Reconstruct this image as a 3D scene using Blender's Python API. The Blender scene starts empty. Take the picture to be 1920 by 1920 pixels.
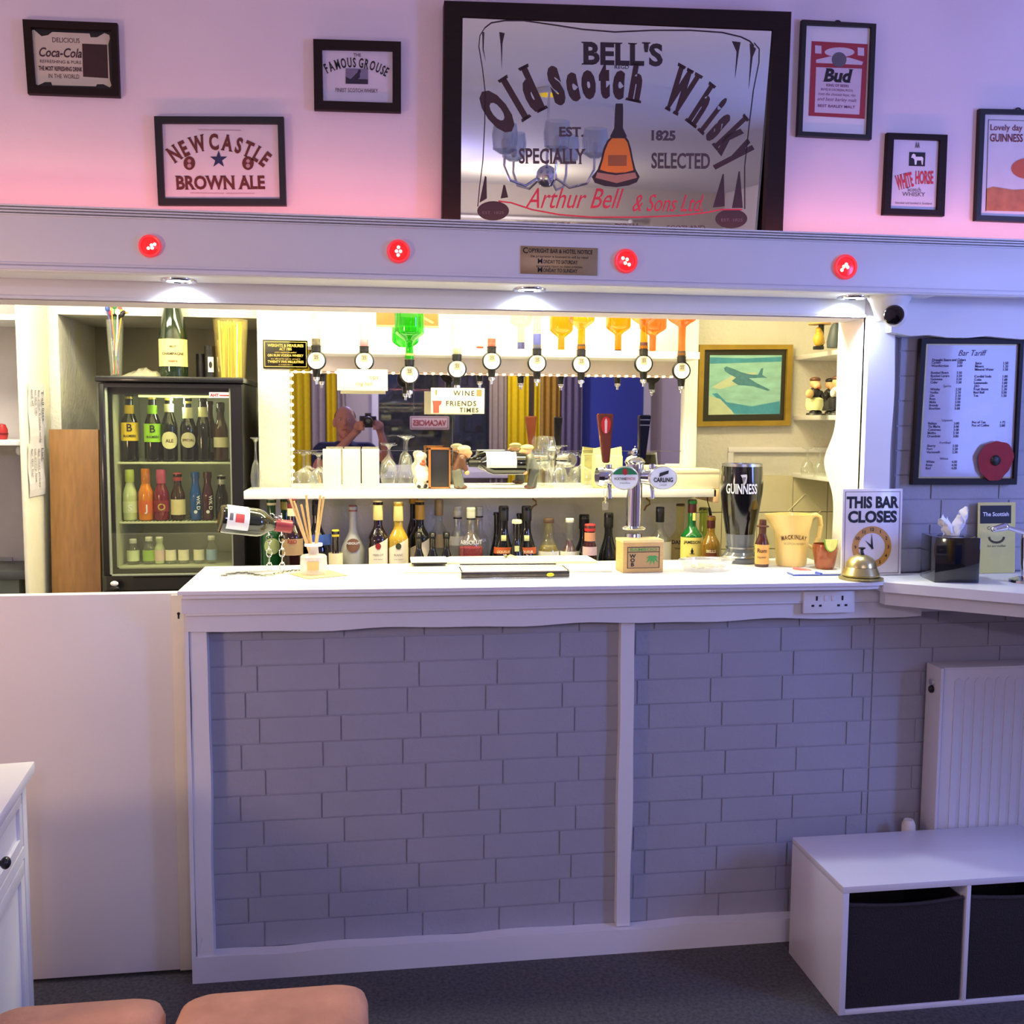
import bpy, bmesh, math, random
from mathutils import Vector, Matrix
random.seed(7)
SC = bpy.context.scene
COL = SC.collection
PI = math.pi

# ------------------------------------------------------------------ camera
FPX, YAW, PITCH, ROLL, EYE = 1870.0, 0.14336, 0.08978, math.radians(.35), 1.55
_F = Vector((math.sin(YAW)*math.cos(PITCH), math.cos(YAW)*math.cos(PITCH), -math.sin(PITCH)))
_R = Vector((math.cos(YAW), -math.sin(YAW), 0))
_U = _R.cross(_F)
_IX = math.cos(ROLL)*_R + math.sin(ROLL)*_U
_IY = math.sin(ROLL)*_R - math.cos(ROLL)*_U
cam = bpy.data.cameras.new('camera')
cam.sensor_width = 36
cam.lens = FPX/1920*36
cam.clip_start = .005
cam_o = bpy.data.objects.new('camera', cam)
COL.objects.link(cam_o)
_m = Matrix.Identity(4)
for i in range(3):
    _m[i][0], _m[i][1], _m[i][2] = _IX[i], -_IY[i], -_F[i]
_m[2][3] = EYE
cam_o.matrix_world = _m
SC.camera = cam_o

# ------------------------------------------------------------------ view, world, room light
SC.view_settings.view_transform = 'Standard'
SC.view_settings.look = 'None'
SC.view_settings.gamma = 1
SC.view_settings.use_curve_mapping = False
SC.view_settings.exposure = 0.0
SC.cycles.transparent_max_bounces = 24
SC.cycles.max_bounces = 8
w = bpy.data.worlds.new('night_sky')
SC.world = w
w.use_nodes = True
w.node_tree.nodes['Background'].inputs[0].default_value = (.012, .02, .06, 1)
w.node_tree.nodes['Background'].inputs[1].default_value = 1.0

def area(name, loc, target, sx, sy, col, power, spread=PI):
    l = bpy.data.lights.new(name, 'AREA')
    l.shape = 'RECTANGLE'; l.size = sx; l.size_y = sy
    l.color = col; l.energy = power; l.spread = spread
    o = bpy.data.objects.new(name, l)
    COL.objects.link(o)
    o.location = loc
    d = Vector(target) - Vector(loc)
    o.rotation_euler = d.to_track_quat('-Z', 'Y').to_euler()
    return o
def point(name, loc, col, power, r=.05):
    l = bpy.data.lights.new(name, 'POINT')
    l.color = col; l.energy = power; l.shadow_soft_size = r
    o = bpy.data.objects.new(name, l); COL.objects.link(o); o.location = loc
    return o
def spot(name, loc, target, col, power, ang, blend=.5, r=.03):
    l = bpy.data.lights.new(name, 'SPOT')
    l.color = col; l.energy = power; l.spot_size = ang; l.spot_blend = blend; l.shadow_soft_size = r
    o = bpy.data.objects.new(name, l); COL.objects.link(o); o.location = loc
    o.rotation_euler = (Vector(target)-Vector(loc)).to_track_quat('-Z', 'Y').to_euler()
    return o
point('room_light', (.15, -1.5, 2.3), (.47, .45, 1.0), 56, .07)
point('curtain_lamp_light', (1.1, -2.3, 2.35), (1.0, .84, .58), 30, .06)  # added warm fill without a fixture, brightens the curtains and back ceiling
area('blue_wall_light', (3.15, .9, 1.8), (1.2, 2.7, 1.5), .5, 1.0, (.20, .32, 1.0), 58)
point('warm_lamp_light', (-1.75, 1.45, 1.35), (1.0, .66, .42), 34, .12)
area('red_strip_light', (.5, 2.69, 2.075), (.5, 2.8, 2.35), 3.6, .012, (1.0, .32, .27), 4.0)
area('bar_strip_light', (.45, 3.18, 2.27), (.45, 3.3, 1.2), 1.75, .12, (1.0, .905, .49), 55)
area('bar_left_light', (-.95, 3.1, 2.2), (-.9, 3.5, 1.2), .5, .1, (1.0, .95, .72), 13)

# ------------------------------------------------------------------ helpers
def ray(px, py): return _F*FPX + _IX*(px-960) + _IY*(py-960)
def P(px, py, Y):
    """the point of the plane Y seen at a pixel of the photograph"""
    d = ray(px, py); return Vector((0, 0, EYE)) + d*(Y/d.y)
def PZ(px, py, Z):
    d = ray(px, py); return Vector((0, 0, EYE)) + d*((Z-EYE)/d.z)
def K(px, py, Y): return P(px+1, py, Y).x - P(px, py, Y).x

def lin(c):
    def f(v):
        v /= 255.0
        return v/12.92 if v <= .04045 else ((v+.055)/1.055)**2.4
    return (f(c[0]), f(c[1]), f(c[2]), 1)
MATS = {}
def M(name, col=(200, 200, 200), rough=.5, metal=0.0, var=.08, scale=25, bump=0.0, bscale=120, coat=0.0, emit=0.0, ecol=None, spec=None, stretch=None):
    if name in MATS: return MATS[name]
    m = bpy.data.materials.new(name); MATS[name] = m
    m.use_nodes = True
    nt = m.node_tree; N = nt.nodes; L = nt.links
    b = N['Principled BSDF']
    b.inputs['Roughness'].default_value = rough
    b.inputs['Metallic'].default_value = metal
    b.inputs['Coat Weight'].default_value = coat
    b.inputs['Coat Roughness'].default_value = .08
    if spec is not None: b.inputs['Specular IOR Level'].default_value = spec
    tc = N.new('ShaderNodeTexCoord')
    src = tc.outputs['Object']
    if stretch:
        mp = N.new('ShaderNodeMapping'); mp.inputs['Scale'].default_value = stretch
        L.new(src, mp.inputs['Vector']); src = mp.outputs['Vector']
    no = N.new('ShaderNodeTexNoise'); no.inputs['Scale'].default_value = scale; no.inputs['Detail'].default_value = 3
    L.new(src, no.inputs['Vector'])
    c = lin(col)
    mx = N.new('ShaderNodeMix'); mx.data_type = 'RGBA'
    mx.inputs['A'].default_value = tuple(min(1, v*(1-var)) for v in c[:3]) + (1,)
    mx.inputs['B'].default_value = tuple(min(1, v*(1+var)) for v in c[:3]) + (1,)
    L.new(no.outputs['Fac'], mx.inputs['Factor'])
    L.new(mx.outputs['Result'], b.inputs['Base Color'])
    if bump:
        n2 = N.new('ShaderNodeTexNoise'); n2.inputs['Scale'].default_value = bscale; n2.inputs['Detail'].default_value = 4
        L.new(src, n2.inputs['Vector'])
        bp = N.new('ShaderNodeBump'); bp.inputs['Strength'].default_value = bump; bp.inputs['Distance'].default_value = .004
        L.new(n2.outputs['Fac'], bp.inputs['Height']); L.new(bp.outputs['Normal'], b.inputs['Normal'])
    if emit:
        b.inputs['Emission Color'].default_value = lin(ecol or col)
        b.inputs['Emission Strength'].default_value = emit
    return m
def MG(name, tint=(255, 255, 255), rough=.04, gloss=1.0, milk=0.0, haze=.06):
    """glass: a tinted see-through body with a fresnel sheen; milk adds frosting"""
    if name in MATS: return MATS[name]
    m = bpy.data.materials.new(name); MATS[name] = m
    m.use_nodes = True
    nt = m.node_tree; N = nt.nodes; L = nt.links
    N.remove(N['Principled BSDF']); out = N['Material Output']
    tr = N.new('ShaderNodeBsdfTransparent'); tr.inputs[0].default_value = lin(tint)
    df = N.new('ShaderNodeBsdfDiffuse'); df.inputs[0].default_value = lin(tint)
    m0 = N.new('ShaderNodeMixShader')
    no = N.new('ShaderNodeTexNoise'); no.inputs['Scale'].default_value = 30
    mt = N.new('ShaderNodeMath'); mt.operation = 'MULTIPLY_ADD'
    L.new(no.outputs['Fac'], mt.inputs[0]); mt.inputs[1].default_value = haze; mt.inputs[2].default_value = milk
    L.new(mt.outputs[0], m0.inputs[0]); L.new(tr.outputs[0], m0.inputs[1]); L.new(df.outputs[0], m0.inputs[2])
    gl = N.new('ShaderNodeBsdfGlossy'); gl.inputs['Roughness'].default_value = rough
    fr = N.new('ShaderNodeLayerWeight'); fr.inputs['Blend'].default_value = .22
    mm = N.new('ShaderNodeMath'); mm.operation = 'MULTIPLY'; mm.inputs[1].default_value = gloss
    L.new(fr.outputs['Facing'], mm.inputs[0])
    pw = N.new('ShaderNodeMath'); pw.operation = 'MULTIPLY_ADD'; pw.inputs[1].default_value = .55; pw.inputs[2].default_value = .045
    L.new(mm.outputs[0], pw.inputs[0])
    m1 = N.new('ShaderNodeMixShader')
    L.new(pw.outputs[0], m1.inputs[0]); L.new(m0.outputs[0], m1.inputs[1]); L.new(gl.outputs[0], m1.inputs[2])
    L.new(m1.outputs[0], out.inputs[0])
    return m

_glyph = {}
def glyphs(s, bold=0.0, shear=0.0, serif=0.0, space=1.0):
    """flat letters of a line at size 1: (verts, faces, width)"""
    k = (s, bold, shear, serif, space)
    if k in _glyph: return _glyph[k]
    cu = bpy.data.curves.new('t', 'FONT'); cu.body = s; cu.size = 1; cu.offset = bold; cu.shear = shear
    cu.space_character = space; cu.resolution_u = 3
    ob = bpy.data.objects.new('t', cu); me = ob.to_mesh()
    vs = [(v.co.x, v.co.y) for v in me.vertices]; fs = [tuple(p.vertices) for p in me.polygons]
    ob.to_mesh_clear()
    if serif and vs:
        cnt = {}
        for f in fs:
            for a, b in zip(f, f[1:]+f[:1]):
                e = (min(a, b), max(a, b)); cnt[e] = cnt.get(e, 0)+1
        add = []
        for (a, b), n in cnt.items():
            A, B = vs[a], vs[b]
            if n == 1 and abs(A[1]-B[1]) < .004 and .02 < abs(A[0]-B[0]) < .3:
                y = A[1]
                if abs(y+bold) < .04 or abs(y) < .04: add.append((min(A[0], B[0]), max(A[0], B[0]), y, 1))
                elif y > .62: add.append((min(A[0], B[0]), max(A[0], B[0]), y, -1))
        for x0, x1, y, d in add:
            i = len(vs); e = serif
            vs += [(x0-e, y), (x1+e, y), (x1+e*.7, y+d*e*.55), (x0-e*.7, y+d*e*.55)]; fs.append((i, i+1, i+2, i+3))
    bpy.data.objects.remove(ob); bpy.data.curves.remove(cu)
    x0 = min([v[0] for v in vs] or [0]); x1 = max([v[0] for v in vs] or [0])
    vs = [(x-x0, y) for x, y in vs]
    _glyph[k] = (vs, fs, x1-x0)
    return _glyph[k]

class MB:
    """collects the shapes of ONE part and links them as one mesh"""
    def __init__(s): s.bm = bmesh.new(); s.T = Matrix.Identity(4)
    def _v(s, co): return s.bm.verts.new(s.T @ Vector(co))
    def face(s, pts):
        try: return s.bm.faces.new([s._v(p) for p in pts])
        except ValueError: pass
    def mesh(s, vs, fs):
        V = [s._v(v) for v in vs]
        for f in fs:
            try: s.bm.faces.new([V[i] for i in f])
            except ValueError: pass
        return s
    def box(s, x0, x1, y0, y1, z0, z1, bev=0):
        n0 = len(s.bm.verts)
        s.mesh([(x0, y0, z0), (x1, y0, z0), (x1, y1, z0), (x0, y1, z0), (x0, y0, z1), (x1, y0, z1), (x1, y1, z1), (x0, y1, z1)],
               [(0, 3, 2, 1), (4, 5, 6, 7), (0, 1, 5, 4), (1, 2, 6, 5), (2, 3, 7, 6), (3, 0, 4, 7)])
        if bev:
            s.bm.verts.ensure_lookup_table()
            vs = set(s.bm.verts[n0:])
            es = [e for e in s.bm.edges if e.verts[0] in vs]
            bmesh.ops.bevel(s.bm, geom=es, offset=bev, segments=2, affect='EDGES', profile=.5)
        return s
    def lathe(s, prof, seg=24, c=(0, 0, 0), a0=0, a1=2*PI, sx=1, sy=1, caps=True):
        full = abs(a1-a0-2*PI) < 1e-6
        n = seg if full else seg+1
        rings = []
        for r, z in prof:
            if r < 1e-6 and full: rings.append([s._v((c[0], c[1], c[2]+z))])
            else: rings.append([s._v((c[0]+sx*r*math.cos(a0+(a1-a0)*i/seg), c[1]+sy*r*math.sin(a0+(a1-a0)*i/seg), c[2]+z)) for i in range(n)])
        for A, B in zip(rings, rings[1:]):
            for i in range(seg):
                j = (i+1) % n
                q = [A[i % len(A)], A[j % len(A)], B[j % len(B)], B[i % len(B)]]
                u = []
                for v in q:
                    if v not in u: u.append(v)
                if len(u) > 2:
                    try: s.bm.faces.new(u)
                    except ValueError: pass
        return s
    def cyl(s, p0, p1, r0, r1=None, seg=12):
        r1 = r0 if r1 is None else r1
        p0, p1 = Vector(p0), Vector(p1)
        T = s.T.copy(); d = p1-p0
        s.T = T @ Matrix.Translation(p0) @ d.to_track_quat('Z', 'Y').to_matrix().to_4x4()
        s.lathe([(0, 0), (r0, 0), (r1, d.length), (0, d.length)], seg)
        s.T = T; return s
    def ball(s, c, r, sc=(1, 1, 1), seg=16, rings=10):
        T = s.T.copy()
        s.T = T @ Matrix.Translation(Vector(c)) @ Matrix.Diagonal((*sc, 1))
        s.lathe([(r*math.sin(PI*i/rings), -r*math.cos(PI*i/rings)) for i in range(rings+1)], seg)
        s.T = T; return s
    def cap(s, p0, p1, r0, r1=None, seg=12):
        r1 = r0 if r1 is None else r1
        s.cyl(p0, p1, r0, r1, seg); s.ball(p0, r0, seg=seg, rings=8); s.ball(p1, r1, seg=seg, rings=8); return s
    def tube(s, pts, r, seg=8, closed=False):
        pts = [Vector(p) for p in pts]; n = len(pts); rings = []
        up = Vector((.13, .31, .94))
        for i, p in enumerate(pts):
            a = pts[(i-1) % n] if (closed or i) else p
            b = pts[(i+1) % n] if (closed or i < n-1) else p
            t = (b-a).normalized()
            u = t.cross(up)
            if u.length < .01: u = t.cross(Vector((1, 0, 0)))
            u.normalize(); v = t.cross(u)
            rr = r[i] if isinstance(r, (list, tuple)) else r
            rings.append([s._v(p+rr*(math.cos(2*PI*k/seg)*u+math.sin(2*PI*k/seg)*v)) for k in range(seg)])
        for i in range(n if closed else n-1):
            A, B = rings[i], rings[(i+1) % n]
            for k in range(seg):
                try: s.bm.faces.new((A[k], A[(k+1) % seg], B[(k+1) % seg], B[k]))
                except ValueError: pass
        if not closed:
            for R in (rings[0], rings[-1]):
                try: s.bm.faces.new(R)
                except ValueError: pass
        return s
    def prism(s, poly, y0, y1):
        """polygon in XZ extruded from y0 to y1"""
        n = len(poly)
        A = [s._v((p[0], y0, p[1])) for p in poly]
        f = [s.bm.faces.new(A)]
        if y1 != y0:
            B = [s._v((p[0], y1, p[1])) for p in poly]
            f.append(s.bm.faces.new(B[::-1]))
            for i in range(n): s.bm.faces.new((A[i], B[i], B[(i+1) % n], A[(i+1) % n]))
        return s
    def slab(s, poly, z0, z1):
        """polygon in XY extruded from z0 to z1"""
        n = len(poly)
        A = [s._v((p[0], p[1], z0)) for p in poly]; B = [s._v((p[0], p[1], z1)) for p in poly]
        s.bm.faces.new(A[::-1]); s.bm.faces.new(B)
        for i in range(n): s.bm.faces.new((A[i], A[(i+1) % n], B[(i+1) % n], B[i]))
        return s
    def text(s, t, x, z, size, y=0.0, align='C', rot=0.0, bold=0.0, shear=0.0, serif=0.0, xs=1.0, space=1.0, wrap=0.0, fit=None):
        """a line of letters facing -Y, baseline at (x, z); wrap bends it round a vertical axis of that radius"""
        vs, fs, wd = glyphs(t, bold, shear, serif, space)
        if fit: xs = fit/(wd*size)
        off = {'C': -wd/2, 'L': 0, 'R': -wd}[align]
        c, sn = math.cos(rot), math.sin(rot); out = []
        for vx, vz in vs:
            a, b = (vx+off)*size*xs, vz*size
            u, v = x+a*c-b*sn, z+a*sn+b*c
            if wrap: out.append((wrap*math.sin(u/wrap), y-wrap*math.cos(u/wrap), v))
            else: out.append((u, y, v))
        return s.mesh(out, fs)
    def arc(s, t, cx, cz, R, size, mid=PI/2, y=0.0, up=True, k=1.0, rotk=1.0, fit=None, **kw):
        """letters along an arc of radius R about (cx, cz)"""
        ws = [(.3 if ch == ' ' else glyphs(ch, kw.get('bold', 0), kw.get('shear', 0), kw.get('serif', 0))[2]+.1)*size*kw.get('xs', 1)*k for ch in t]
        tot = sum(ws); pos = -tot/2
        if fit:          # squeeze the line to this arc length
            q = fit/tot; kw['xs'] = kw.get('xs', 1)*q; ws = [w_*q for w_ in ws]; pos = -fit/2
        for ch, wd in zip(t, ws):
            a = mid-(pos+wd/2)/R
            if ch != ' ':
                s.text(ch, cx+R*math.cos(a), cz+R*math.sin(a), size, y, 'C', rot=(a-PI/2)*rotk, **kw)
            pos += wd
        return s
    def build(s, name, mat, parent=None, smooth=35, remesh=0, sub=0, loc=None):
        me = bpy.data.meshes.new(name)
        if s.bm.faces: bmesh.ops.recalc_face_normals(s.bm, faces=s.bm.faces[:])
        s.bm.to_mesh(me); s.bm.free()
        me.materials.append(mat)
        if smooth:
            me.shade_smooth(); me.set_sharp_from_angle(angle=math.radians(smooth))
        o = bpy.data.objects.new(name, me); COL.objects.link(o)
        if loc: o.location = loc
        if parent: o.parent = parent
        if remesh:
            md = o.modifiers.new('weld', 'REMESH'); md.mode = 'VOXEL'; md.voxel_size = remesh; md.use_smooth_shade = True
            sm = o.modifiers.new('soft', 'SMOOTH'); sm.iterations = 6
        if sub:
            md = o.modifiers.new('round', 'SUBSURF'); md.levels = sub; md.render_levels = sub
        return o
def tag(o, label, cat, group=None):
    o['label'] = label; o['category'] = cat
    if group: o['group'] = group
    return o
def thing(name, label, cat, loc=(0, 0, 0), rz=0.0, group=None):
    o = bpy.data.objects.new(name, None); COL.objects.link(o)
    o.empty_display_size = .05
    o.location = loc; o.rotation_euler = (0, 0, rz)
    return tag(o, label, cat, group)
def struct(mb, name, mat, smooth=35):
    o = mb.build(name, mat, None, smooth); o['kind'] = 'structure'; return o
def part_label(o, s): o['label'] = s; return o
def dup(root, loc, label, rz=None):
    r = root.copy(); COL.objects.link(r); r.location = loc; r['label'] = label
    if rz is not None: r.rotation_euler = (0, 0, rz)
    for ch in list(root.children):
        c = ch.copy(); COL.objects.link(c); c.parent = r
        for g in ch.children:
            d = g.copy(); COL.objects.link(d); d.parent = c
    return r

# ------------------------------------------------------------------ materials shared by many things
PAINT = M('white_paint', (226, 224, 226), .42, var=.03, scale=8, bump=.08, bscale=40)
GLOSSW = M('gloss_white', (236, 235, 236), .28, var=.02, scale=6, bump=.04, bscale=30)
WALLP = M('wall_paint', (222, 212, 220), .75, var=.04, scale=6, bump=.12, bscale=160)
PLASTER = M('rough_plaster', (214, 211, 200), .8, var=.05, scale=10, bump=.9, bscale=55)
BRICK = M('painted_brick', (160, 159, 170), .62, var=.06, scale=9, bump=.35, bscale=70)
MORTAR = M('painted_mortar', (172, 171, 182), .7, var=.05)
CARPET = M('grey_carpet', (80, 77, 78), .95, var=.9, scale=95, bump=1.0, bscale=230)
BLACK = M('black_paint', (18, 16, 18), .45, var=.2)
BLACKW = M('black_wood', (30, 20, 18), .5, spec=.2, var=.35, scale=30, stretch=(1, 1, 8))
PAPER = M('white_paper', (222, 218, 222), .55, var=.02, coat=.25)
CREAMP = M('cream_paper', (236, 228, 196), .7, var=.03)
INK = M('black_ink', (24, 20, 26), .6, var=.1)
REDINK = M('red_ink', (150, 30, 34), .6, var=.1)
BROWNINK = M('brown_ink', (92, 40, 34), .6, var=.15)
GREYINK = M('grey_ink', (96, 92, 100), .6, var=.1)
WHITEINK = M('white_ink', (232, 232, 236), .5, var=.05)
GOLDINK = M('gold_ink', (196, 170, 90), .45, var=.1)
CHROME = M('chrome', (226, 228, 232), .12, 1.0, var=.03)
BRASS = M('brass', (206, 180, 110), .25, 1.0, var=.08)
STEEL = M('steel', (170, 172, 176), .3, 1.0, var=.06)
MIRROR = M('mirror_silver', (238, 238, 240), .015, 1.0, var=.004)
CLEAR = MG('clear_glass', (250, 252, 248))
FROST = MG('frosted_glass', (214, 212, 204), .3, .5, .55)
DKG = M('dark_glass', (14, 16, 16), .06, var=.2, coat=.6)
BLUEG = M('blue_black_glass', (10, 12, 30), .06, var=.2, coat=.6)
WINEG = M('wine_glass_dark', (24, 8, 16), .06, var=.2, coat=.6)
BROWNG = M('brown_glass', (70, 34, 16), .08, var=.2, coat=.6)
# ================================================================== the room shell
WY = 2.80          # front of the wall that holds the bar opening
MY = 3.65          # face of the mirror wall behind the bar
CH = 1.105         # height of the bar top
struct(MB().box(-2.6, 3.2, -3.5, 4.5, -.05, 0), 'floor', CARPET)
struct(MB().box(-2.6, 3.2, -3.5, 2.92, 2.82, 2.88), 'ceiling', M('ceiling_paint', (224, 222, 226), .8, var=.03))
struct(MB().box(-2.6, 3.2, WY, 2.92, 1.86, 2.82), 'wall_front', WALLP)
struct(MB().box(1.53, 3.2, WY, 2.92, 0, 1.86), 'wall_front_right', BRICK)
struct(MB().box(-2.6, -1.32, WY, 2.92, 0, 1.86), 'wall_front_left', WALLP)
struct(MB().box(-2.66, -2.6, -3.5, 2.92, 0, 2.82), 'wall_left', WALLP)
struct(MB().box(3.2, 3.26, -3.5, 2.92, 0, 2.82), 'wall_right', WALLP)
# behind the bar
struct(MB().box(-1.9, 2.3, 2.92, 4.5, 2.30, 2.36), 'ceiling_bar', M('bar_ceiling', (236, 232, 222), .8, var=.03))
struct(MB().box(-.385, PXR := P(1309, 700, 3.62).x, MY, 4.5, 0, 2.3), 'wall_bar_back', PLASTER)
struct(MB().box(PXR, 2.0, 3.86, 4.5, 0, 2.3), 'wall_bar_right_back', PLASTER)
struct(MB().box(1.92, 2.0, 2.92, 3.86, 0, 2.3), 'wall_bar_right', PLASTER)
# niche round the fridge: side, top, back
nl = P(112, 700, 3.72).x
nt = P(300, 593, 3.72).z
struct(MB().box(-1.34, nl, 3.72, 4.5, 0, 2.3), 'wall_niche_left', PLASTER)
struct(MB().box(nl, -.385, 3.72, 4.5, nt, 2.3), 'wall_niche_top', PLASTER)
struct(MB().box(nl, -.385, 4.2, 4.5, 0, nt), 'wall_niche_back', M('shadow_paint', (150, 146, 132), .85, var=.06))  # dimness of the niche is put into this darker wall colour
struct(MB().box(-1.9, -1.34, 3.95, 4.5, 0, 2.3), 'wall_bar_left_back', M('pinkish_paint', (206, 196, 200), .8))
struct(MB().box(-1.9, -1.8, 2.92, 3.95, 0, 2.3), 'wall_bar_left', PLASTER)
# jamb of the opening with its rustic wavy edge, and the wavy trim on its face
def wav(z, amp, seed, f=1.0):
    return amp*(math.sin(z*9.0*f+seed)+.6*math.sin(z*17.3*f+seed*2.1))
m = MB(); pts = []
zs = [CH-.02+i*.02 for i in range(40)]
far = [2.955+.006*math.sin(z*8)+(.078*math.exp(-((z-1.43)/.075)**2)) for z in zs]
poly = [(2.79, zs[0])]+[(2.79, zs[-1])]+[(f_, z) for f_, z in zip(far[::-1], zs[::-1])]
n = len(poly)
A = [m._v((1.448, p[0], p[1])) for p in poly]; B = [m._v((1.53, p[0], p[1])) for p in poly]
m.bm.faces.new(A); m.bm.faces.new(B[::-1])
for i in range(n): m.bm.faces.new((A[i], B[i], B[(i+1) % n], A[(i+1) % n]))
struct(m, 'trim_1', GLOSSW, 50)
xr = [P(1674, 760, 2.765).x+wav(z, .0022, 1.1, 1.3) for z in zs]
poly = [(1.448, zs[0])]+[(x, z) for x, z in zip(xr, zs)]+[(1.448, zs[-1])]
struct(MB().prism(poly, 2.765, 2.799), 'trim_2', GLOSSW, 50)
# board above the price list
a = P(1700, 560, 2.74); b = P(1700, 630, 2.74)
poly = [(1.50, b.z+.01)]+[(1.56+i*.06, b.z+.004*math.sin(i*1.9)) for i in range(20)]+[(2.70, a.z+.02), (1.50, a.z+.02)]
struct(MB().prism(poly, 2.735, 2.799), 'trim_3', PAINT)
# painted brick face of the wall right of the opening
def brick_face(x0, x1, z0, z1, y, seed, org=None, ch=.0735, bl=.222, depth=.003):
    rnd = random.Random(seed); m = MB(); row = 0; z = z0; org = x0 if org is None else org
    m.box(x0, x1, y+.001, y+.012, z0, z1)
    while z < z1-.01:
        h = min(ch, z1-z); x = org-(bl*.5 if row % 2 else .06)+.010*math.sin(row*2.3)
        x += bl*math.floor((x0-x)/bl)
        while x < x1:
            a, b = max(x, x0), min(x+bl, x1)
            if b-a > .015:
                d = depth*rnd.uniform(.6, 1.0)
                m.box(a+.0022, b-.0022, y-d, y+.004, z+.0022, z+h-.0022, bev=.0018)
            x += bl
        z += ch; row += 1
    return m
struct(brick_face(1.56, 2.7, CH, 1.84, 2.79, 5), 'wall_brick_right', BRICK)
# the wall of the room behind the photographer: a wide dark window
wx0, wx1, wz0, wz1 = .04, 1.42, 1.02, 2.12
bwm = M('back_wall_paint', (196, 186, 176), .8, var=.04)
struct(MB().box(-2.6, wx0, -3.5, -3.4, 0, 2.82), 'wall_back_left', bwm)
struct(MB().box(wx1, 3.2, -3.5, -3.4, 0, 2.82), 'wall_back_right', bwm)
struct(MB().box(wx0, wx1, -3.5, -3.4, 0, wz0), 'wall_back_below', bwm)
struct(MB().box(wx0, wx1, -3.5, -3.4, wz1, 2.82), 'wall_back_above', bwm)
wn = MB()
for a, b in ((wx0, wx0+.07), (wx1-.07, wx1)): wn.box(a, b, -3.46, -3.36, wz0, wz1, .006)
wn.box(wx0, wx1, -3.46, -3.36, wz0, wz0+.07, .006); wn.box(wx0, wx1, -3.46, -3.36, wz1-.07, wz1, .006)
wn.box(wx0-.05, wx1+.05, -3.42, -3.22, wz0-.06, wz0, .01)
wo = struct(wn, 'window_1', GLOSSW)
MB().box(wx0+.06, wx1-.06, -3.425, -3.419, wz0+.06, wz1-.06).build('pane', MG('window_glass', (225, 230, 235), .02, 1.2), wo)
# the dark lawn and road outside it
struct(MB().box(-6, 9, -30, -3.52, -.4, -.3), 'ground', M('night_grass', (70, 84, 40), .95, var=.4, scale=2))
struct(MB().box(-6, 9, -14, -9, -.3, -.28), 'road', M('night_road', (120, 116, 110), .9))
tag(MB().lathe([(0, 0), (2.2, 0), (2.6, 1.0), (1.9, 2.4), (.9, 3.2), (0, 3.4)], 14, (2.2, -20, -.3)).build('bush', M('night_bush', (20, 34, 16), .95, var=.5, scale=3, bump=1, bscale=5)), 'dark rounded bush outside the window seen in the bar mirror', 'bush')
# blue door in the back wall
dr = struct(MB().box(2.18, 2.98, -3.40, -3.35, 0, 2.05, .004), 'door_1', M('blue_door', (66, 84, 190), .45, var=.05))
MB().ball((2.26, -3.32, 1.02), .028).cyl((2.26, -3.35, 1.02), (2.26, -3.32, 1.02), .01).build('handle', CHROME, dr)
struct(MB().box(2.10, 2.18, -3.40, -3.34, 0, 2.13, .004).box(2.98, 3.06, -3.40, -3.34, 0, 2.13, .004).box(2.18, 2.98, -3.40, -3.34, 2.05, 2.13, .004), 'trim_4', GLOSSW)
# ================================================================== the bar itself
bc = thing('bar_counter', 'white painted brick bar front with wavy edged boards', 'bar', (0, 0, 0))
BY = 2.768
brick_face(-.46, 1.4998, .07, .99, BY, 3).build('brick_facing', BRICK, bc)
struct(brick_face(1.5002, 3.19, .07, .99, BY, 11, -.46), 'wall_brick_lower', BRICK)
MB().box(-.45, 1.44, BY+.014, 2.799, .02, 1.07).build('core', MORTAR, bc)
def wavy_board(x0, x1, z0, z1, y0, y1, edge, amp, seed, f=1.0):
    n = 44; up = []
    for i in range(n+1):
        x = x0+(x1-x0)*i/n
        up.append((x, wav(x, amp, seed, f)))
    if edge == 'bottom': poly = [(x, z0+d) for x, d in up]+[(x1, z1), (x0, z1)]
    else: poly = [(x0, z0), (x1, z0)]+[(x, z1+d) for x, d in up[::-1]]
    return MB().prism(poly, y0, y1)
wavy_board(-.478, 1.62, .985, 1.082, 2.715, 2.752, 'bottom', .0028, .4, 1.3).build('apron', PAINT, bc)
MB().box(-.482, 1.60, 2.703, 2.716, 1.032, 1.04, .002).box(-.491, 1.60, 2.700, 2.716, 1.04, 1.0815, .003).build('apron_moulding', PAINT, bc)
MB().box(-.490, -.479, 2.7225, 3.06, .0, 1.0825).build('end_panel', PAINT, bc)
struct(wavy_board(1.62, 3.19, .992, 1.072, 2.752, 2.778, 'bottom', .003, 1.4), 'trim_8', PAINT)
def wavy_post(x0, x1, z0, z1, y0, y1, seed):
    n = 30; L_ = []; R_ = []
    for i in range(n+1):
        z = z0+(z1-z0)*i/n
        L_.append((x0+wav(z, .0012, seed), z)); R_.append((x1+wav(z, .0016, seed+2), z))
    return MB().prism(L_+R_[::-1], y0, y1)
wavy_post(-.478, -.432, .075, .99, 2.728, 2.770, .3).build('corner_post', PAINT, bc)
ax = P(1160, 1450, 2.74).x; bx = P(1186, 1450, 2.74).x
wavy_post(ax, bx, .075, .99, 2.738, 2.768, 1.3).build('middle_post', PAINT, bc)
wavy_board(-.482, 1.50, 0, .074, 2.722, 2.765, 'top', .0022, 2.0, 1.4).build('skirting', PAINT, bc)
struct(wavy_board(1.502, 3.19, 0, .074, 2.722, 2.765, 'top', .0022, 2.6, 1.4), 'baseboard_right', PAINT)
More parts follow.
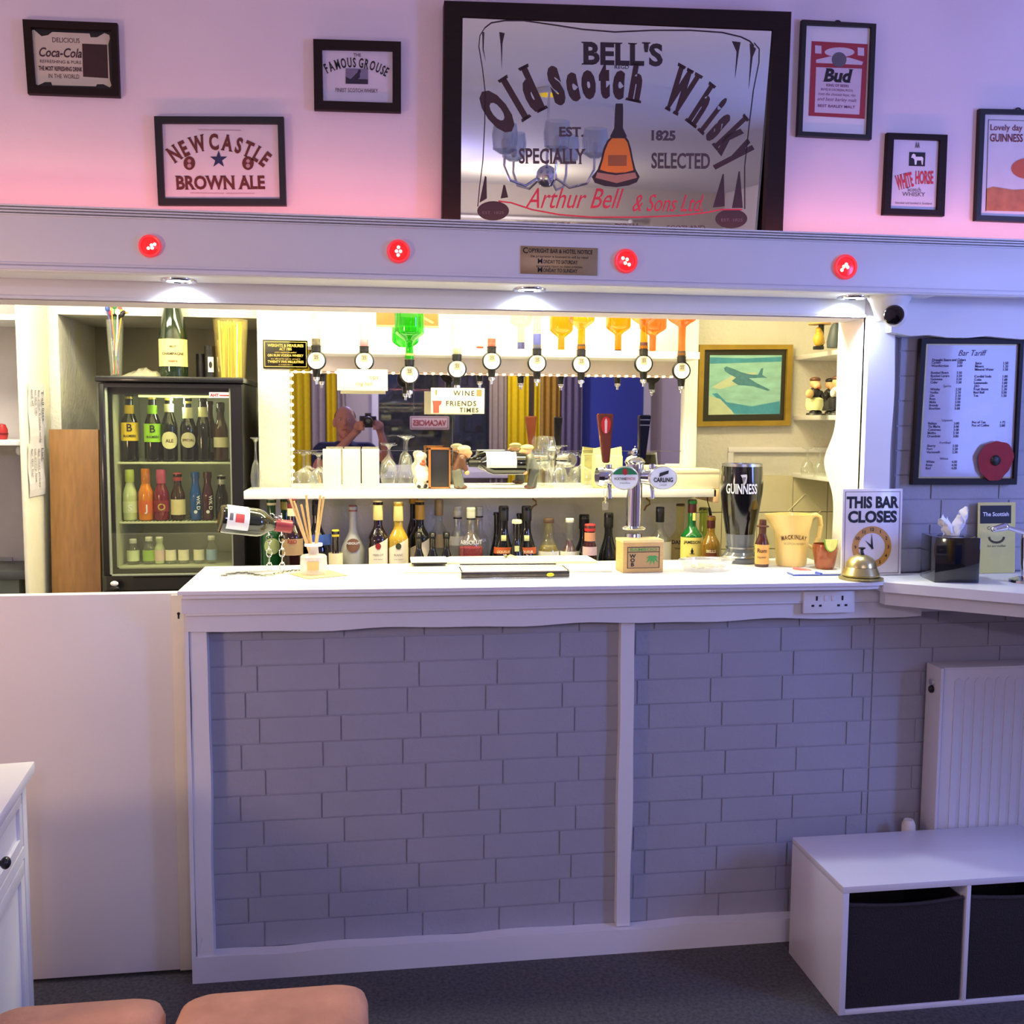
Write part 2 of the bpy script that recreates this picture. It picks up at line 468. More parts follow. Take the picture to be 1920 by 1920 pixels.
# double socket on the apron
so = thing('wall_socket', 'white double socket plate under the right end of the bar top', 'socket', P(1553, 1128, 2.70)+Vector((0, .0, 0)))
k = K(1553, 1128, 2.7)
MB().box(-48*k, 48*k, -.008, .002, -20*k, 20*k, .003).build('plate', GLOSSW, so)
h = MB()
for s_ in (-1, 1):
    for dx, dz, w_, h_ in ((0, 7, 1.6, 4), (-7, -6, 2.4, 1.8), (7, -6, 2.4, 1.8)): h.box((s_*24+dx-w_)*k, (s_*24+dx+w_)*k, -.0090, -.0078, (dz-h_)*k, (dz+h_)*k)
h.build('pin_holes', BLACK, so)
for s_ in (-1, 1): MB().box((s_*7-3.5)*k, (s_*7+3.5)*k, -.011, -.007, 2*k, 12*k, .001).build('rocker', GLOSSW, so)
# bar top
ct = MB()
ct.slab([(-.485, 2.68), (1.40, 2.63), (1.447, 2.64), (1.447, 3.12), (-.49, 3.12)], 1.083, CH-.004)
ct.slab([(-.495, 2.668), (1.41, 2.618), (1.447, 2.626), (1.447, 2.70), (-.495, 2.73)], CH-.010, CH)
ct.slab([(-.495, 2.73), (1.447, 2.70), (1.447, 3.125), (-.495, 3.125)], CH-.010, CH)
cto = tag(ct.build('bar_worktop', GLOSSW, smooth=0), 'long glossy white bar top with a moulded front edge', 'countertop')
lg = tag(MB().slab([(1.449, 2.628), P2 := tuple(PZ(1920, 1112, CH))[:2], (2.3, 1.95), (3.1, 1.8), (3.1, 2.782), (1.56, 2.782), (1.56, 2.764), (1.449, 2.764)], CH-.03, CH-.002).build('side_ledge', GLOSSW, smooth=0), 'white angled side ledge running out right from the bar top', 'ledge')
q = [(1.47, 2.655), (P2[0]+.012, P2[1]+.035), (2.31, 1.99), (2.31, 2.02), (P2[0]+.02, P2[1]+.06), (1.47, 2.685)]
MB().slab(q, CH-.072, CH-.031).build('edge_board', PAINT, lg)
# hatch door left of the bar
hd = thing('hatch_door', 'plain pale half height hatch door left of the bar', 'door', (-.51, 2.78, 0))
MB().box(-.80, 0.018, 0, .035, .012, 1.083, .003).build('panel', M('hatch_paint', (226, 218, 212), .5, var=.03, scale=5, bump=.05), hd)
MB().box(-.022, .018, -.006, .0, .012, 1.078, .002).build('edge_strip', M('edge_paint', (222, 212, 190), .5, var=.05), hd)
kx = P(335, 1153, 2.775)
MB().prism([(kx.x+.51+.004*math.cos(a), kx.z+.004+.004*math.sin(a)) for a in [i*PI/6 for i in range(12)]], -.0075, -.006).box(kx.x+.51-.0022, kx.x+.51+.0022, -.0075, -.006, kx.z-.010, kx.z+.002).build('keyhole', BLACK, hd)

# ================================================================== canopy over the bar
FY = 2.62
cp = thing('bar_canopy', 'long white painted canopy box over the bar carrying small red lights', 'canopy', (0, 0, 0))
z1 = P(960, 432, FY).z; z0 = P(960, 532, FY).z; X0, X1 = -1.9, 3.19
MB().box(X0, X1, FY, FY+.03, z0, z1, .002).build('fascia', PAINT, cp)
mo = MB()
zt = P(960, 415, FY).z
for i in range(4): mo.box(X0, X1, FY-.006-.006*i, FY+.06, z1-.003+i*(zt-z1)/4, z1-.003+(i+1)*(zt-z1)/4-.002, .0015)
mo.box(X0, X1, FY-.007, FY+.004, z0+.004, z0+.012, .002).box(X0, X1, FY-.004, FY+.004, z0+.016, z0+.020, .001)
mo.build('moulding', PAINT, cp)
MB().box(X0, X1, FY+.06, WY-.075, zt-.05, zt-.03).build('top_board', PAINT, cp)
zs_ = z0+.004
MB().box(X0, 1.60, FY+.03, WY-.012, zs_, zs_+.016).build('soffit', GLOSSW, cp)
zl0 = P(700, 575, WY-.01).z
MB().box(X0, 1.447, WY-.010, WY+.02, zl0, zs_+.02, .003).box(X0, 1.447, WY-.016, WY+.02, zl0, zl0+.008, .002).build('inner_board', PAINT, cp)
MB().box(X0, 1.447, 2.925, 2.95, P(960, 590, 2.93).z, 2.29).build('back_board', M('back_board_paint', (226, 220, 212), .6, var=.04), cp)
# red LED lights on the fascia
RED = M('red_lens', (235, 40, 36), .25, var=.05, emit=.8, ecol=(255, 34, 40))
REDC = M('red_led', (255, 200, 190), .3, emit=4.5, ecol=(255, 176, 160))
RING = M('red_ring', (225, 90, 90), .35, var=.05, emit=.55, ecol=(255, 40, 46))
where = ['red LED light at the left end of the canopy, above the drinks fridge', 'red LED light on the canopy above the green bottle', 'red LED light on the canopy just right of the brass plaque', 'red LED light on the canopy beside the security camera']
arr = [[(.25, .1), (.72, .25), (-.2, -.35), (.35, -.3)], [(0, .55), (-.28, 0), (.28, 0), (-.05, -.55)], [(-.5, .35), (.1, .2), (-.15, -.3), (.4, -.5)], [(0, .3), (-.35, 0), (.2, -.05), (-.6, -.45)]]
for (px, py), lb, ar in zip([(282, 462), (747, 472), (1173, 490), (1584, 501)], where, arr):
    t = thing('red_light', lb, 'light', P(px, py, FY), group='red lights on the canopy'); k = K(px, py, FY)
    T = Matrix.Rotation(PI/2, 4, 'X')
    m = MB(); m.T = T; m.lathe([(21*k, 0), (22*k, .006), (20*k, .010), (17*k, .008), (17*k, 0)], 28).build('ring', RING, t)
    m = MB(); m.T = T; m.lathe([(17*k, .001), (17*k, .005), (10*k, .008), (0, .009)], 24).build('lens', RED, t)
    for u, v in ar:
        MB().ball((u*13*k, -.0085, v*13*k), 3.2*k, (1, .5, 1), 10, 6).build('led', REDC, t)
# brass notice plaque
a, b = P(976, 461, FY), P(1120, 517, FY); c_ = (a+b)/2; c_.y = FY
t = thing('brass_plaque', 'small brass notice plaque fixed to the canopy front', 'plaque', c_)
hw, hh = (b.x-a.x)/2, (a.z-b.z)/2
MB().box(-hw, hw, -.003, 0, -hh, hh, .0008).build('plate', M('dull_brass', (166, 140, 98), .4, .55, var=.08), t)
m = MB(); y_ = -.0036
m.text('C', -hw*.88, hh*.48, .0205, y_, 'C', serif=.04, bold=.02); m.text('OPYRIGHT BAR & HOTEL NOTICE', -hw*.80, hh*.54, .0145, y_, 'L', serif=.05, bold=.02, fit=hw*1.66)
m.text('the proprietor is licensed to sell by retail', 0, hh*.2, .009, y_, serif=.04, fit=hw*1.5); m.text('M', -hw*.5, -hh*.24, .018, y_, serif=.04, bold=.02)
m.text('ONDAY TO SATURDAY', -hw*.42, -hh*.22, .013, y_, 'L', serif=.05, bold=.02, fit=hw*.9); m.text('intoxicating liquor on these premises', 0, -hh*.5, .009, y_, serif=.04, fit=hw*1.2)
m.text('M', -hw*.5, -hh*.86, .018, y_, serif=.04, bold=.02); m.text('ONDAY TO SUNDAY', -hw*.42, -hh*.84, .013, y_, 'L', serif=.05, bold=.02, fit=hw*.9)
m.build('lettering', INK, t)
# downlights in the soffit
for (px, py), lb in zip([(335, 521), (993, 540), (1600, 554)], ['round chrome downlight in the canopy soffit above the wine bottle end', 'round chrome downlight in the middle of the canopy soffit', 'round chrome downlight in the canopy soffit beside the security camera']):
    c_ = PZ(px, py, zs_); c_.y = 2.738; c_.x = P(px, py, 2.738).x
    t = thing('downlight', lb, 'light', c_, group='downlights in the canopy soffit')
    MB().lathe([(.030, -.001), (.033, -.005), (.043, -.006), (.045, -.003), (.045, 0)], 28).build('rim', CHROME, t)
    MB().lathe([(0, -.0022), (.031, -.0018)], 24).build('lamp_glass', M('downlight_glass', (250, 250, 255), .3, emit=10, ecol=(225, 238, 255)), t)
    spot('downlight_beam', c_+Vector((0, .018, -.010)), c_+Vector((0, .10, -1)), (.78, .89, 1.0), 17, math.radians(150), 1.0, .03)
# security camera
c_ = P(1668, 556, 2.70); c_.z = zs_
t = thing('security_camera', 'white dome security camera with a black eyeball under the canopy', 'camera', c_)
k = K(1668, 580, 2.7)
m = MB(); m.lathe([(0, 0), (37*k, 0), (37*k, -4*k), (33*k, -10*k), (26*k, -28*k), (22*k, -44*k), (0, -46*k)], 28); m.build('housing', GLOSSW, t)
bc_ = Vector((4*k, -14*k, -34*k))
MB().ball(bc_, 21*k).build('eye_shell', GLOSSW, t)
d = (Vector((0, 0, EYE))-(c_+bc_)).normalized(); d.x -= .12; d.normalize()
m = MB(); m.T = Matrix.Translation(bc_+d*8*k) @ d.to_track_quat('Z', 'Y').to_matrix().to_4x4()
m.lathe([(16.5*k, 2*k), (17*k, 12*k), (15*k, 15*k), (6*k, 16.5*k), (0, 16.8*k)], 24).build('lens', M('lens_black', (8, 8, 14), .1, coat=.8), t)
# warm strip lamp that lights the back bar
t = thing('batten_lamp', 'white batten lamp under the bar ceiling behind the canopy', 'light', (.45, 3.18, 2.30))
MB().box(-.9, .9, -.04, .04, -.02, 0, .004).build('tray', GLOSSW, t)
MB().cyl((-.88, 0, -.024), (.88, 0, -.024), .013).build('tube', M('tube_glow', (255, 246, 214), .4, emit=3, ecol=(255, 244, 200)), t)
# ================================================================== framed things on the upper wall
class Framed:
    """a framed picture on a wall plane: outer and inner corners read off the photograph, clockwise from top left"""
    def __init__(s, name, label, outer, inner, Y, depth, fmat, pmat, cat='picture', sheet='print', hook=False):
        s.Y = Y; s.d = depth
        O = [P(x, y, Y-depth) for x, y in outer]; I = [P(x, y, Y-depth) for x, y in inner]
        c = sum(O, Vector())/4; s.c = Vector((c.x, Y, c.z))
        s.t = thing(name, label, cat, s.c)
        O = [(o.x-s.c.x, o.z-s.c.z) for o in O]; I = [(o.x-s.c.x, o.z-s.c.z) for o in I]
        s.rot = math.atan2(O[1][1]-O[0][1], O[1][0]-O[0][0])
        m = MB(); yb, yf, ym = -.001, -depth, -depth*.55
        vs = [(x, yb, z) for x, z in O]+[(x, yf+.003, z) for x, z in O]
        mid = [((o[0]*.94+i_[0]*.06), yf, (o[1]*.94+i_[1]*.06)) for o, i_ in zip(O, I)]
        vs += mid+[(i_[0]*.96+o[0]*.04, yf, i_[1]*.96+o[1]*.04) for o, i_ in zip(O, I)]+[(x, ym, z) for x, z in I]
        fs = []
        for r in range(4):
            for i in range(4): fs.append((r*4+i, r*4+(i+1) % 4, r*4+4+(i+1) % 4, r*4+4+i))
        fs.append((3, 2, 1, 0))
        m.mesh(vs, fs).build('frame', fmat, s.t, 20)
        s.yp = ym+.0006
        s.sheet = MB().mesh([(x, s.yp, z) for x, z in I], [(0, 1, 2, 3)]).build(sheet, pmat, s.t, 0)
        s.y = s.yp-.0010
        if hook:
            MB().tube([((O[0][0]+O[1][0])/2+.009*math.cos(a), yb-.004, (O[0][1]+O[1][1])/2+.007*math.sin(a)) for a in [i*PI/5 for i in range(6)]], .0022, 6).build('hook', BLACK, s.t)
    def uv(s, x, y):
        p = P(x, y, s.Y-s.d*.55); return p.x-s.c.x, p.z-s.c.z
    def k(s, x, y): return K(x, y, s.Y-s.d*.55)
    def poly(s, m, pts, lift=0.0):
        return m.mesh([(*([s.uv(x, y)[0]]), s.y-lift, s.uv(x, y)[1]) for x, y in pts], [tuple(range(len(pts)))])
    def tx(s, m, t, x, y, h, lift=0.0, w=None, **kw):
        """text whose capitals are h pixels tall with its baseline at pixel y"""
        u, v = s.uv(x, y); kk = s.k(x, y)
        kw.setdefault('rot', s.rot)
        return m.text(t, u, v, h*kk/.70, s.y-lift, fit=(w*kk if w else None), **kw)
    def put(s, m, name, mat): return m.build(name, mat, s.t, 0)
def ring_pts(cx, cy, rx, ry, n=24, a0=0, a1=2*PI): return [(cx+rx*math.cos(a0+(a1-a0)*i/n), cy-ry*math.sin(a0+(a1-a0)*i/n)) for i in range(n)]
UW = WY
# soda advert, far left
f = Framed('framed_advert', 'black framed vintage soda advert on a scalloped cream panel, far left', [(41, 35), (219, 42), (224, 181), (51, 175)], [(58, 51), (207, 57), (210, 166), (66, 160)], UW, .018, BLACKW, BLACK)
m = MB(); f.poly(m, [(59, 57), (64, 56), (78, 68), (90, 66), (98, 60), (168, 63), (170, 70), (182, 70), (196, 62), (205, 66), (206, 72), (203, 84), (206, 150), (209, 160), (206, 164), (194, 158), (182, 158), (180, 162), (98, 160), (96, 154), (84, 154), (72, 160), (66, 158), (66, 148), (63, 140), (62, 78), (59, 66)]); f.put(m, 'cream_panel', M('aged_cream', (196, 188, 170), .6))
m = MB(); f.poly(m, [(154, 82), (201, 84), (203, 147), (156, 144)], .0004); f.put(m, 'dark_picture', M('dark_brown_print', (50, 26, 26), .6, var=.5, scale=60))
m = MB(); f.tx(m, 'DELICIOUS', 124, 80, 9, .0005, w=52, serif=.05)
f.tx(m, 'Coca-Cola', 114, 107, 17, .0005, w=80, shear=.3, bold=.02); f.tx(m, 'REFRESHING & PURE', 114, 119, 6, .0005, w=78, serif=.04)
f.tx(m, 'THE MOST REFRESHING DRINK', 114, 133, 8, .0005, w=82, bold=.03); f.tx(m, 'IN THE WORLD', 120, 147, 8, .0005, w=58, serif=.04)
f.put(m, 'lettering', M('plum_ink', (60, 34, 46), .6))
# brown ale print
f = Framed('framed_advert', 'black framed brown ale print with a blue star, low on the left', [(288, 217), (532, 218), (537, 385), (296, 384)], [(303, 231), (520, 232), (524, 372), (309, 371)], UW, .018, BLACK, M('print_grey', (206, 200, 208), .5, coat=.3))
m = MB(); c = f.uv(413, 412); kk = f.k(413, 300)
m.arc('NEWCASTLE', c[0], c[1], 133*kk, 28*kk/.7, y=f.y, bold=.04, serif=.06, fit=184*kk)
f.tx(m, 'BROWN ALE', 414, 354, 24, w=168, bold=.035, serif=.06)
for x, y in ((355, 306), (465, 306)): f.poly(m, ring_pts(x, y, 11, 13, 16))
f.put(m, 'lettering', BROWNINK)
m = MB(); f.poly(m, [(410+(17 if i % 2 == 0 else 6.6)*math.sin(i*PI/5), 299-(17 if i % 2 == 0 else 6.6)*math.cos(i*PI/5)) for i in range(10)]); f.put(m, 'star', M('navy_ink', (34, 40, 82), .6))
m = MB()
for a, b in (((372, 243), (452, 244)), ((356, 361), (420, 362)), ((424, 362), (478, 362))): f.poly(m, [a, b, (b[0], b[1]+1.2), (a[0], a[1]+1.2)])
for x in (355, 465): f.poly(m, ring_pts(x, 302, 3.5, 3.5, 12), .0004); f.poly(m, ring_pts(x, 311, 4, 4, 12), .0004)
f.put(m, 'rule', M('faint_ink', (170, 140, 150), .6))
# small bird print
f = Framed('framed_advert', 'small dark framed whisky print with a game bird, beside the big mirror', [(587, 72), (752, 77), (752, 210), (589, 205)], [(604, 92), (736, 95), (736, 192), (606, 188)], UW, .018, BLACKW, M('print_lilac', (206, 200, 214), .5, coat=.3))
m = MB(); c = f.uv(669, 240); kk = f.k(669, 120)
m.arc('FAMOUS GROUSE', c[0], c[1], 112*kk, 17*kk/.7, y=f.y, bold=.025, serif=.06, fit=116*kk); f.tx(m, 'THE', 670, 106, 6, w=14, serif=.05); f.tx(m, 'FINEST SCOTCH WHISKY', 669, 173, 7, w=80, serif=.05)
f.put(m, 'lettering', INK)
m = MB(); f.poly(m, [(648, 128), (690, 129), (690, 158), (648, 157)]); f.put(m, 'landscape', M('moor_print', (120, 112, 140), .6, var=.4, scale=40))
m = MB(); f.poly(m, [(648, 144), (656, 148), (690, 149), (690, 158), (648, 157)], .0003); f.poly(m, [(658, 148), (666, 140), (670, 136), (672, 131), (675, 130), (677, 133), (675, 138), (675, 145), (670, 150), (664, 148)], .0004); f.put(m, 'bird', M('bird_ink', (40, 34, 54), .6))
# poster of a beer label, right of the mirror
f = Framed('framed_advert', 'black framed portrait poster of a red beer label, right of the big mirror', [(1505, 36), (1644, 44), (1635, 261), (1496, 254)], [(1513, 46), (1634, 51), (1626, 252), (1505, 246)], UW, .018, BLACK, PAPER, hook=True)
m = MB(); f.poly(m, [(1522, 77), (1627, 83), (1621, 223), (1516, 217)]); f.put(m, 'label_print', M('label_red', (158, 44, 58), .55, var=.1))
m = MB(); f.poly(m, [(1530, 126), (1616, 129), (1611, 215), (1527, 211)], .0004); f.poly(m, ring_pts(1574, 98, 28, 9, 24), .0004)
for x, y in ((1534, 93), (1614, 97)): f.poly(m, [(x-6, y-8), (x+6, y-7), (x+6, y+8), (x-6, y+7)], .0004)
f.poly(m, [(1530, 112), (1556, 106), (1592, 108), (1618, 116), (1616, 122), (1530, 118)], .0004)
f.put(m, 'label_panel', M('label_cream', (206, 190, 206), .55))
m = MB(); f.poly(m, ring_pts(1573, 112, 14, 14, 24), .0007); f.put(m, 'crest', GREYINK)
m = MB(); f.tx(m, 'Bud', 1571, 153, 21, .0008, w=58, shear=.2, bold=.045, serif=.06); f.put(m, 'lettering', INK)
m = MB(); f.tx(m, 'KING OF BEERS', 1570, 163, 4.5, .0008, w=42, bold=.02); f.tx(m, 'BREWED BY OUR ORIGINAL PROCESS', 1569, 171, 4, .0008, w=60)
f.tx(m, 'from the choicest hops, rice', 1569, 180, 5, .0008, w=70, shear=.3); f.tx(m, 'and best barley malt', 1569, 190, 6, .0008, w=74, shear=.3); f.tx(m, 'BEST BARLEY MALT', 1568, 202, 4.5, .0008, w=70, bold=.02); f.put(m, 'small_print', M('plum_print', (120, 60, 100), .6))
# horse print
f = Framed('framed_advert', 'small dark framed whisky print with a white horse emblem', [(1665, 248), (1778, 252), (1772, 405), (1657, 402)], [(1677, 260), (1763, 263), (1757, 393), (1671, 390)], UW, .018, BLACKW, M('print_pale', (204, 204, 220), .5, coat=.3))
m = MB(); f.poly(m, [(1705, 285), (1735, 286), (1734, 312), (1704, 311)]); f.put(m, 'emblem_square', INK)
m = MB(); f.poly(m, [(1710, 290), (1713, 288), (1716, 290), (1717, 294), (1729, 294), (1731, 297), (1730, 309), (1728, 309), (1727, 301), (1719, 301), (1718, 309), (1715, 309), (1714, 299), (1711, 296), (1708, 296)], .0004); f.put(m, 'horse', WHITEINK)
m = MB(); f.tx(m, 'WHITE', 1698, 352, 24, w=32, bold=.03, serif=.05, rot=f.rot+.24); f.tx(m, 'HORSE', 1733, 344, 21, w=34, bold=.03, serif=.05, rot=f.rot+.03); f.put(m, 'lettering', M('poster_red', (196, 50, 62), .6))
m = MB(); f.tx(m, 'Scotch', 1714, 359, 7, w=26, serif=.05); f.tx(m, 'WHISKY', 1713, 368, 7, w=44, serif=.05); f.tx(m, 'blended and bottled in Scotland', 1713, 383, 4, w=68); f.tx(m, 'AA', 1720, 277, 9, w=9, bold=.05); f.put(m, 'small_print', GREYINK)
# stout poster, cut by the edge of the photo; its picture is only plain shapes
f = Framed('framed_advert', 'black framed stout poster with brown ground, cut off at the right edge', [(1838, 203), (1990, 206), (1984, 419), (1830, 413)], [(1848, 213), (1980, 216), (1974, 408), (1840, 403)], UW, .018, BLACK, M('poster_grey', (206, 204, 212), .5, coat=.3), hook=True)
m = MB(); f.tx(m, 'Lovely day for a', 1857, 244, 10, align='L', bold=.01); f.tx(m, 'GUINNESS', 1856, 265, 13, align='L', bold=.02, w=62); f.put(m, 'lettering', M('maroon_ink', (110, 34, 44), .6))
m = MB(); f.poly(m, [(1849, 354), (1862, 350), (1900, 356), (1972, 352), (1970, 398), (1848, 395)]); f.put(m, 'ground_print', M('ochre_print', (178, 112, 72), .6, var=.4, scale=40))
m = MB(); f.poly(m, ring_pts(1930, 316, 34, 20, 24), .0002); f.put(m, 'oval_print', M('orange_print', (190, 92, 60), .6))
m = MB(); f.poly(m, [(1853, 224), (1978, 227), (1978, 228.2), (1854, 225.2)]); f.poly(m, [(1853, 224), (1854.2, 224), (1849, 396), (1847.8, 396)]); f.put(m, 'rule', GREYINK)
# the big whisky mirror
f = Framed('bar_mirror', 'large dark framed whisky advertising mirror above the bar canopy', [(833, 0), (1485, 21), (1468, 452), (829, 432)], [(868, 32), (1448, 57), (1433, 446), (865, 426)], UW, .048, BLACKW, MIRROR, 'mirror', 'mirror_glass')
MI = M('mirror_brown', (54, 26, 30), .5, var=.15)
m = MB()
f.tx(m, "BELL'S", 1165, 123, 36, w=152, bold=.035, serif=.07); f.tx(m, 'REGD', 1164, 131, 6, w=27, serif=.05); f.put(m, 'lettering', M('mirror_black', (38, 24, 32), .5))
m = MB(); kk = f.k(1150, 200)
c = f.uv(1140, 475)
def arcw(t, a_deg, R, size, w_):
    m.arc(t, c[0], c[1], R*kk, size*kk/.7, mid=math.radians(a_deg), y=f.y, bold=.075, serif=.10, fit=w_*kk)
arcw('Old', 124.5, 287, 70, 106); arcw('Scotch', 94.7, 283, 57, 168); arcw('Whisky', 53.2, 291, 70, 186)
f.put(m, 'gothic_lettering', MI)
m = MB(); f.tx(m, 'EST.', 1072, 255, 16, w=46, bold=.03, serif=.07); f.tx(m, '1825', 1244, 262, 16, w=46, bold=.04, serif=.05); f.tx(m, 'SPECIALLY', 1037, 305, 26, w=126, bold=.02, serif=.06); f.tx(m, 'SELECTED', 1278, 314, 26, w=110, bold=.02, serif=.06)
f.tx(m, 'DISTILLERS', 1030, 424, 9, w=84, serif=.06); f.tx(m, 'PERTH', 1178, 426, 9, w=44, serif=.06); f.tx(m, 'SCOTLAND', 1290, 430, 9, w=72, serif=.06)
f.put(m, 'small_lettering', M('mirror_grey', (66, 54, 60), .5))
m = MB(); f.tx(m, 'Arthur Bell', 1080, 388, 36, w=186, shear=.45); f.tx(m, '& Sons Ltd.', 1256, 394, 30, w=134, shear=.45); f.put(m, 'script_lettering', M('mirror_red', (166, 40, 60), .5))
def line(m, pts, w_, lift=0.0):
    for (a, b) in zip(pts, pts[1:]):
        dx, dy = b[0]-a[0], b[1]-a[1]; l = math.hypot(dx, dy) or 1; nx, ny = -dy/l*w_/2, dx/l*w_/2
        f.poly(m, [(a[0]+nx, a[1]+ny), (b[0]+nx, b[1]+ny), (b[0]-nx, b[1]-ny), (a[0]-nx, a[1]-ny)], lift)
m = MB()
line(m, [(908, 56), (920, 47), (945, 43), (980, 43), (1030, 50), (1090, 59), (1150, 64), (1220, 61), (1290, 61), (1350, 65), (1385, 73), (1402, 81), (1410, 90)], 2.4)
line(m, [(908, 56), (899, 70), (897, 90), (904, 130), (909, 170), (909, 230), (906, 300), (900, 350), (897, 385)], 1.8)
line(m, [(1410, 84), (1420, 95), (1420, 120), (1411, 170), (1404, 240), (1398, 310), (1400, 390)], 1.8)
for q in ([(903, 64), (907, 64), (906, 95), (910, 118), (904, 95)], [(935, 64), (945, 66), (941, 85), (940, 132), (938, 90)], [(1369, 81), (1385, 83), (1382, 100), (1376, 150), (1378, 100)], [(1402, 85), (1414, 95), (1408, 110), (1402, 170), (1404, 110)],
          [(910, 328), (913, 330), (914, 370), (900, 378)], [(945, 345), (948, 345), (954, 368), (940, 370)], [(1357, 325), (1359, 325), (1362, 385), (1340, 387)], [(1387, 320), (1389, 320), (1396, 388), (1376, 388)]): f.poly(m, q)
for x, y in ((926, 393), (1375, 408)): f.poly(m, ring_pts(x, y, 30, 18, 24))
f.put(m, 'scroll_border', M('mirror_scroll', (44, 26, 32), .5))
m = MB(); line(m, [(936, 375), (960, 378), (1000, 391), (1050, 400), (1110, 405), (1200, 405), (1280, 402), (1330, 396), (1355, 391), (1395, 391)], 2.6, .0004); f.put(m, 'red_ribbon', MATS['mirror_red'])
m = MB()
for x, y in ((926, 396), (1376, 410)): f.tx(m, 'EST. 1825', x, y+3, 5, .0006, w=40, serif=.05)
f.put(m, 'scroll_lettering', GREYINK)
m = MB(); f.poly(m, [(1154, 195), (1167, 195), (1168, 205), (1168, 240), (1176, 256), (1144, 256), (1152, 240), (1153, 205)], .0003)
f.poly(m, [(1147, 255), (1139, 263), (1132, 278), (1128, 298), (1122, 316), (1111, 330), (1117, 341), (1136, 347), (1158, 349), (1181, 346), (1196, 340), (1201, 330), (1193, 316), (1188, 298), (1184, 278), (1179, 263), (1173, 255)], .0001); f.put(m, 'bell_outline', MATS['mirror_black'])
m = MB(); f.poly(m, [(1148, 259), (1141, 267), (1135, 282), (1131, 300), (1126, 317), (1140, 321), (1156, 323), (1174, 322), (1189, 318), (1185, 300), (1181, 282), (1177, 267), (1171, 259)], .0005); f.put(m, 'bell_body', M('bell_orange', (206, 120, 34), .45))
m = MB(); f.poly(m, [(1121, 322), (1156, 327), (1192, 322), (1196, 332), (1158, 342), (1118, 332)], .0005); f.put(m, 'bell_rim', M('bell_tan', (150, 116, 96), .5))
m = MB(); f.poly(m, [(1141, 290), (1176, 290), (1176, 310), (1141, 310)], .0007); f.put(m, 'bell_label', M('bell_label', (140, 84, 40), .5))

for o_ in f.t.children:          # the glass and its paint lean forward a little inside the frame, as it hangs
    if o_.name.split('.')[0] != 'frame':
        for v_ in o_.data.vertices: v_.co.y -= v_.co.z*.065
# ================================================================== bottles
def bottle(name, label, loc, H, R, glass, cap=None, caplen=.05, capr=None, neck=(.0135, .07), sh=.07, lab=None, lab2=None, txt=(), group=None, flip=False, liquid=None, cat='bottle', rz=0.0, half=80, round_lab=None, foot=True):
    """a bottle standing at loc: glass_body, cap, label and lettering parts; flip hangs it neck down from loc"""
    t = thing(name, label, cat, loc, rz or -.8*math.atan2(loc[0], loc[1]), group)
    T = Matrix.Diagonal((1, 1, -1, 1)) if flip else Matrix.Identity(4)
    rn, nl = neck; zs = H-nl-sh
    prof = [(0, .004), (R*.8, 0), (R*.96, .003), (R, .010), (R, zs)]
    for i in range(1, 8):
        a = i/7.0; prof.append((rn+(R-rn)*(.5+.5*math.cos(PI*a))**(.85), zs+sh*a))
    prof += [(rn, H-.012), (rn*1.18, H-.012), (rn*1.18, H-.002), (rn, H), (0, H)]
    def nb(): m = MB(); m.T = T; return m
    nb().lathe(prof, 24).build('glass_body', glass, t)
    if liquid:
        lm, lv = liquid
        pr = [(0, .008), (R*.93, .008), (R*.93, min(lv, zs))]
        if lv > zs:
            for i in range(1, 8):
                a = i/7.0
                if zs+sh*a < lv: pr.append((.92*(rn+(R-rn)*(.5+.5*math.cos(PI*a))**.85), zs+sh*a))
            if lv > zs+sh: pr.append((rn*.85, lv))
        pr.append((0, pr[-1][1])); nb().lathe(pr, 20).build('liquid', lm, t)
    if cap:
        c = capr or rn*1.12
        nb().lathe([(c, H-caplen), (c*1.02, H-caplen+.002), (c*1.02, H-.001), (c*.9, H+.003), (0, H+.003)], 20).build('cap', cap, t)
    def band(z0, z1, mat, nm, r, hf):
        nb().lathe([(r, z0), (r, z1)], 20, a0=-PI/2-math.radians(hf), a1=-PI/2+math.radians(hf)).build(nm, mat, t, 60)
    if lab: band(lab[0], lab[1], lab[2], 'label', R+.0007, half)
    if lab2: band(lab2[0], lab2[1], lab2[2], 'neck_label', lab2[3] if len(lab2) > 3 else rn*1.16, 85)
    if round_lab:
        zc, rr, mat = round_lab; m = nb(); vs = [(0, -(R+.0012), zc)]
        for q in (.2, .4, .6, .8, 1.0):
            for i in range(20):
                u, v = q*rr*math.cos(i*PI/10), q*rr*math.sin(i*PI/10)
                vs.append(((R+.0012)*math.sin(u/R), -(R+.0012)*math.cos(u/R), zc+v))
        fs = [(0, 1+i, 1+(i+1) % 20) for i in range(20)]
        for q in range(4): fs += [(1+20*q+i, 1+20*q+(i+1) % 20, 21+20*q+(i+1) % 20, 21+20*q+i) for i in range(20)]
        m.mesh(vs, fs).build('label', mat, t, 60)
    by = {}
    for s_, z_, sz, mat in txt: by.setdefault(mat.name, []).append((s_, z_, sz, mat))
    for k_, L_ in by.items():
        m = MB()
        for s_, z_, sz, mat in L_: m.text(s_, 0, z_, sz, 0, wrap=R+.0018, bold=.02)
        m.build('lettering', L_[0][3], t, 0)
    return t

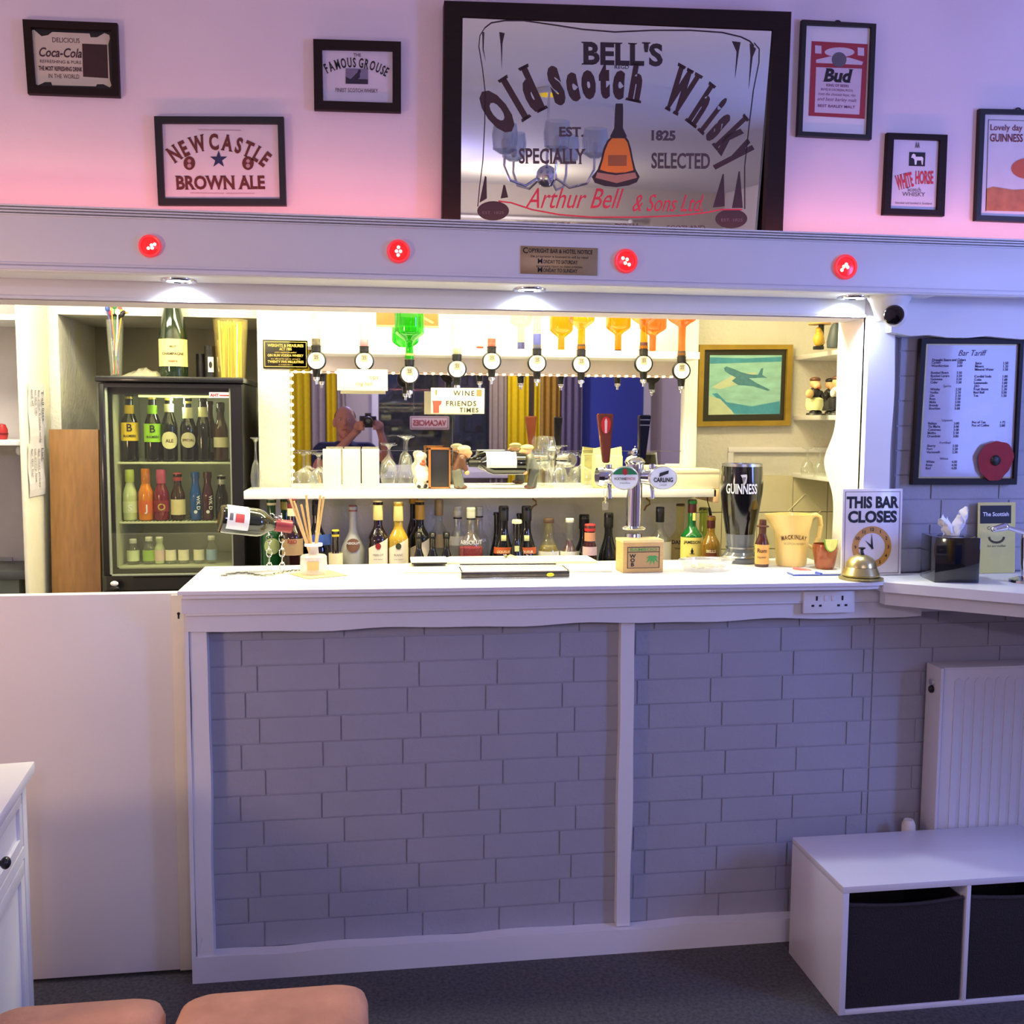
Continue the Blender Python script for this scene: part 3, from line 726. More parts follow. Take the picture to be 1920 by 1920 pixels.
# ================================================================== left end behind the bar
# open white shelf unit at the far left
t = thing('shelf_unit', 'white open shelf unit cut off by the left edge behind the hatch', 'shelves', (P(40, 700, 3.42).x, 3.42, 0))
MB().box(-.013, 0, 0, .28, 0, 2.12, .002).build('side_panel', M('panel_cream', (226, 220, 200), .6, var=.05, bump=.3, bscale=60), t)
for z in (P(30, 825, 3.44).z, P(30, 590, 3.44).z): MB().box(-.5, -.013, .01, .262, z-.018, z, .002).build('shelf', GLOSSW, t)
MB().box(-.5, -.013, .264, .278, 0, 2.12).build('back_panel', M('pinkish_paint', (206, 196, 200), .8), t)
MB().ball((-.035, .06, P(20, 845, 3.48).z), .010, (1, 1, 1.5)).build('clip', GLOSSW, t)
p = P(4, 823, 3.50); p.z = P(30, 825, 3.44).z
t = thing('red_ornament', 'small red ornament on the white shelf at the far left', 'ornament', p)
k = K(4, 800, 3.5)
MB().lathe([(0, 0), (9*k, 0), (11*k, 6*k), (11*k, 20*k), (7*k, 30*k), (0, 32*k)], 16).build('body', M('red_pot', (176, 40, 44), .4), t)
MB().lathe([(9.5*k, 9*k), (11.6*k, 10*k), (11.6*k, 13*k), (9.5*k, 14*k)], 16).build('band', M('dark_red', (110, 24, 30), .4), t)
p = P(12, 1092, 3.46)
t = thing('side_worktop', 'dark grey worktop end under the white shelves at far left', 'worktop', (p.x, 3.46, 0))
tx = P(40, 700, 3.42).x-.0145-p.x
MB().box(-.5, tx, -.03, .218, p.z+.012, p.z+.042, .003).build('top', M('slate_top', (70, 72, 72), .4, var=.2), t)
MB().box(-.48, tx-.03, .0, .218, 0, p.z+.012).build('base', M('grey_green_paint', (120, 128, 116), .6), t)
p = P(10, 1065, 3.682)
t = thing('wall_socket', 'grey metal socket plate at the left edge above the dark worktop', 'socket', p)
k = K(10, 1065, 3.682)
MB().box(-50*k, 15*k, -.008, 0, -22*k, 22*k, .002).build('plate', M('steel_plate', (150, 150, 148), .4, .7), t)
MB().box(-6*k, -2*k, -.009, -.0075, 0, 6*k).box(6*k, 9*k, -.009, -.0075, -14*k, -11*k).box(-12*k, -9*k, -.009, -.0075, -14*k, -11*k).build('pin_holes', BLACK, t)
# papers pinned to the wall end
for (x0, y0, x1, y1), lb, rows in (((50, 718, 84, 830), 'upper of two typed sheets pinned to the wall end beside the plank', ['T all lists', 'for your friends only', 'to the tills', 'and all']), ((50, 832, 84, 926), 'lower of two typed sheets pinned to the wall end beside the plank', ['List', 'the next prices', 'on every line', 'for the bar'])):
    px_ = P(40, 700, 3.42).x+.0015
    ra, rb = ray(x0, y0), ray(x1, y1); ya, yb = ra.y*px_/ra.x, rb.y*px_/rb.x
    za, zb_ = EYE+ra.z*px_/ra.x, EYE+rb.z*px_/rb.x
    t = thing('notice_sheet', lb, 'paper', (px_, (ya+yb)/2, (za+zb_)/2), PI/2, 'sheets pinned to the wall end')
    w_, h_ = (yb-ya)/2, (za-zb_)/2
    m = MB(); n = 8
    for i in range(n):
        za, zb = -h_+2*h_*i/n, -h_+2*h_*(i+1)/n
        m.face([(-w_, -.003-.002*math.sin(i), za), (w_, -.003-.002*math.sin(i), za), (w_, -.003-.002*math.sin(i+1), zb), (-w_, -.003-.002*math.sin(i+1), zb)])
    m.build('sheet', PAPER, t, 60)
    m = MB()
    for i, s_ in enumerate(rows): m.text(s_, w_*(.55-.42*i), h_*.8, w_*(.36 if i == 0 else .26), -.0068, 'L', rot=-PI/2, bold=.01)
    m.build('lettering', GREYINK, t, 0)
# leaning wooden plank
a, b = P(92, 806, 3.60), P(187, 1108, 3.52)
t = thing('wooden_plank', 'wide brown wooden plank leaning beside the drinks fridge', 'plank', ((a.x+b.x)/2-.004, 3.52, 0))
w_ = (P(185, 900, 3.55).x-P(91, 900, 3.55).x)/2
m = MB(); m.T = Matrix.Shear('XY', 4, (0, 0)) @ Matrix.Rotation(-.05, 4, 'X')
m.box(-w_, w_, 0, .018, .012, a.z+.004, .002).build('board', M('oak_board', (132, 92, 48), .5, var=.35, scale=14, stretch=(6, 6, .8)), t)
# ------------------------------------------------------------------ drinks fridge
FF = 3.52
fl = P(189, 900, FF); fr_ = P(456, 900, FF); ftz = P(300, 706, FF).z; fbz = P(300, 1090, FF).z-.035
fx = (fl.x+fr_.x)/2; fw = (fr_.x-fl.x)/2; fh = ftz-fbz
t = thing('back_cabinet', 'low dark cabinet that carries the drinks fridge', 'cabinet', (fx, FF, 0))
MB().box(-fw-.01, fw+.02, .03, .46, .08, fbz-.002, .003).build('body', M('charcoal_board', (30, 30, 34), .5), t)
MB().box(-fw, fw, .06, .44, 0, .08).build('plinth', BLACK, t)
for i in range(2): MB().box(-fw+.005+i*fw, i*fw-.005, .012, .03, .1, fbz-.02, .003).build('door', M('charcoal_board', (30, 30, 34), .5), t)
fg = thing('drinks_fridge', 'black glass door drinks fridge full of bottles behind the bar', 'fridge', (fx, FF, fbz))
FB = M('fridge_black', (16, 16, 17), .35, coat=.3); FI = M('fridge_liner', (176, 178, 158), .5, var=.04)
ib = .035
m = MB(); m.box(-fw, -fw+ib, .035, .46, 0, fh-.02).box(fw-ib, fw, .035, .46, 0, fh-.02).box(-fw+ib, fw-ib, .035, .46, 0, .075).box(-fw+ib, fw-ib, .035, .46, fh-.06, fh-.02).box(-fw+ib, fw-ib, .43, .46, .075, fh-.06)
m.build('cabinet', FB, fg)
m = MB(); m.box(-fw+ib, -fw+ib+.006, .04, .43, .075, fh-.06).box(fw-ib-.006, fw-ib, .04, .43, .075, fh-.06).box(-fw+ib, fw-ib, .424, .43, .075, fh-.06).box(-fw+ib, fw-ib, .04, .43, .075, .08)
m.build('liner', FI, fg)
MB().box(-fw-.008, fw+.008, -.01, .46, fh-.019, fh, .004).build('top', FB, fg)
dtop = P(300, 727, FF).z-fbz; dbot = P(300, 1080, FF).z-fbz; dl = P(200, 900, FF).x-fx; dr_ = P(435, 900, FF).x-fx
dz0, dz1 = .055, fh-.024
m = MB(); m.box(-fw, dl, 0, .032, dz0, dz1, .004).box(dr_, fw, 0, .032, dz0, dz1, .004).box(dl, dr_, 0, .032, dz0, dbot, .003).box(dl, dr_, 0, .032, dtop, dz1, .003)
do = m.build('door', FB, fg)
MB().box(dl, dr_, .012, .016, dbot, dtop).build('pane', MG('fridge_glass', (244, 246, 236), .03, .45, 0, .015), do)
m = MB(); m.box(dl, dl+.006, .008, .022, dbot, dtop).box(dr_-.006, dr_, .008, .022, dbot, dtop).box(dl, dr_, .008, .022, dbot, dbot+.006); m.build('gasket', M('grey_gasket', (150, 156, 136), .6), do)
a, b = P(391, 735, FF), P(434, 746, FF)
MB().box(a.x-fx, b.x-fx, .0105, .0118, b.z-fbz, a.z-fbz).build('sticker', PAPER, do)
MB().text('AHT', a.x-fx+.003, b.z-fbz+.004, .014, .0100, 'L', bold=.05).box(a.x-fx+.034, b.x-fx-.003, .0098, .0100, b.z-fbz+.006, b.z-fbz+.010).build('lettering', REDINK, do)
MB().ball((P(215, 1106, FF).x-fx, .0, .012), .010, (1.5, .6, 1)).box(-fw+.09, fw-.09, .02, .034, .004, .045).build('grille', BLACK, fg)
part_label(MB().ball((P(215, 1106, FF).x-fx, -.002, .03), .009, (1.5, .6, 1)).build('switch', GLOSSW, fg), 'white switch')
RY = FF+.20
shz = [P(300, 866, RY-.12).z-fbz, P(300, 977, RY-.12).z-fbz]
for z in shz:
    m = MB(); x0, x1 = -fw+ib+.006, fw-ib-.006
    m.box(x0, x1, .06, .066, z-.007, z, .001)
    for i in range(30): m.box(x0+i*(x1-x0)/30, x0+i*(x1-x0)/30+.003, .066, .42, z-.004, z)
    m.build('shelf', M('wire_white', (206, 208, 180), .4), fg)
point('fridge_lamp', (fx, FF+.10, ftz-.085), (.95, 1.0, .66), 1.5, .02)
MB().box(-.12, .12, .07, .10, fh-.068, fh-.061).build('lamp_cover', M('lamp_cover', (240, 244, 200), .4, emit=1.5, ecol=(236, 244, 170)), fg)
# bottles in the fridge
YEL = M('mango_label', (226, 190, 40), .5); GRN = M('lime_label', (150, 205, 40), .5); CRM = M('bottle_cream', (222, 214, 170), .5)
GOLD = M('gold_foil', (206, 186, 84), .35, .4); WHT = M('bottle_white', (230, 228, 214), .5)
AMB = M('amber_brown', (58, 34, 16), .08, coat=.6); ORG = M('orange_pop', (214, 122, 30), .12, coat=.6); RPOP = M('raspberry_pop', (120, 26, 50), .12, coat=.6)
BLU = M('blue_pop', (30, 80, 150), .12, coat=.6); PALEG = M('pale_pop', (190, 200, 150), .12, coat=.6)
def fb(px, top, wpx, shelf, lb, glass, **kw):
    y = FF+.11+kw.pop('dy', 0); x = P(px, 900, y).x; k = K(px, 850, y)
    z = fbz+(shz[shelf]+.0005 if shelf < 2 else .081)
    H = P(px, top, y).z-z
    kw.setdefault('neck', (.0125, H*.22)); kw.setdefault('sh', H*.28)
    return bottle('fridge_bottle', lb, (x, y, z), H, wpx*k*.45, glass, group='bottles in the drinks fridge', **kw)
fb(246, 737, 36, 0, 'dark cider bottle with a big yellow B label, fridge top shelf', DKG, lab=(.072, .135, YEL), lab2=(.165, .195, YEL, .0165), cap=GOLD, caplen=.02, txt=[('B', .105, .036, INK), ('BULMERS', .085, .011, INK)])
fb(289, 738, 36, 0, 'dark cider bottle with a big lime green B label, fridge top shelf', DKG, lab=(.068, .131, GRN), lab2=(.165, .195, GRN, .0165), cap=GOLD, caplen=.02, txt=[('B', .101, .036, INK), ('BULMERS', .082, .011, INK)])
fb(320, 740, 34, 0, 'dark beer bottle with a pale round label beside the lime cider', DKG, round_lab=(.074, .030, CRM), lab2=(.172, .200, CRM, .0160), cap=GOLD, caplen=.02, txt=[('ALE', .067, .016, BROWNINK)])
fb(355, 746, 34, 0, 'dark beer bottle with a beige neck band and oval label', DKG, round_lab=(.075, .027, M('oatmeal', (190, 180, 150), .5)), lab2=(.150, .188, CRM, .0178), cap=GOLD, caplen=.02, txt=[('SPECIAL', .071, .012, BROWNINK)])
fb(383, 744, 30, 0, 'slim dark bottle with a black cap and cream neck label', DKG, lab2=(.150, .190, CRM, .0160), cap=BLACK, caplen=.018)
fb(395, 752, 28, 0, 'dark bottle standing behind the cream necked one in the fridge', AMB, lab=(.03, .08, M('moss_label', (120, 124, 90), .5)), dy=.09)
fb(416, 756, 30, 0, 'brown bottle with a small pale label, right end of fridge top shelf', AMB, lab=(.05, .085, M('oatmeal', (190, 180, 150), .5)), cap=DKG, caplen=.03)
fb(243, 882, 30, 1, 'pale clear fruit drink bottle, left end of fridge middle shelf', PALEG, lab=(.028, .068, M('pale_label', (206, 216, 170), .5)), cap=M('lime_foil', (196, 214, 100), .4), caplen=.04, capr=.015, txt=[('S', .035, .032, WHITEINK)])
fb(273, 880, 32, 1, 'orange fruit drink bottle on the fridge middle shelf', ORG, lab=(.026, .070, M('orange_label', (214, 96, 40), .5)), cap=ORG, caplen=.05, capr=.015, txt=[('J', .033, .034, WHITEINK)])
fb(302, 882, 32, 1, 'dark red fruit drink bottle with a pink neck foil', RPOP, lab=(.032, .070, M('crimson_label', (140, 30, 44), .5)), cap=M('pink_foil', (206, 90, 120), .4), caplen=.045, capr=.0155, txt=[('O', .037, .034, M('gold_ink', (196, 170, 90), .45))])
fb(333, 888, 30, 1, 'brown bottle with a plain cream label on the fridge middle shelf', AMB, lab=(.020, .074, M('cream_label', (226, 210, 160), .5)), cap=M('red_foil', (190, 60, 60), .4), caplen=.025)
for px, gl, lb in ((366, BLU, 'blue bottle with white upright lettering on the fridge middle shelf'), (389, M('maroon_pop', (70, 30, 44), .12, coat=.6), 'maroon bottle with white upright lettering on the fridge middle shelf')):
    tb = fb(px, 886, 24, 1, lb, gl, cap=gl, caplen=.02)
    m = MB(); R_ = 24*.45*K(px, 930, FF+.11)+.0018
    for i, ch in enumerate('WKD'): m.text(ch, .0045, .077-.017*i, .018, 0, wrap=R_, rot=-PI/2, bold=.03)
    m.mesh([(.006*math.cos(i*PI/8), -R_, .030+.006*math.sin(i*PI/8)) for i in range(16)], [tuple(range(16))])
    m.build('lettering', WHITEINK, tb, 0)
fb(415, 892, 26, 1, 'black bottle with a silver neck, right end of fridge middle shelf', DKG, cap=M('silver_foil', (190, 190, 180), .3, .6), caplen=.03)
for i, (px, top, w_, gl, lb) in enumerate([(246, 1012, 26, CLEAR, 'left of two small clear mixer bottles, fridge bottom shelf'), (276, 1008, 26, CLEAR, 'clear mixer bottle with a green label, fridge bottom shelf'), (296, 1008, 22, PALEG, 'small pale pink mixer bottle, fridge bottom shelf'),
        (317, 1034, 22, CLEAR, 'leftmost of three short jars with cream labels, fridge bottom shelf'), (341, 1034, 22, CLEAR, 'middle of three short jars with cream labels, fridge bottom shelf'), (370, 1034, 22, CLEAR, 'rightmost of three short jars with cream labels, fridge bottom shelf'),
        (394, 1006, 22, CLEAR, 'clear water bottle with a blue label, fridge bottom shelf')]):
    fb(px, top, w_, 2, lb, gl, lab=((.012, .05, [M('pale_label', (206, 216, 170), .5), M('green_label', (150, 186, 80), .5), M('blush_label', (220, 190, 180), .5), CREAMP, CREAMP, CREAMP, M('sky_label', (150, 180, 214), .5)][i])), neck=(.011, .02), sh=.022, cap=WHT, caplen=.012)
# things on top of the fridge
TZ = ftz+.0008
def onf(px, y): q = P(px, 700, y); return Vector((q.x, y, TZ))
TY = FF+.16
b_ = onf(326, TY); k = K(326, 640, TY)
t = bottle('display_bottle', 'giant dark green sparkling wine bottle on top of the fridge', b_, .42, 27*k, M('champagne_green', (26, 40, 26), .08, coat=.7), lab=(P(326, 688, TY).z-TZ, P(326, 637, TY).z-TZ, M('champagne_label', (222, 202, 130), .5)), half=75, neck=(.020, .12), sh=.17, cap=M('champagne_foil', (206, 190, 140), .4, .3), caplen=.16, txt=[('CHAMPAGNE', P(326, 667, TY).z-TZ, .013, INK), ('BRUT', P(326, 653, TY).z-TZ, .009, INK), ('RESERVE', P(326, 680, TY).z-TZ, .008, REDINK)])
# jar of novelty stirrers
b_ = onf(218, TY); k = K(218, 640, TY); H_ = P(218, 600, TY).z-TZ
t = thing('stirrer_glass', 'tall clear glass holding coloured novelty stirrers on the fridge', 'glass', b_)
MB().lathe([(0, .002), (10*k, 0), (11*k, .004), (17*k, H_), (16*k, H_), (10*k, .008), (0, .008)], 20).build('glass_body', CLEAR, t)
rnd = random.Random(4)
for i, (col, nm) in enumerate([((230, 190, 50), 'yellow'), ((200, 60, 60), 'red'), ((60, 150, 80), 'green'), ((190, 80, 120), 'pink'), ((60, 80, 150), 'blue'), ((230, 140, 60), 'orange'), ((240, 240, 230), 'white')]):
    a = i*.9; mt = M('stirrer_'+nm, col, .4)
    x1, y1 = 13*k*math.cos(a), 13*k*math.sin(a); z1_ = H_+.02+.012*(i % 3)
    s_ = tag(MB().cyl((-x1*.4, -y1*.4, .012), (x1, y1, z1_), .0024, seg=8).ball((x1, y1, z1_+.006), .009, (1, .7, 1.2)).build('stirrer', mt, None, loc=b_), nm+' plastic drink stirrer standing in the tall glass on the fridge', 'stirrer', 'stirrers in the tall glass')
t = thing('toy_bird', 'small black plastic bird figure perched on the stirrer glass', 'figure', b_+Vector((10*k, -.005, H_+.018)))
MB().ball((0, 0, 0), .013, (1.3, .8, .8)).ball((.014, 0, .008), .008).cyl((-.01, 0, 0), (-.034, 0, -.006), .006, .002).cap((.0, 0, -.004), (-.004, 0, -.03), .004, .002).build('body', BLACK, t, remesh=.002)
MB().cyl((.02, 0, .008), (.032, 0, .005), .004, .0005).build('beak', M('orange_plastic', (230, 130, 40), .4), t)
# crumpled clear bag
b_ = onf(266, TY-.05); k = K(266, 690, TY)
m = MB(); rnd = random.Random(9); V = []; nx, ny = 14, 8
for j in range(ny):
    for i in range(nx):
        u, v = i/(nx-1), j/(ny-1); h_ = math.sin(PI*u)**.7*math.sin(PI*v)**.5*(.012+.03*u)
        V.append(((u-.5)*72*k+rnd.uniform(-.003, .003), (v-.5)*.10, .002+h_*rnd.uniform(.6, 1.2)))
F_ = [(j*nx+i, j*nx+i+1, (j+1)*nx+i+1, (j+1)*nx+i) for j in range(ny-1) for i in range(nx-1)]
t = tag(m.mesh(V, F_).build('plastic_bag', MG('bag_film', (236, 232, 200), .15, 1.2, .25), None, 60, loc=b_), 'crumpled clear plastic bag lying on the fridge top', 'bag')
# two black tins
for (px, top, w_, dy), lb in zip([(378, 664, 20, .05), (394, 649, 20, .0)], ['shorter plain black tin on the fridge beside the giant bottle', 'taller black tin with a small white picture label on the fridge']):
    y = TY+dy; b_ = onf(px, y); k = K(px, 690, y); h_ = P(px, top, y).z-TZ
    t = thing('black_tin', lb, 'tin', b_, group='black tins on the fridge')
    MB().lathe([(0, 0), (w_/2*k, 0), (w_/2*k, h_*.78), (w_/2*k*.94, h_*.79), (0, h_*.79)], 20).build('body', BLACK, t)
    MB().lathe([(w_/2*k*1.03, h_*.74), (w_/2*k*1.03, h_), (0, h_)], 20).build('lid', M('tin_lid', (14, 14, 18), .3), t)
    if px > 390:
        MB().lathe([(w_/2*k+.0008, h_*.2), (w_/2*k+.0008, h_*.66)], 10, a0=-PI/2-.2, a1=-PI/2+.85).build('label', WHT, t, 60)
        MB().mesh([(-.001+.006*math.cos(i*PI/6)+.006, -w_/2*k-.0022, h_*.42+.012*math.sin(i*PI/6)) for i in range(12)], [tuple(range(12))]).build('picture', INK, t, 0)
# tub of straws
b_ = onf(434, TY); k = K(434, 640, TY); H_ = P(434, 600, TY).z-TZ
t = thing('straw_tub', 'clear plastic tub packed with yellow and orange straws on the fridge', 'tub', b_)
MB().lathe([(0, .002), (26*k, 0), (33*k, H_), (31.5*k, H_), (25*k, .004), (0, .004)], 28).build('tub', MG('yellow_film', (255, 246, 190), .08, 1.0, .05), t)
YS = [M('straw_yellow', (250, 236, 60), .45), M('straw_orange', (240, 150, 60), .45), M('straw_lime', (220, 230, 90), .45)]
rnd = random.Random(12)
for i in range(46):
    a, r0 = rnd.uniform(0, 2*PI), rnd.uniform(.2, .9)
    a2 = a+rnd.uniform(-.5, .5); mt = YS[1] if rnd.random() < .28 else (YS[2] if rnd.random() < .25 else YS[0])
    m = MB().cyl((21*k*r0*math.cos(a), 21*k*r0*math.sin(a), .006), (26*k*r0*math.cos(a2), 26*k*r0*math.sin(a2), H_*rnd.uniform(.86, 1.0)), .0030, seg=6)
    s_ = tag(m.build('drinking_straw', mt, None, loc=b_), ('orange' if mt is YS[1] else 'lime yellow' if mt is YS[2] else 'bright yellow')+' drinking straw standing in the clear tub on the fridge', 'straw', ('orange' if mt is YS[1] else 'lime yellow' if mt is YS[2] else 'bright yellow')+' straws in the tub')
# black measures notice
a, b = P(493, 637, MY), P(578, 692, MY); c_ = (a+b)/2
t = thing('measures_sign', 'black and gold weights and measures notice beside the spirit optics', 'sign', (c_.x, MY, c_.z))
hw, hh = (b.x-a.x)/2, (a.z-b.z)/2
MB().box(-hw, hw, -.006, 0, -hh, hh, .001).build('board', M('sign_black', (28, 22, 16), .4), t)
m = MB(); y_ = -.0068; e = .008
m.box(-hw+e*.6, hw-e*.6, y_, y_+.0004, hh-e, hh-e+.002).box(-hw+e*.6, hw-e*.6, y_, y_+.0004, -hh+e-.002, -hh+e).box(-hw+e*.6, -hw+e*.6+.002, y_, y_+.0004, -hh+e, hh-e).box(hw-e*.6-.002, hw-e*.6, y_, y_+.0004, -hh+e, hh-e).build('border', GOLDINK, t, 0)
m = MB(); m.text('WEIGHTS & MEASURES', 0, hh*.52, .014, y_, fit=hw*1.6, serif=.04, bold=.02); m.text('ACT 1985', 0, hh*.28, .013, y_, fit=hw*.55, bold=.02); m.text('unless supplied pre-packed', 0, hh*.10, .007, y_)
m.text('GIN RUM VODKA WHISKY', 0, -hh*.16, .012, y_, fit=hw*1.6, bold=.02); m.text('are offered for sale or served in', 0, -hh*.36, .007, y_, fit=hw*1.3); m.text('TWENTY FIVE MILLILITRES', 0, -hh*.60, .012, y_, fit=hw*1.6, bold=.02); m.text('or multiples thereof', 0, -hh*.76, .006, y_)
m.build('lettering', GOLDINK, t, 0)
# ================================================================== the back bar: mirror, shelves, optics
bx0 = P(545, 800, MY).x; bx1 = P(1278, 800, MY).x
bz_beam0, bz_beam1 = P(900, 699, 3.60).z, P(900, 655, 3.52).z
sz = P(900, 917, 3.50).z      # top of the back shelf
t = thing('back_bar_mirror', 'wide mirror on the wall behind the optics reflecting the room', 'mirror', (0, MY, 0))
jz = P(900, 845, MY).z; jx = P(848, 800, MY).x
for x0, x1, z0, z1 in ((bx0, jx-.0008, jz+.001, 2.02), (jx+.0008, bx1, jz+.001, 2.02), (bx0, jx-.0008, sz, jz-.001), (jx+.0008, bx1, sz, jz-.001)):
    MB().box(x0, x1, -.006, -.001, z0, z1).build('mirror_pane', MIRROR, t, 0)
# optic shelf: board with bracket face below
sx1 = P(1306, 680, 3.6).x
t = thing('optic_shelf', 'long white shelf board that carries the row of spirit optics', 'shelf', (0, 0, 0))
bx_l = P(578, 660, 3.5).x
bx_l = P(586, 660, 3.475).x
MB().box(bx_l, sx1-.03, 3.475, 3.642, bz_beam1-.026, bz_beam1, .002).build('board', GLOSSW, t)
MB().box(bx_l, sx1-.04, 3.622, 3.642, bz_beam0, bz_beam1-.026).build('rail', M('rail_pink', (214, 200, 190), .5), t)
# pillar right of the mirror
struct(MB().box(bx1, PXR, MY-.03, MY, sz+.002, 2.3, .003), 'trim_5', GLOSSW)
# back shelf under the mirror
lx, rx = P(458, 922, 3.46).x, P(1340, 922, 3.46).x
t = thing('back_shelf', 'long white shelf under the mirror crowded with glasses and figurines', 'shelf', (0, 0, 0))
MB().box(lx, rx, 3.44, 3.642, sz-.028, sz, .002).build('board', GLOSSW, t)
ex = P(1338, 925, 3.44).x
MB().box(ex, ex+.02, 3.44, 3.642, sz-.048, sz+.0, .002).build('end_block', M('pine_pale', (226, 190, 150), .5), t)
# worktop under it
t = thing('back_worktop', 'worktop under the back shelf holding the row of spirit bottles', 'worktop', (0, 0, 0))
WT = .95
MB().box(-.36, 1.88, 3.34, 3.64, WT-.035, WT-.0005, .003).build('top', M('worktop_grey', (150, 150, 140), .4, var=.15), t)
MB().box(-.35, 1.86, 3.38, 3.64, .0, WT-.035).build('base', M('cabinet_paint', (190, 186, 176), .6), t)
# LED bead string round the mirror edge
t = thing('string_lights', 'string of tiny warm LED beads around the edge of the bar mirror', 'lights', (0, MY-.012, 0))
zt_ = bz_beam0-.004
MB().tube([(bx0+.004, 0, sz+.01), (bx0+.004, 0, zt_), (bx1-.01, 0, zt_)], .003, 6).build('cord', M('clear_cord', (240, 220, 200), .4), t)
LEDM = M('warm_bead', (255, 236, 214), .4, emit=2.0, ecol=(255, 214, 180))
n = 15
for i in range(n): MB().ball((bx0+.006, -.003, sz+.03+i*(zt_-sz-.04)/(n-1)), .0066, (1, .6, 1), 8, 6).build('bead', LEDM, t)
n = 50
for i in range(n): MB().ball((bx0+.02+i*(bx1-bx0-.04)/(n-1), -.003, zt_+.001), .0066, (1, .6, .8), 8, 6).build('bead', LEDM, t)
# ------------------------------------------------------------------ optics with upturned bottles
OPW = M('optic_white', (238, 236, 224), .35); OPB = M('optic_black', (16, 15, 15), .3)
OY = 3.455
AMBER = MG('amber_spirit', (255, 176, 40), .04, .6, .10); GREENG = MG('green_spirit', (60, 200, 40), .04, .6, .12); BROWNS = MG('brown_spirit', (226, 160, 96), .04, .6, .10)
PALE = MG('pale_spirit', (255, 250, 214), .04, .8)
opts = [(593, 676, 624, 'leftmost spirit optic, beside the black measures notice', ('clear spirit bottle with a dark neck hung over the leftmost optic', CLEAR, M('dark_collar', (90, 80, 66), .4), 42, 600, .022)),
        (683, 677, 628, 'spirit optic behind the cream note card', ('clear spirit bottle with a pink neck hung over the note card', CLEAR, M('pink_collar', (226, 120, 140), .4), 44, 600, .022)),
        (768, 702, 655, 'low spirit optic under the bright green bottle', ('bright green spirit bottle hung neck down over its optic', GREENG, None, 56, 642, .02)),
        (857, 692, 640, 'spirit optic right above the wine and friends sign', ('clear spirit bottle hung over the wine and friends sign', CLEAR, M('grey_collar', (150, 150, 130), .4), 46, 606, .02)),
        (922, 677, 620, 'spirit optic under the red necked bottle', ('clear spirit bottle with a red neck band hung on its optic', CLEAR, M('red_collar', (226, 70, 60), .4), 46, 604, .026)),
        (1007, 681, 606, 'spirit optic under the blue necked bottle', ('yellow spirit bottle with a long blue neck hung on its optic', PALE, M('blue_collar', (70, 76, 150), .4), 46, 600, .05)),
        (1090, 683, 640, 'spirit optic under the golden bottle, middle of the right three', ('golden spirit bottle hung neck down, left of the pale blue door reflection', AMBER, M('black_collar', (40, 34, 30), .4), 48, 618, .018)),
        (1207, 682, 628, 'spirit optic beneath the golden bottle with a red and black neck', ('golden spirit bottle with a red and black neck hung on its optic', AMBER, M('redblack_collar', (60, 24, 26), .4), 50, 612, .024)),
        (1278, 695, 640, 'rightmost spirit optic, beside the gold framed picture', ('dark amber spirit bottle hung over the rightmost optic', BROWNS, M('black_collar', (40, 34, 30), .4), 54, 614, .018))]
k = K(900, 680, OY)
for i, (px, py, nk, lb, (blb, glass, collar, wpx, shy, cl)) in enumerate(opts):
    c_ = P(px, py, OY)
    t = thing('spirit_optic', lb, 'optic', c_, group='spirit optics on the shelf')
    T = Matrix.Rotation(PI/2, 4, 'X')
    m = MB(); m.T = T; m.lathe([(0, -.012), (17.5*k, -.012), (18*k, -.008), (18*k, .001), (15.6*k, .003), (15.3*k, .001), (0, .001)], 32).build('dial', OPB, t)
    m = MB(); m.T = T; m.lathe([(15.2*k, .0012), (15.0*k, .0026), (0, .0028)], 28).build('face', OPW, t)
    m = MB(); m.box(-6*k, 6*k, -.0036, -.0028, -1*k, 11*k).build('panel', M('optic_panel', (150, 146, 120), .4), t)
    m = MB(); m.text('25', 0, 3*k, 8*k, -.0042, bold=.03); m.text('ml', 0, -8*k, 4*k, -.0042); m.build('lettering', GREYINK, t, 0)
    m = MB(); m.cyl((0, .004, 16*k), (0, .004, 25*k), 8.8*k).cyl((0, .004, 25*k), (0, .004, 27*k), 9.4*k); m.build('collar', OPB, t)
    m = MB(); m.lathe([(7.6*k, 0), (6.2*k, -14*k), (4.5*k, -16*k), (0, -16*k)], 16, (0, .002, -15*k)); m.box(-.012, .012, .006, .028, -6*k, 8*k).build('body', OPB, t)
    m = MB(); m.lathe([(0, 0), (5.6*k, 0), (5.8*k, -5*k), (2.6*k, -7*k), (2.2*k, -13*k), (0, -13*k)], 14, (0, .002, -30*k)); m.box(-5.8*k, 5.8*k, -.002, .010, -35*k, -31*k, .001).build('spout', CHROME, t)
    # the bottle: neck down into the collar
    mouth = Vector((c_.x, OY+.004, c_.z+27*k+.001))
    shz_ = P(px, shy, OY).z
    nl = max(.03, shz_-mouth.z-.0); Hb = .30
    rb = wpx*K(px, 610, OY)/2
    bt = bottle('spirit_bottle', blb, mouth+Vector((0, 0, Hb)), Hb, rb, glass, group='bottles hung on the optics', flip=True, neck=(7*k, nl), sh=.035, cap=collar or M('green_collar', (120, 140, 70), .4), caplen=cl, capr=7.6*k)
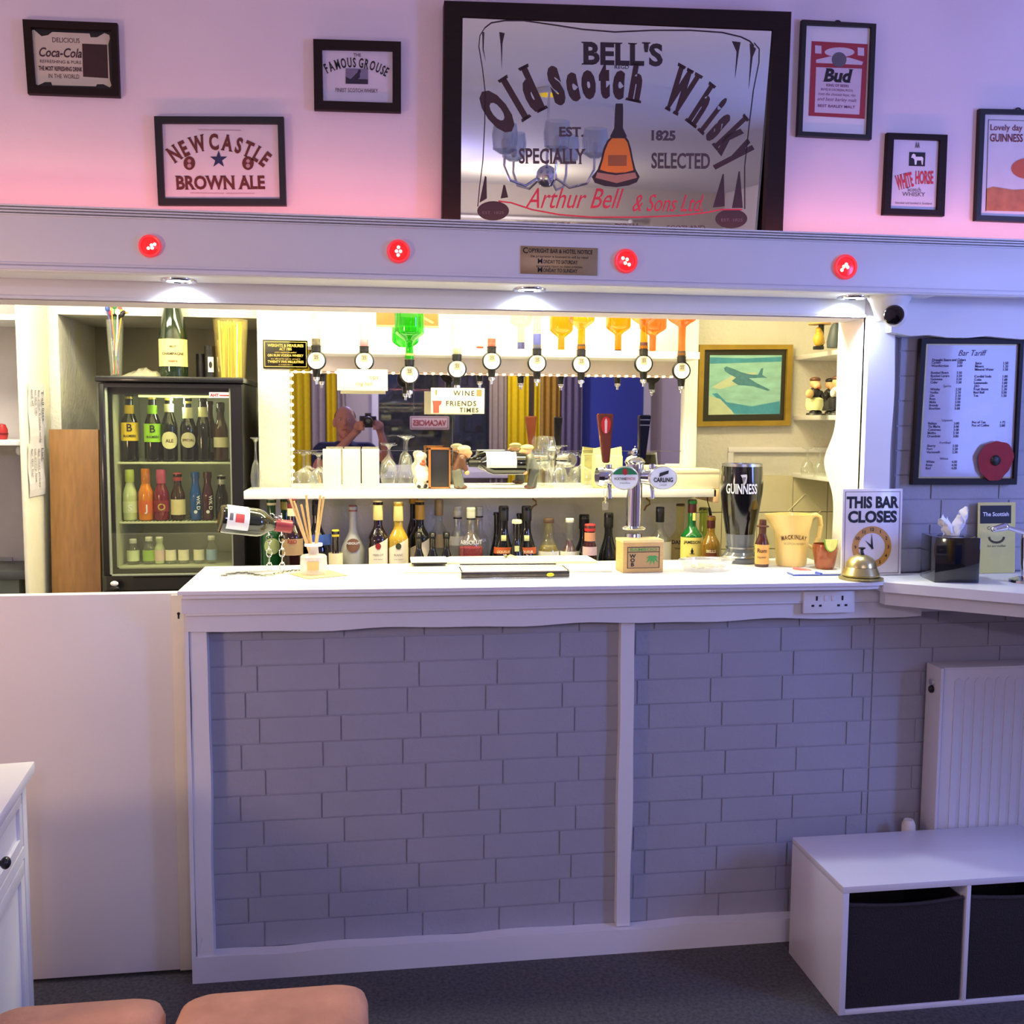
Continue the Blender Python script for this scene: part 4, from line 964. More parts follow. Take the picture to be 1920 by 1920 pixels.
# ------------------------------------------------------------------ notes hung in front of the mirror, and a painted-in reflection
def card(name, lb, x0, y0, x1, y1, Y, mat, cat, th=.002, rot=0.0):
    a, b = P(x0, y0, Y), P(x1, y1, Y); c_ = (a+b)/2
    t = thing(name, lb, cat, (c_.x, Y, c_.z)); t.rotation_euler = (0, rot, 0)
    hw, hh = (b.x-a.x)/2, (a.z-b.z)/2
    MB().box(-hw, hw, -th, 0, -hh, hh, .0006).build('board', mat, t)
    return t, hw, hh
t, hw, hh = card('note_card', 'cream note card stuck under the second optic', 632, 692, 727, 733, 3.44, CREAMP, 'card')
m = MB(); m.text('tips', hw*.45, hh*.1, .022, -.0028); m.text('ring bell', hw*.05, -hh*.5, .018, -.0028, shear=.2); m.build('lettering', M('faded_ink', (120, 104, 70), .6), t, 0)
t, hw, hh = card('picture_card', 'orange red panel standing in for a reflected picture on the mirror behind the bright green bottle', 705, 560, 822, 615, MY-.007, M('card_orange', (226, 104, 60), .5, var=.2), 'card')  # mirror reflection of a framed picture, painted in as an orange panel
m = MB(); m.mesh([(hw*.1, -.0026, hh*.1), (hw*.8, -.0026, -hh*.7), (hw*.86, -.0026, -hh*.62), (hw*.2, -.0026, hh*.2)], [(0, 1, 2, 3)]); m.mesh([(-hw, -.0024, -hh), (hw, -.0024, -hh), (hw, -.0024, -hh*.86), (-hw, -.0024, -hh*.86)], [(0, 1, 2, 3)]); m.build('print', M('card_print', (236, 180, 120), .5), t, 0)
t, hw, hh = card('wine_sign', 'small cream sign about wine and friends hanging in the mirror', 808, 727, 908, 776, 3.44, CREAMP, 'sign')
m = MB(); y_ = -.0030; m.text('WINE', hw*.22, hh*.42, .024, y_, bold=.02, serif=.05, space=1.3); m.text('FRIENDS', hw*.12, -hh*.38, .024, y_, bold=.02, serif=.05, space=1.2); m.text('TIMES', hw*.42, -hh*.88, .022, y_, bold=.02, serif=.05, space=1.2); m.build('lettering', M('olive_ink', (60, 54, 44), .6), t, 0)
m = MB(); m.mesh([(-hw*.95, y_, hh*.0), (-hw*.6, y_, hh*.0), (-hw*.62, y_, -hh*.25), (-hw*.7, y_, -hh*.4), (-hw*.7, y_, -hh*.95), (-hw*.92, y_, -hh*.95), (-hw*.92, y_, -hh*.4)], [tuple(range(7))]); m.build('glass_print', M('wine_print', (150, 70, 60), .6), t, 0)
m = MB(); m.box(-hw*.84, -hw*.78, y_, y_+.0003, hh*.45, hh*.85).box(hw*.70, hw*.9, y_, y_+.0003, hh*.40, hh*.9); m.build('bottle_print', M('olive_print', (130, 116, 70), .6), t, 0)
# ------------------------------------------------------------------ glasses and things on the back shelf
SY = 3.53
def on_shelf(px, y=SY): return Vector((P(px, 900, y).x, y, sz+.0006))
def wine_glass(lb, px, top, w, y=SY, flute=False, balloon=False, up=False, group='stemmed glasses on the back shelf'):
    b_ = on_shelf(px, y); k = K(px, 870, y); H = P(px, top, y).z-b_.z; r = w/2*k
    if flute: bowl = [(r*.78, 0), (r, H*.12), (r*.98, H*.3), (r*.55, H*.62), (.004, H*.68)]; fr = r*.95
    elif balloon: bowl = [(r*.72, 0), (r*.95, H*.18), (r, H*.34), (r*.8, H*.55), (.006, H*.68)]; fr = r*.9
    else: bowl = [(r*.8, 0), (r*.97, H*.14), (r, H*.26), (r*.72, H*.46), (.005, H*.56)]; fr = r*.92
    prof = bowl+[(.0035, H*.72), (.0035, H*.90), (.010, H*.955), (fr, H-.003), (fr, H), (0, H)]
    if up: prof = [(q[0], H-q[1]) for q in prof]
    t = thing('wine_glass', lb, 'glass', b_, group=group)
    nb_ = len(bowl)
    MB().lathe(prof[:nb_], 24).build('bowl', CLEAR, t); MB().lathe(prof[nb_-1:], 24).build('stem', CLEAR, t)
    return t
wine_glass('upturned stemmed glass at the left end of the back shelf', 480, 820, 20)
wine_glass('upturned wine glass in front of the yellow curtain reflection, left one', 570, 848, 44)
wine_glass('upturned wine glass just left of the white cards', 597, 850, 40, 3.58)
wine_glass('upturned balloon glass right of the white cards', 730, 833, 33, balloon=True)
wine_glass('tall upturned flute beside the chef figurine', 763, 818, 30, flute=True)
wine_glass('tall stemmed glass right behind the bending figurine', 1024, 818, 34, 3.58, flute=True, up=True)
wine_glass('upturned narrow glass right of the figurines', 1047, 835, 36, 3.50)
wine_glass('wide upturned balloon glass left of the beer tap', 1089, 852, 50, 3.52, balloon=True)
# three white standing cards
for i, (x0, x1) in enumerate(((605, 639), (642, 675), (678, 711))):
    a = P(x0, 842, 3.50); b = P(x1, 842, 3.50); h_ = a.z-sz
    t = tag(MB().box(-(b.x-a.x)/2, (b.x-a.x)/2, -.003, .003, 0, h_, .001).build('white_card', M('card_white', (214, 208, 190), .6), None, loc=((a.x+b.x)/2, 3.50+.004*i, sz+.0006)), ['leftmost of three tall white cards on the back shelf', 'middle of three tall white cards on the back shelf', 'rightmost of three tall white cards on the back shelf'][i], 'card', 'tall white cards on the back shelf')
# chef figurine with a chalkboard
SKIN = M('figurine_skin', (224, 170, 120), .4); FWH = M('figurine_white', (236, 230, 210), .4); FBK = M('figurine_black', (34, 32, 36), .4); FGY = M('figurine_grey', (110, 112, 100), .4); FBR = M('figurine_brown', (96, 60, 40), .4); FRD = M('figurine_red', (196, 90, 60), .4)
b_ = on_shelf(790); k = K(790, 880, SY)
t = thing('chef_figurine', 'small chef figurine in white on the back shelf beside a chalkboard', 'figurine', b_)
MB().ball((0, 0, 34*k), 14*k, (1, .9, 1.0)).ball((4*k, -2*k, 24*k), 15*k, (1.05, .9, .7)).ball((0, 0, 8*k), 11*k, (1, .8, .8)).ball((1*k, 0, 50*k), 9*k).build('body', FWH, t, remesh=.0035)
MB().ball((2*k, -8*k, 47*k), 5*k, (1.2, .8, .7)).ball((3*k, -9*k, 52*k), 3*k).build('face', FRD, t)
MB().ball((0, 0, 61*k), 10*k, (1.1, 1, .8)).cyl((0, 0, 52*k), (0, 0, 60*k), 9*k).build('hat', FWH, t, remesh=.003)
MB().ball((-4*k, -2*k, 5*k), 6*k, (.8, 1.2, .8)).ball((7*k, -2*k, 5*k), 6*k, (.8, 1.2, .8)).build('shoes', FBK, t, remesh=.002)
t, hw, hh = card('chalkboard', 'small black chalkboard in a wooden frame on the back shelf', 803, 839, 844, 915, 3.51, FBK, 'board', .008)
e = .008
MB().box(-hw, hw, -.011, .001, hh-e, hh, .001).box(-hw, hw, -.011, .001, -hh, -hh+e*.5, .001).box(-hw, -hw+e, -.011, .001, -hh, hh, .001).box(hw-e*.6, hw, -.011, .001, -hh, hh, .001).build('frame', M('oak_frame', (170, 106, 50), .5), t)
# two bending figures carrying a bottle
def figure(lb, px, sgn, jacket, trousers, hatm):
    b_ = on_shelf(px, 3.50); k = K(px, 880, 3.5); f_ = sgn
    t = thing('waiter_figurine', lb, 'figurine', b_)
    m = MB(); m.cap((-3*k*f_, .006, 6*k), (-5*k*f_, .006, 34*k), 6*k, 8*k).cap((5*k*f_, -.006, 6*k), (-1*k*f_, -.006, 34*k), 6*k, 8*k).ball((-3*k*f_, 0, 34*k), 10*k)
    m.build('trousers', trousers, t, remesh=.003)
    m = MB(); m.cap((-3*k*f_, 0, 36*k), (6*k*f_, 0, 58*k), 10*k, 10*k).cap((6*k*f_, -9*k, 56*k), (13*k*f_, -9*k, 36*k), 5*k, 4.4*k).cap((6*k*f_, 9*k, 56*k), (13*k*f_, 9*k, 36*k), 5*k, 4.4*k)
    m.build('jacket', jacket, t, remesh=.003)
    MB().ball((12*k*f_, 0, 70*k), 10*k, (1.1, .9, 1)).ball((22*k*f_, 0, 67*k), 4*k).ball((18*k*f_, 0, 62*k), 5*k).build('head', SKIN, t, remesh=.0025)
    MB().ball((10*k*f_, 0, 76*k), 11*k, (1.15, 1, .55)).build('cap', hatm, t)
    MB().ball((15*k*f_, -9*k, 31*k), 4.5*k).build('hand', SKIN, t); MB().ball((15*k*f_, 9*k, 31*k), 4.5*k).build('hand', SKIN, t)
    MB().ball((0, .006, 4*k), 6*k, (1.5, .8, .7)).build('shoe', FBR, t); MB().ball((7*k*f_, -.006, 4*k), 6*k, (1.5, .8, .7)).build('shoe', FBR, t)
    return t
figure('bending figurine in a cream cap, left carrier of the lying bottle', 860, 1, FBR, FGY, M('cap_cream', (226, 214, 170), .5))
figure('bending figurine in a dark jacket, right carrier of the lying bottle', 998, -1, FGY, M('figurine_dark', (70, 70, 66), .4), M('cap_tan', (206, 190, 130), .5))
a = P(880, 869, 3.50); b = P(985, 866, 3.50); k = K(930, 869, 3.5)
t = thing('lying_bottle', 'dark wine bottle lying across the arms of the two figurines', 'bottle', a)
m = MB(); m.T = Matrix.Rotation(PI/2, 4, 'Y'); r = 21*k; L_ = b.x-a.x
m.lathe([(0, 0), (5*k, 0), (5.5*k, .02), (6*k, .04), (r*.8, .065), (r, .085), (r, L_-.004), (r*.9, L_), (0, L_)], 24).build('glass_body', DKG, t)
m = MB(); m.T = Matrix.Rotation(PI/2, 4, 'Y'); m.lathe([(r+.0008, 30*k), (r+.0008, 86*k)], 20, a0=PI/2+1.2-PI*.0, a1=PI*1.5+.35).build('label', WHT, t, 60)
m = MB(); m.T = Matrix.Rotation(PI/2, 4, 'Y'); m.lathe([(0, -.002), (6.6*k, -.002), (6.8*k, .03), (5.6*k, .032)], 16).build('foil', BLACK, t)
# ------------------------------------------------------------------ spirit bottles on the worktop under the shelf
def bb(px, top, w, lb, glass, y=3.50, **kw):
    x = P(px, 1000, y).x; k = K(px, 1000, y); H = P(px, top, y).z-WT
    kw.setdefault('neck', (.0135, .075)); kw.setdefault('sh', .055)
    return bottle('spirit_bottle', lb, (x, y, WT), H, w*k/2, glass, group='bottles on the back worktop', **kw)
GREENB = M('green_bottle', (20, 74, 34), .08, coat=.6)
zl = lambda px, py, y=3.5: P(px, py, y).z-WT
CR2 = M('label_ivory', (236, 226, 180), .5)
bb(510, 936, 40, 'dark green liqueur bottle with a pale round label, behind the chains', GREENB, round_lab=(zl(510, 1022), .028, M('sage_label', (160, 176, 120), .5)), cap=CR2, caplen=.02)
bb(535, 934, 36, 'green bottle with a cream label half hidden by the chains', GREENB, y=3.56, lab=(.02, .10, M('olive_label', (150, 150, 90), .5)), cap=GOLD, caplen=.04)
bb(548, 937, 40, 'dark bottle with a dark red capsule and red printed label', M('ruby_dark', (34, 12, 16), .08, coat=.6), y=3.44, lab=(zl(548, 1035), zl(548, 1005), M('kraft_label', (170, 140, 100), .5)), lab2=(zl(548, 964), zl(548, 950), CR2), cap=M('dark_red_cap', (104, 22, 26), .35), caplen=.045, txt=[('RED', zl(548, 1013), .018, REDINK)])
bb(594, 939, 54, 'tall blue black bottle behind the reed diffuser', BLUEG, y=3.50, sh=.10, cap=BLACK, caplen=.05, lab=(zl(594, 1020), zl(594, 1000), M('blue_label', (60, 90, 170), .5)))
bb(629, 995, 26, 'small bottle with a yellow cap and a white wrapped body', WINEG, y=3.44, cap=M('yellow_cap', (226, 200, 50), .4), caplen=.02, lab=(0.0, zl(629, 1032), CR2), half=170, neck=(.011, .07))
bb(662, 949, 46, 'grey frosted bottle with a brown oval label', FROST, sh=.09, cap=M('copper_cap', (140, 80, 66), .35), caplen=.018, round_lab=(zl(664, 1020), .024, M('brown_oval', (120, 84, 64), .5)), txt=[('ABSOLUT', zl(662, 1018), .011, WHITEINK)])
def winelab(t_, R, z0, z1, mat, tilt):
    m = MB(); n = 12; V = []
    for i in range(n+1):
        a = math.radians(-62+124*i/n); V += [((R+.001)*math.sin(a), -(R+.001)*math.cos(a), z0), ((R+.001)*math.sin(a), -(R+.001)*math.cos(a), z1+tilt*(i/n-.5))]
    m.mesh(V, [(2*i, 2*i+2, 2*i+3, 2*i+1) for i in range(n)]); m.build('label', mat, t_, 60)
def winecrest(t_, R, z, mat):
    MB().mesh([(.010*math.sin(a), -(R+.002)*math.cos(.010*math.sin(a)/R), z+.011*math.cos(a)) for a in [i*PI/8 for i in range(16)]], [tuple(range(16))]).build('crest', mat, t_, 0)
IV = M('foil_ivory', (226, 206, 130), .4)
for px, top, gl, lb, crest, y in ((709, 940, WINEG, 'red wine bottle with a cream capsule and slanted white label', REDINK, 3.46), (747, 942, M('white_wine', (176, 142, 40), .08, coat=.6), 'golden white wine bottle with a cream capsule and slanted label', M('crest_green', (60, 66, 40), .5), 3.46), (787, 940, DKG, 'black wine bottle with an orange gold capsule behind three small bottles', None, 3.53)):
    t = bb(px, top, 39, lb, gl, y=y, cap=IV if crest else M('foil_gold', (214, 166, 70), .4), caplen=.064, capr=.0165, neck=(.0145, .08))
    R_ = 39*K(px, 1000, y)/2
    winelab(t, R_, .02, zl(px, 1017, y), M('wine_label', (244, 232, 206), .5), .035)
    if crest:
        winecrest(t, R_, zl(px, 1022, y), crest)
        m = MB(); m.text('MERLOT' if gl is WINEG else 'BLANC', 0, zl(px, 1040, y), .010, 0, wrap=R_+.002); m.text('south eastern', 0, zl(px, 1047, y), .006, 0, wrap=R_+.002); m.build('lettering', GREYINK, t, 0)
bb(776, 931, 26, 'slim dark bottle with a gold bell stopper behind the wine', DKG, y=3.60, cap=M('bell_gold', (200, 150, 60), .35, .4), caplen=.025, capr=.016)
for px, lb in ((785, 'leftmost of three small black bottles in front of the wine'), (811, 'middle of three small black bottles in front of the wine'), (837, 'rightmost of three small black bottles in front of the wine')):
    bb(px, 999, 24, lb, DKG, y=3.40, cap=BLACK, caplen=.02, neck=(.010, .05), sh=.05)
bb(823, 938, 34, 'clear liqueur bottle with a tan neck behind the small black bottles', CLEAR, y=3.58, cap=M('tan_cap', (176, 150, 110), .5), caplen=.055, lab=(zl(823, 1025, 3.58), zl(823, 1000, 3.58), M('dun_label', (180, 160, 120), .5)))
GRC = M('clear_cap', (196, 196, 176), .35)
bb(858, 951, 40, 'left clear vodka bottle with a black neck ring', CLEAR, y=3.53, cap=GRC, caplen=.03, lab2=(zl(858, 972, 3.54), zl(858, 969, 3.54), BLACK), lab=(zl(858, 1020, 3.54), zl(858, 1003, 3.54), MG('faint_print', (226, 226, 210), .2, .4, .5)))
bb(883, 953, 46, 'front clear vodka bottle with pinkish red spirit in its foot', CLEAR, y=3.45, cap=GRC, caplen=.034, lab2=(zl(883, 974, 3.45), zl(883, 971, 3.45), BLACK), liquid=(MG('pink_spirit', (226, 60, 90), .05, .4, .25), zl(883, 1026, 3.45)), txt=[('ABSOLUT', zl(883, 1018, 3.45), .020, WHITEINK)])
bb(898, 951, 38, 'right clear vodka bottle standing behind the pink one', CLEAR, y=3.60, cap=GRC, caplen=.03, lab2=(zl(898, 972, 3.56), zl(898, 969, 3.56), BLACK), txt=[('VODKA', zl(898, 1016, 3.56), .016, WHITEINK)])
CREAML = M('liqueur_label', (206, 100, 50), .5); SEAL = M('seal_cream', (226, 226, 150), .5)
def cream(px, top, w, y, lb):
    t = bb(px, top, w, lb, DKG, y=y, cap=BLACK, caplen=.05, neck=(.0155, .075), sh=.12)
    R_ = w*K(px, 1000, y)/2
    winelab(t, R_*.92, zl(px, 1036, y), zl(px, 1024, y), CREAML, 0.0)
    m = MB(); m.text('LIQUEUR', 0, zl(px, 1034, y), .012, 0, wrap=R_+.003, fit=.05, bold=.03, serif=.05); m.build('lettering', CR2, t, 0)
    zc = zl(px, 1007, y); MB().box(-.009, .009, -R_*.80-.004, -R_*.80-.001, zc-.010, zc+.010, .001).build('seal', SEAL, t)
    return t
cream(944, 950, 43, 3.47, 'dark cream liqueur bottle with an orange label, left of the pair')
cream(987, 950, 43, 3.47, 'dark cream liqueur bottle with an orange label, right of the pair')
bb(933, 960, 34, 'plain black bottle standing behind the left cream liqueur', DKG, y=3.57, sh=.12)
bb(976, 962, 40, 'plain black bottle standing behind the right cream liqueur', DKG, y=3.58, sh=.12)
t = bb(969, 976, 30, 'small dark liqueur bottle with a white cap between the pair', DKG, y=3.40, cap=M('cap_ivory', (230, 232, 180), .4), caplen=.010, capr=.017, neck=(.0125, .06), sh=.08)
MB().box(-.008, .008, -.030, -.027, zl(969, 1032, 3.4), zl(969, 1022, 3.4)).build('seal', SEAL, t)
bb(1029, 973, 38, 'squat clear bottle with a dark cork and a plain white label', PALE, y=3.46, cap=M('cork_dark', (80, 56, 36), .6), caplen=.014, capr=.018, neck=(.014, .06), sh=.06, lab=(.02, zl(1029, 1032, 3.46), WHT), liquid=(MG('straw_spirit', (220, 206, 140), .05, .4, .15), zl(1029, 1022, 3.46)))
bb(1068, 973, 36, 'clear necked bottle of dark red spirit with a white cap', CLEAR, y=3.46, cap=WHT, caplen=.012, neck=(.013, .08), sh=.06, lab=(.02, zl(1068, 1032, 3.46), WHT), liquid=(M('dark_red_spirit', (70, 24, 24), .1, coat=.5), zl(1068, 1012, 3.46)))
bb(1095, 966, 40, 'black bottle standing behind the little red capped bottle', DKG, y=3.54, cap=BLACK, caplen=.05, neck=(.0165, .08), sh=.08)
bb(1106, 984, 26, 'small bottle with a round red cap and pinkish label', M('dark_sauce', (60, 22, 22), .12, coat=.5), y=3.41, cap=M('red_cap', (206, 50, 46), .4), caplen=.022, capr=.019, neck=(.0165, .05), sh=.04, lab2=(zl(1106, 1014, 3.41), zl(1106, 998, 3.41), M('peach_label', (214, 150, 110), .5)), lab=(zl(1106, 1040, 3.41), zl(1106, 1024, 3.41), M('pink_label', (226, 190, 190), .5)))
bb(1141, 963, 36, 'tall plain black bottle just left of the chrome beer tap', DKG, y=3.47, cap=BLACK, caplen=.05, neck=(.0145, .07), sh=.10)
t = bb(1237, 952, 42, 'clear bottle with a long black cap right of the beer tap', CLEAR, y=3.50, cap=M('cap_black', (24, 24, 30), .4), caplen=.052, capr=.0155, lab=(zl(1237, 1050), zl(1237, 1014), M('greyish_label', (206, 200, 190), .5)))
t = bb(1275, 946, 48, 'clear corked bottle printed with black letters, left of the green one', PALE, y=3.575, cap=M('cork_dark', (80, 56, 36), .6), caplen=.006, capr=.016, neck=(.0145, .09), sh=.06, lab=(zl(1275, 1058), zl(1275, 1012), M('tan_glass_label', (176, 152, 100), .5)), txt=[('DANIEL', zl(1275, 1022), .020, INK), ('TENNESSEE', zl(1275, 1032), .009, INK)])
t = bb(1297, 938, 40, 'green whiskey bottle with a cream label and dark red capsule', M('whiskey_green', (18, 96, 40), .08, coat=.6), y=3.46, cap=M('maroon_cap', (70, 18, 26), .4), caplen=.045, capr=.0150, neck=(.0145, .09), sh=.045, lab=(zl(1297, 1046, 3.46), zl(1297, 1006, 3.46), M('butter_label', (232, 216, 120), .5)), txt=[('JAMESON', zl(1297, 1017, 3.46), .0155, INK), ('IRISH WHISKEY', zl(1297, 1043, 3.46), .006, INK)])
m = MB(); R_ = 20*K(1297, 1000, 3.46)+.002
m.mesh([(.005*math.sin(a)*(1 if math.cos(a) < .3 else .5), -R_, zl(1297, 1030, 3.46)+.011*math.cos(a)) for a in [i*PI/8 for i in range(16)]], [tuple(range(16))]); m.box(-.009, .009, -R_, -R_+.0004, zl(1297, 1036, 3.46), zl(1297, 1035, 3.46)); m.build('emblem', INK, t, 0)
MB().box(.001, .011, -.0185, -.0165, zl(1297, 975, 3.46), zl(1297, 961, 3.46)).build('neck_seal', M('butter_label', (232, 216, 120), .5), t)
bb(1319, 953, 34, 'pale green bottle standing behind the green whiskey bottle', MG('celery_glass', (200, 214, 130), .05, .7, .1), y=3.58, cap=M('cap_olive', (110, 110, 60), .5), caplen=.006, neck=(.016, .09))
bb(1333, 969, 34, 'short amber whisky bottle with a dark red cap, right end of the row', MG('honey_glass', (200, 160, 50), .05, .7, .25), y=3.395, cap=M('maroon_cap', (70, 18, 26), .4), caplen=.040, capr=.0145, neck=(.0135, .055), sh=.05, liquid=(M('honey_spirit', (130, 84, 24), .1), zl(1333, 1005, 3.395)), round_lab=(zl(1333, 1038, 3.395), .021, M('brown_round', (104, 48, 30), .5)), txt=[('BELLS', zl(1333, 1034, 3.395), .014, CR2)])
# hooks and a cable under the shelf
for px, lb in ((1001, 'little brown hook under the back shelf above the cream liqueurs'), (1214, 'little brown hook under the back shelf right of the beer tap')):
    q = P(px, 932, 3.55); k = K(px, 940, 3.55)
    tag(MB().tube([(0, 0, 0), (-2*k, 0, -6*k), (4*k, 0, -10*k), (5*k, 0, -16*k), (-2*k, 0, -20*k), (-6*k, 0, -28*k)], .0035, 8).build('brown_hook', M('hook_brown', (130, 84, 36), .5), None, loc=(q.x, 3.55, sz-.0285)), lb, 'hook', 'hooks under the back shelf')
q = P(1326, 932, 3.50)
t = thing('pour_cord', 'thin black cord with a tag hanging from the right end of the back shelf', 'cord', (q.x, 3.50, sz-.0285)); k = K(1326, 940, 3.5)
MB().tube([(0, 0, 0), (1*k, 0, -10*k), (5*k, 0, -22*k)], .002, 6).build('cord', BLACK, t)
MB().cap((5*k, 0, -22*k), (7*k, 0, -34*k), .004, .006).build('tag', BLACK, t)
# folded napkin pack behind the tap, and the white box at the shelf end
a = P(1112, 838, 3.55); b = P(1164, 838, 3.55); q = on_shelf(1138, 3.55); w_ = (b.x-a.x)/2; h_ = a.z-sz
t = tag(MB().box(-w_, w_, -.03, .03, 0, h_*.8, .006).prism([(-w_, h_*.8), (w_, h_*.8), (w_*.96, h_), (0, h_*.93), (-w_*.96, h_*.97)], -.012, .012).build('paper_bag', M('straw_paper', (222, 216, 150), .7, bump=.4), None, loc=q), 'pale yellow paper bag on the back shelf behind the red tap handle', 'bag')
a = P(1242, 880, 3.50); b = P(1336, 880, 3.50); q = on_shelf(1289, 3.52); w_ = (b.x-a.x)/2; h_ = a.z-sz
t = thing('card_box', 'plain cream cardboard box on the right end of the back shelf', 'box', q)
MB().box(-w_, w_, -.07, .09, 0, h_, .002).build('box', M('box_cream', (232, 222, 190), .6), t)
MB().box(-w_-.001, w_+.001, -.072, .092, h_-.012, h_+.001, .001).build('lid', M('box_cream', (232, 222, 190), .6), t)

# ================================================================== the right end behind the bar
t = thing('framed_picture', 'gold framed blue and green aeroplane painting on the bar wall', 'picture', (0, 0, 0))
bpy.data.objects.remove(t)
f = Framed('framed_picture', 'gold framed blue green aeroplane painting on the wall right of the optics', [(1312, 646), (1488, 646), (1483, 798), (1307, 800)], [(1322, 656), (1477, 655), (1472, 788), (1318, 790)], 3.86, .03, M('gilt_frame', (176, 146, 60), .35, .5, var=.2), M('black_mount', (40, 40, 24), .4, coat=.3))
m = MB(); f.poly(m, [(1331, 666), (1466, 666), (1462, 776), (1328, 778)]); f.put(m, 'painting', M('seascape', (146, 200, 188), .5, var=.35, scale=14, stretch=(1, 1, 3), coat=.3))
m = MB(); f.poly(m, [(1331, 670), (1400, 672), (1466, 669), (1465, 678), (1331, 682)], .0003); f.poly(m, [(1335, 738), (1345, 737), (1362, 754), (1410, 762), (1462, 752), (1462, 776), (1378, 776), (1360, 762)], .0003); f.put(m, 'water', M('sea_blue', (70, 150, 176), .5, var=.25, scale=30))
m = MB(); f.poly(m, [(1329, 742), (1350, 748), (1372, 770), (1376, 777), (1328, 778)], .0005); f.poly(m, [(1380, 700), (1420, 698), (1400, 716), (1350, 730), (1334, 726)], .0002); f.put(m, 'cloud', M('cloud_cream', (190, 206, 170), .5, var=.15, scale=30))
m = MB(); f.poly(m, [(1357, 690), (1362, 687), (1376, 692), (1390, 698), (1406, 702), (1421, 703), (1427, 691), (1431, 690), (1429, 703), (1439, 709), (1430, 708), (1414, 709), (1404, 709), (1418, 718), (1444, 731), (1440, 733), (1412, 724), (1384, 722), (1372, 714), (1380, 708), (1368, 702), (1359, 696)], .0007); f.put(m, 'aeroplane', M('plane_blue', (76, 132, 146), .5, var=.35, scale=60))
# three corner shelves
RX = P(1491, 700, 3.85).x
shs = []
for y_far, nm in ((670, 'top'), (782, 'middle'), (889, 'lowest')):
    z = P(1491, y_far, 3.85).z
    shs.append(z)
    tag(MB().box(RX, 1.918, 3.16, 3.858, z-.012, z+.006, .002).build('wall_shelf', GLOSSW), nm+' of three white shelves on the right wall behind the bar', 'shelf', 'white shelves on the right bar wall')
def fat_chef(lb, q, k, hat, top, low, plate):
    t = thing('chef_figurine', lb, 'figurine', q, .25)
    MB().ball((0, 0, 20*k), 13*k, (1.1, .95, 1.0)).ball((0, 0, 38*k), 11*k, (1.05, .9, .9)).build('body', top, t, remesh=.003)
    MB().lathe([(0, 9*k), (13*k, 8*k), (15.5*k, 16*k), (15*k, 27*k), (10*k, 30*k)], 20, sy=.95).build('apron', low, t)
    MB().ball((0, 0, 54*k), 9*k).ball((0, -8*k, 51*k), 5*k).ball((-4*k, -7*k, 48*k), 4*k).ball((4*k, -7*k, 48*k), 4*k).build('head', SKIN, t, remesh=.0025)
    MB().ball((0, -9*k, 47*k), 3*k, (1.4, .7, .8)).build('mouth', FRD, t)
    MB().ball((0, 0, 61*k), 8.5*k, (1.1, 1.1, .55)).build('hat', hat, t)
    MB().cap((-11*k, -2*k, 38*k), (-17*k, -9*k, 33*k), 4.5*k, 4*k).build('arm', top, t); MB().cap((11*k, -2*k, 38*k), (14*k, -7*k, 26*k), 4.5*k, 4*k).build('arm', top, t)
    if plate: MB().ball((-19*k, -10*k, 36*k), 8*k, (1, .6, 1)).build('pie', M('pie_gold', (224, 180, 120), .5), t)
    MB().ball((-5*k, -3*k, 4*k), 6*k, (.9, 1.4, .7)).build('shoe', FBK, t); MB().ball((6*k, -3*k, 4*k), 6*k, (.9, 1.4, .7)).build('shoe', FBK, t)
    MB().lathe([(0, 0), (14*k, 0), (13*k, 3*k), (0, 3*k)], 18).build('base', FBK, t)
    return t
def rs(px, y, z): return Vector((P(px, 760, y).x, y, z+.0066))
q = rs(1527, 3.55, shs[1]); fat_chef('plump chef figurine holding a pie on the middle right shelf', q, K(1527, 740, 3.55)*1.02, FBR, FBK, M('apron_cream', (232, 232, 170), .5), True)
q = rs(1556, 3.66, shs[1]); fat_chef('dark figurine with a pale face behind the plump chef', q, K(1552, 740, 3.66), FBK, FBK, M('figurine_slate', (60, 60, 66), .5), False)
q = rs(1569, 3.42, shs[1]); fat_chef('white topped figurine half hidden by the bar post', q, K(1570, 740, 3.42)*1.05, FBR, FWH, FBK, False)
# gold figure and dark figure on the top shelf
q = rs(1531, 3.52, shs[0]); k = K(1531, 640, 3.52)
t = thing('gold_figurine', 'gold and black figurine under a fancy hat on the top right shelf', 'figurine', q)
MB().ball((0, 0, 18*k), 10*k, (1, .9, 1.3)).ball((-1*k, 0, 34*k), 6*k).cap((4*k, 0, 30*k), (9*k, 0, 12*k), 4*k, 3*k).build('body', M('figurine_gold', (206, 166, 60), .35), t, remesh=.003)
MB().cap((5*k, 2*k, 8*k), (5*k, 2*k, 44*k), 5*k, 5*k).build('cloak', FBK, t)
MB().lathe([(0, 0), (20*k, 0), (18*k, 4*k), (9*k, 7*k), (7*k, 12*k), (0, 13*k)], 20, (1*k, 0, 44*k)).build('hat', M('hat_tan', (196, 150, 90), .5), t)
MB().box(-8*k, 8*k, -6*k, 6*k, 0, 6*k, .002).build('base', FBK, t)
q = rs(1562, 3.42, shs[0]); k = K(1562, 640, 3.42)
t = thing('coat_figurine', 'dark grey coated figurine half hidden by the bar post on the top shelf', 'figurine', q)
MB().lathe([(0, 0), (14*k, 0), (15*k, 10*k), (10*k, 34*k), (6*k, 42*k), (0, 44*k)], 20).build('body', M('coat_slate', (66, 74, 80), .5), t)
MB().ball((0, 0, 49*k), 7.5*k).ball((0, -7*k, 48*k), 2.5*k).build('head', SKIN, t, remesh=.0025)
MB().lathe([(0, 0), (12*k, 0), (11*k, 2*k), (7*k, 3*k), (6.5*k, 10*k), (0, 11*k)], 18, (0, 0, 53*k)).build('hat', FBK, t)
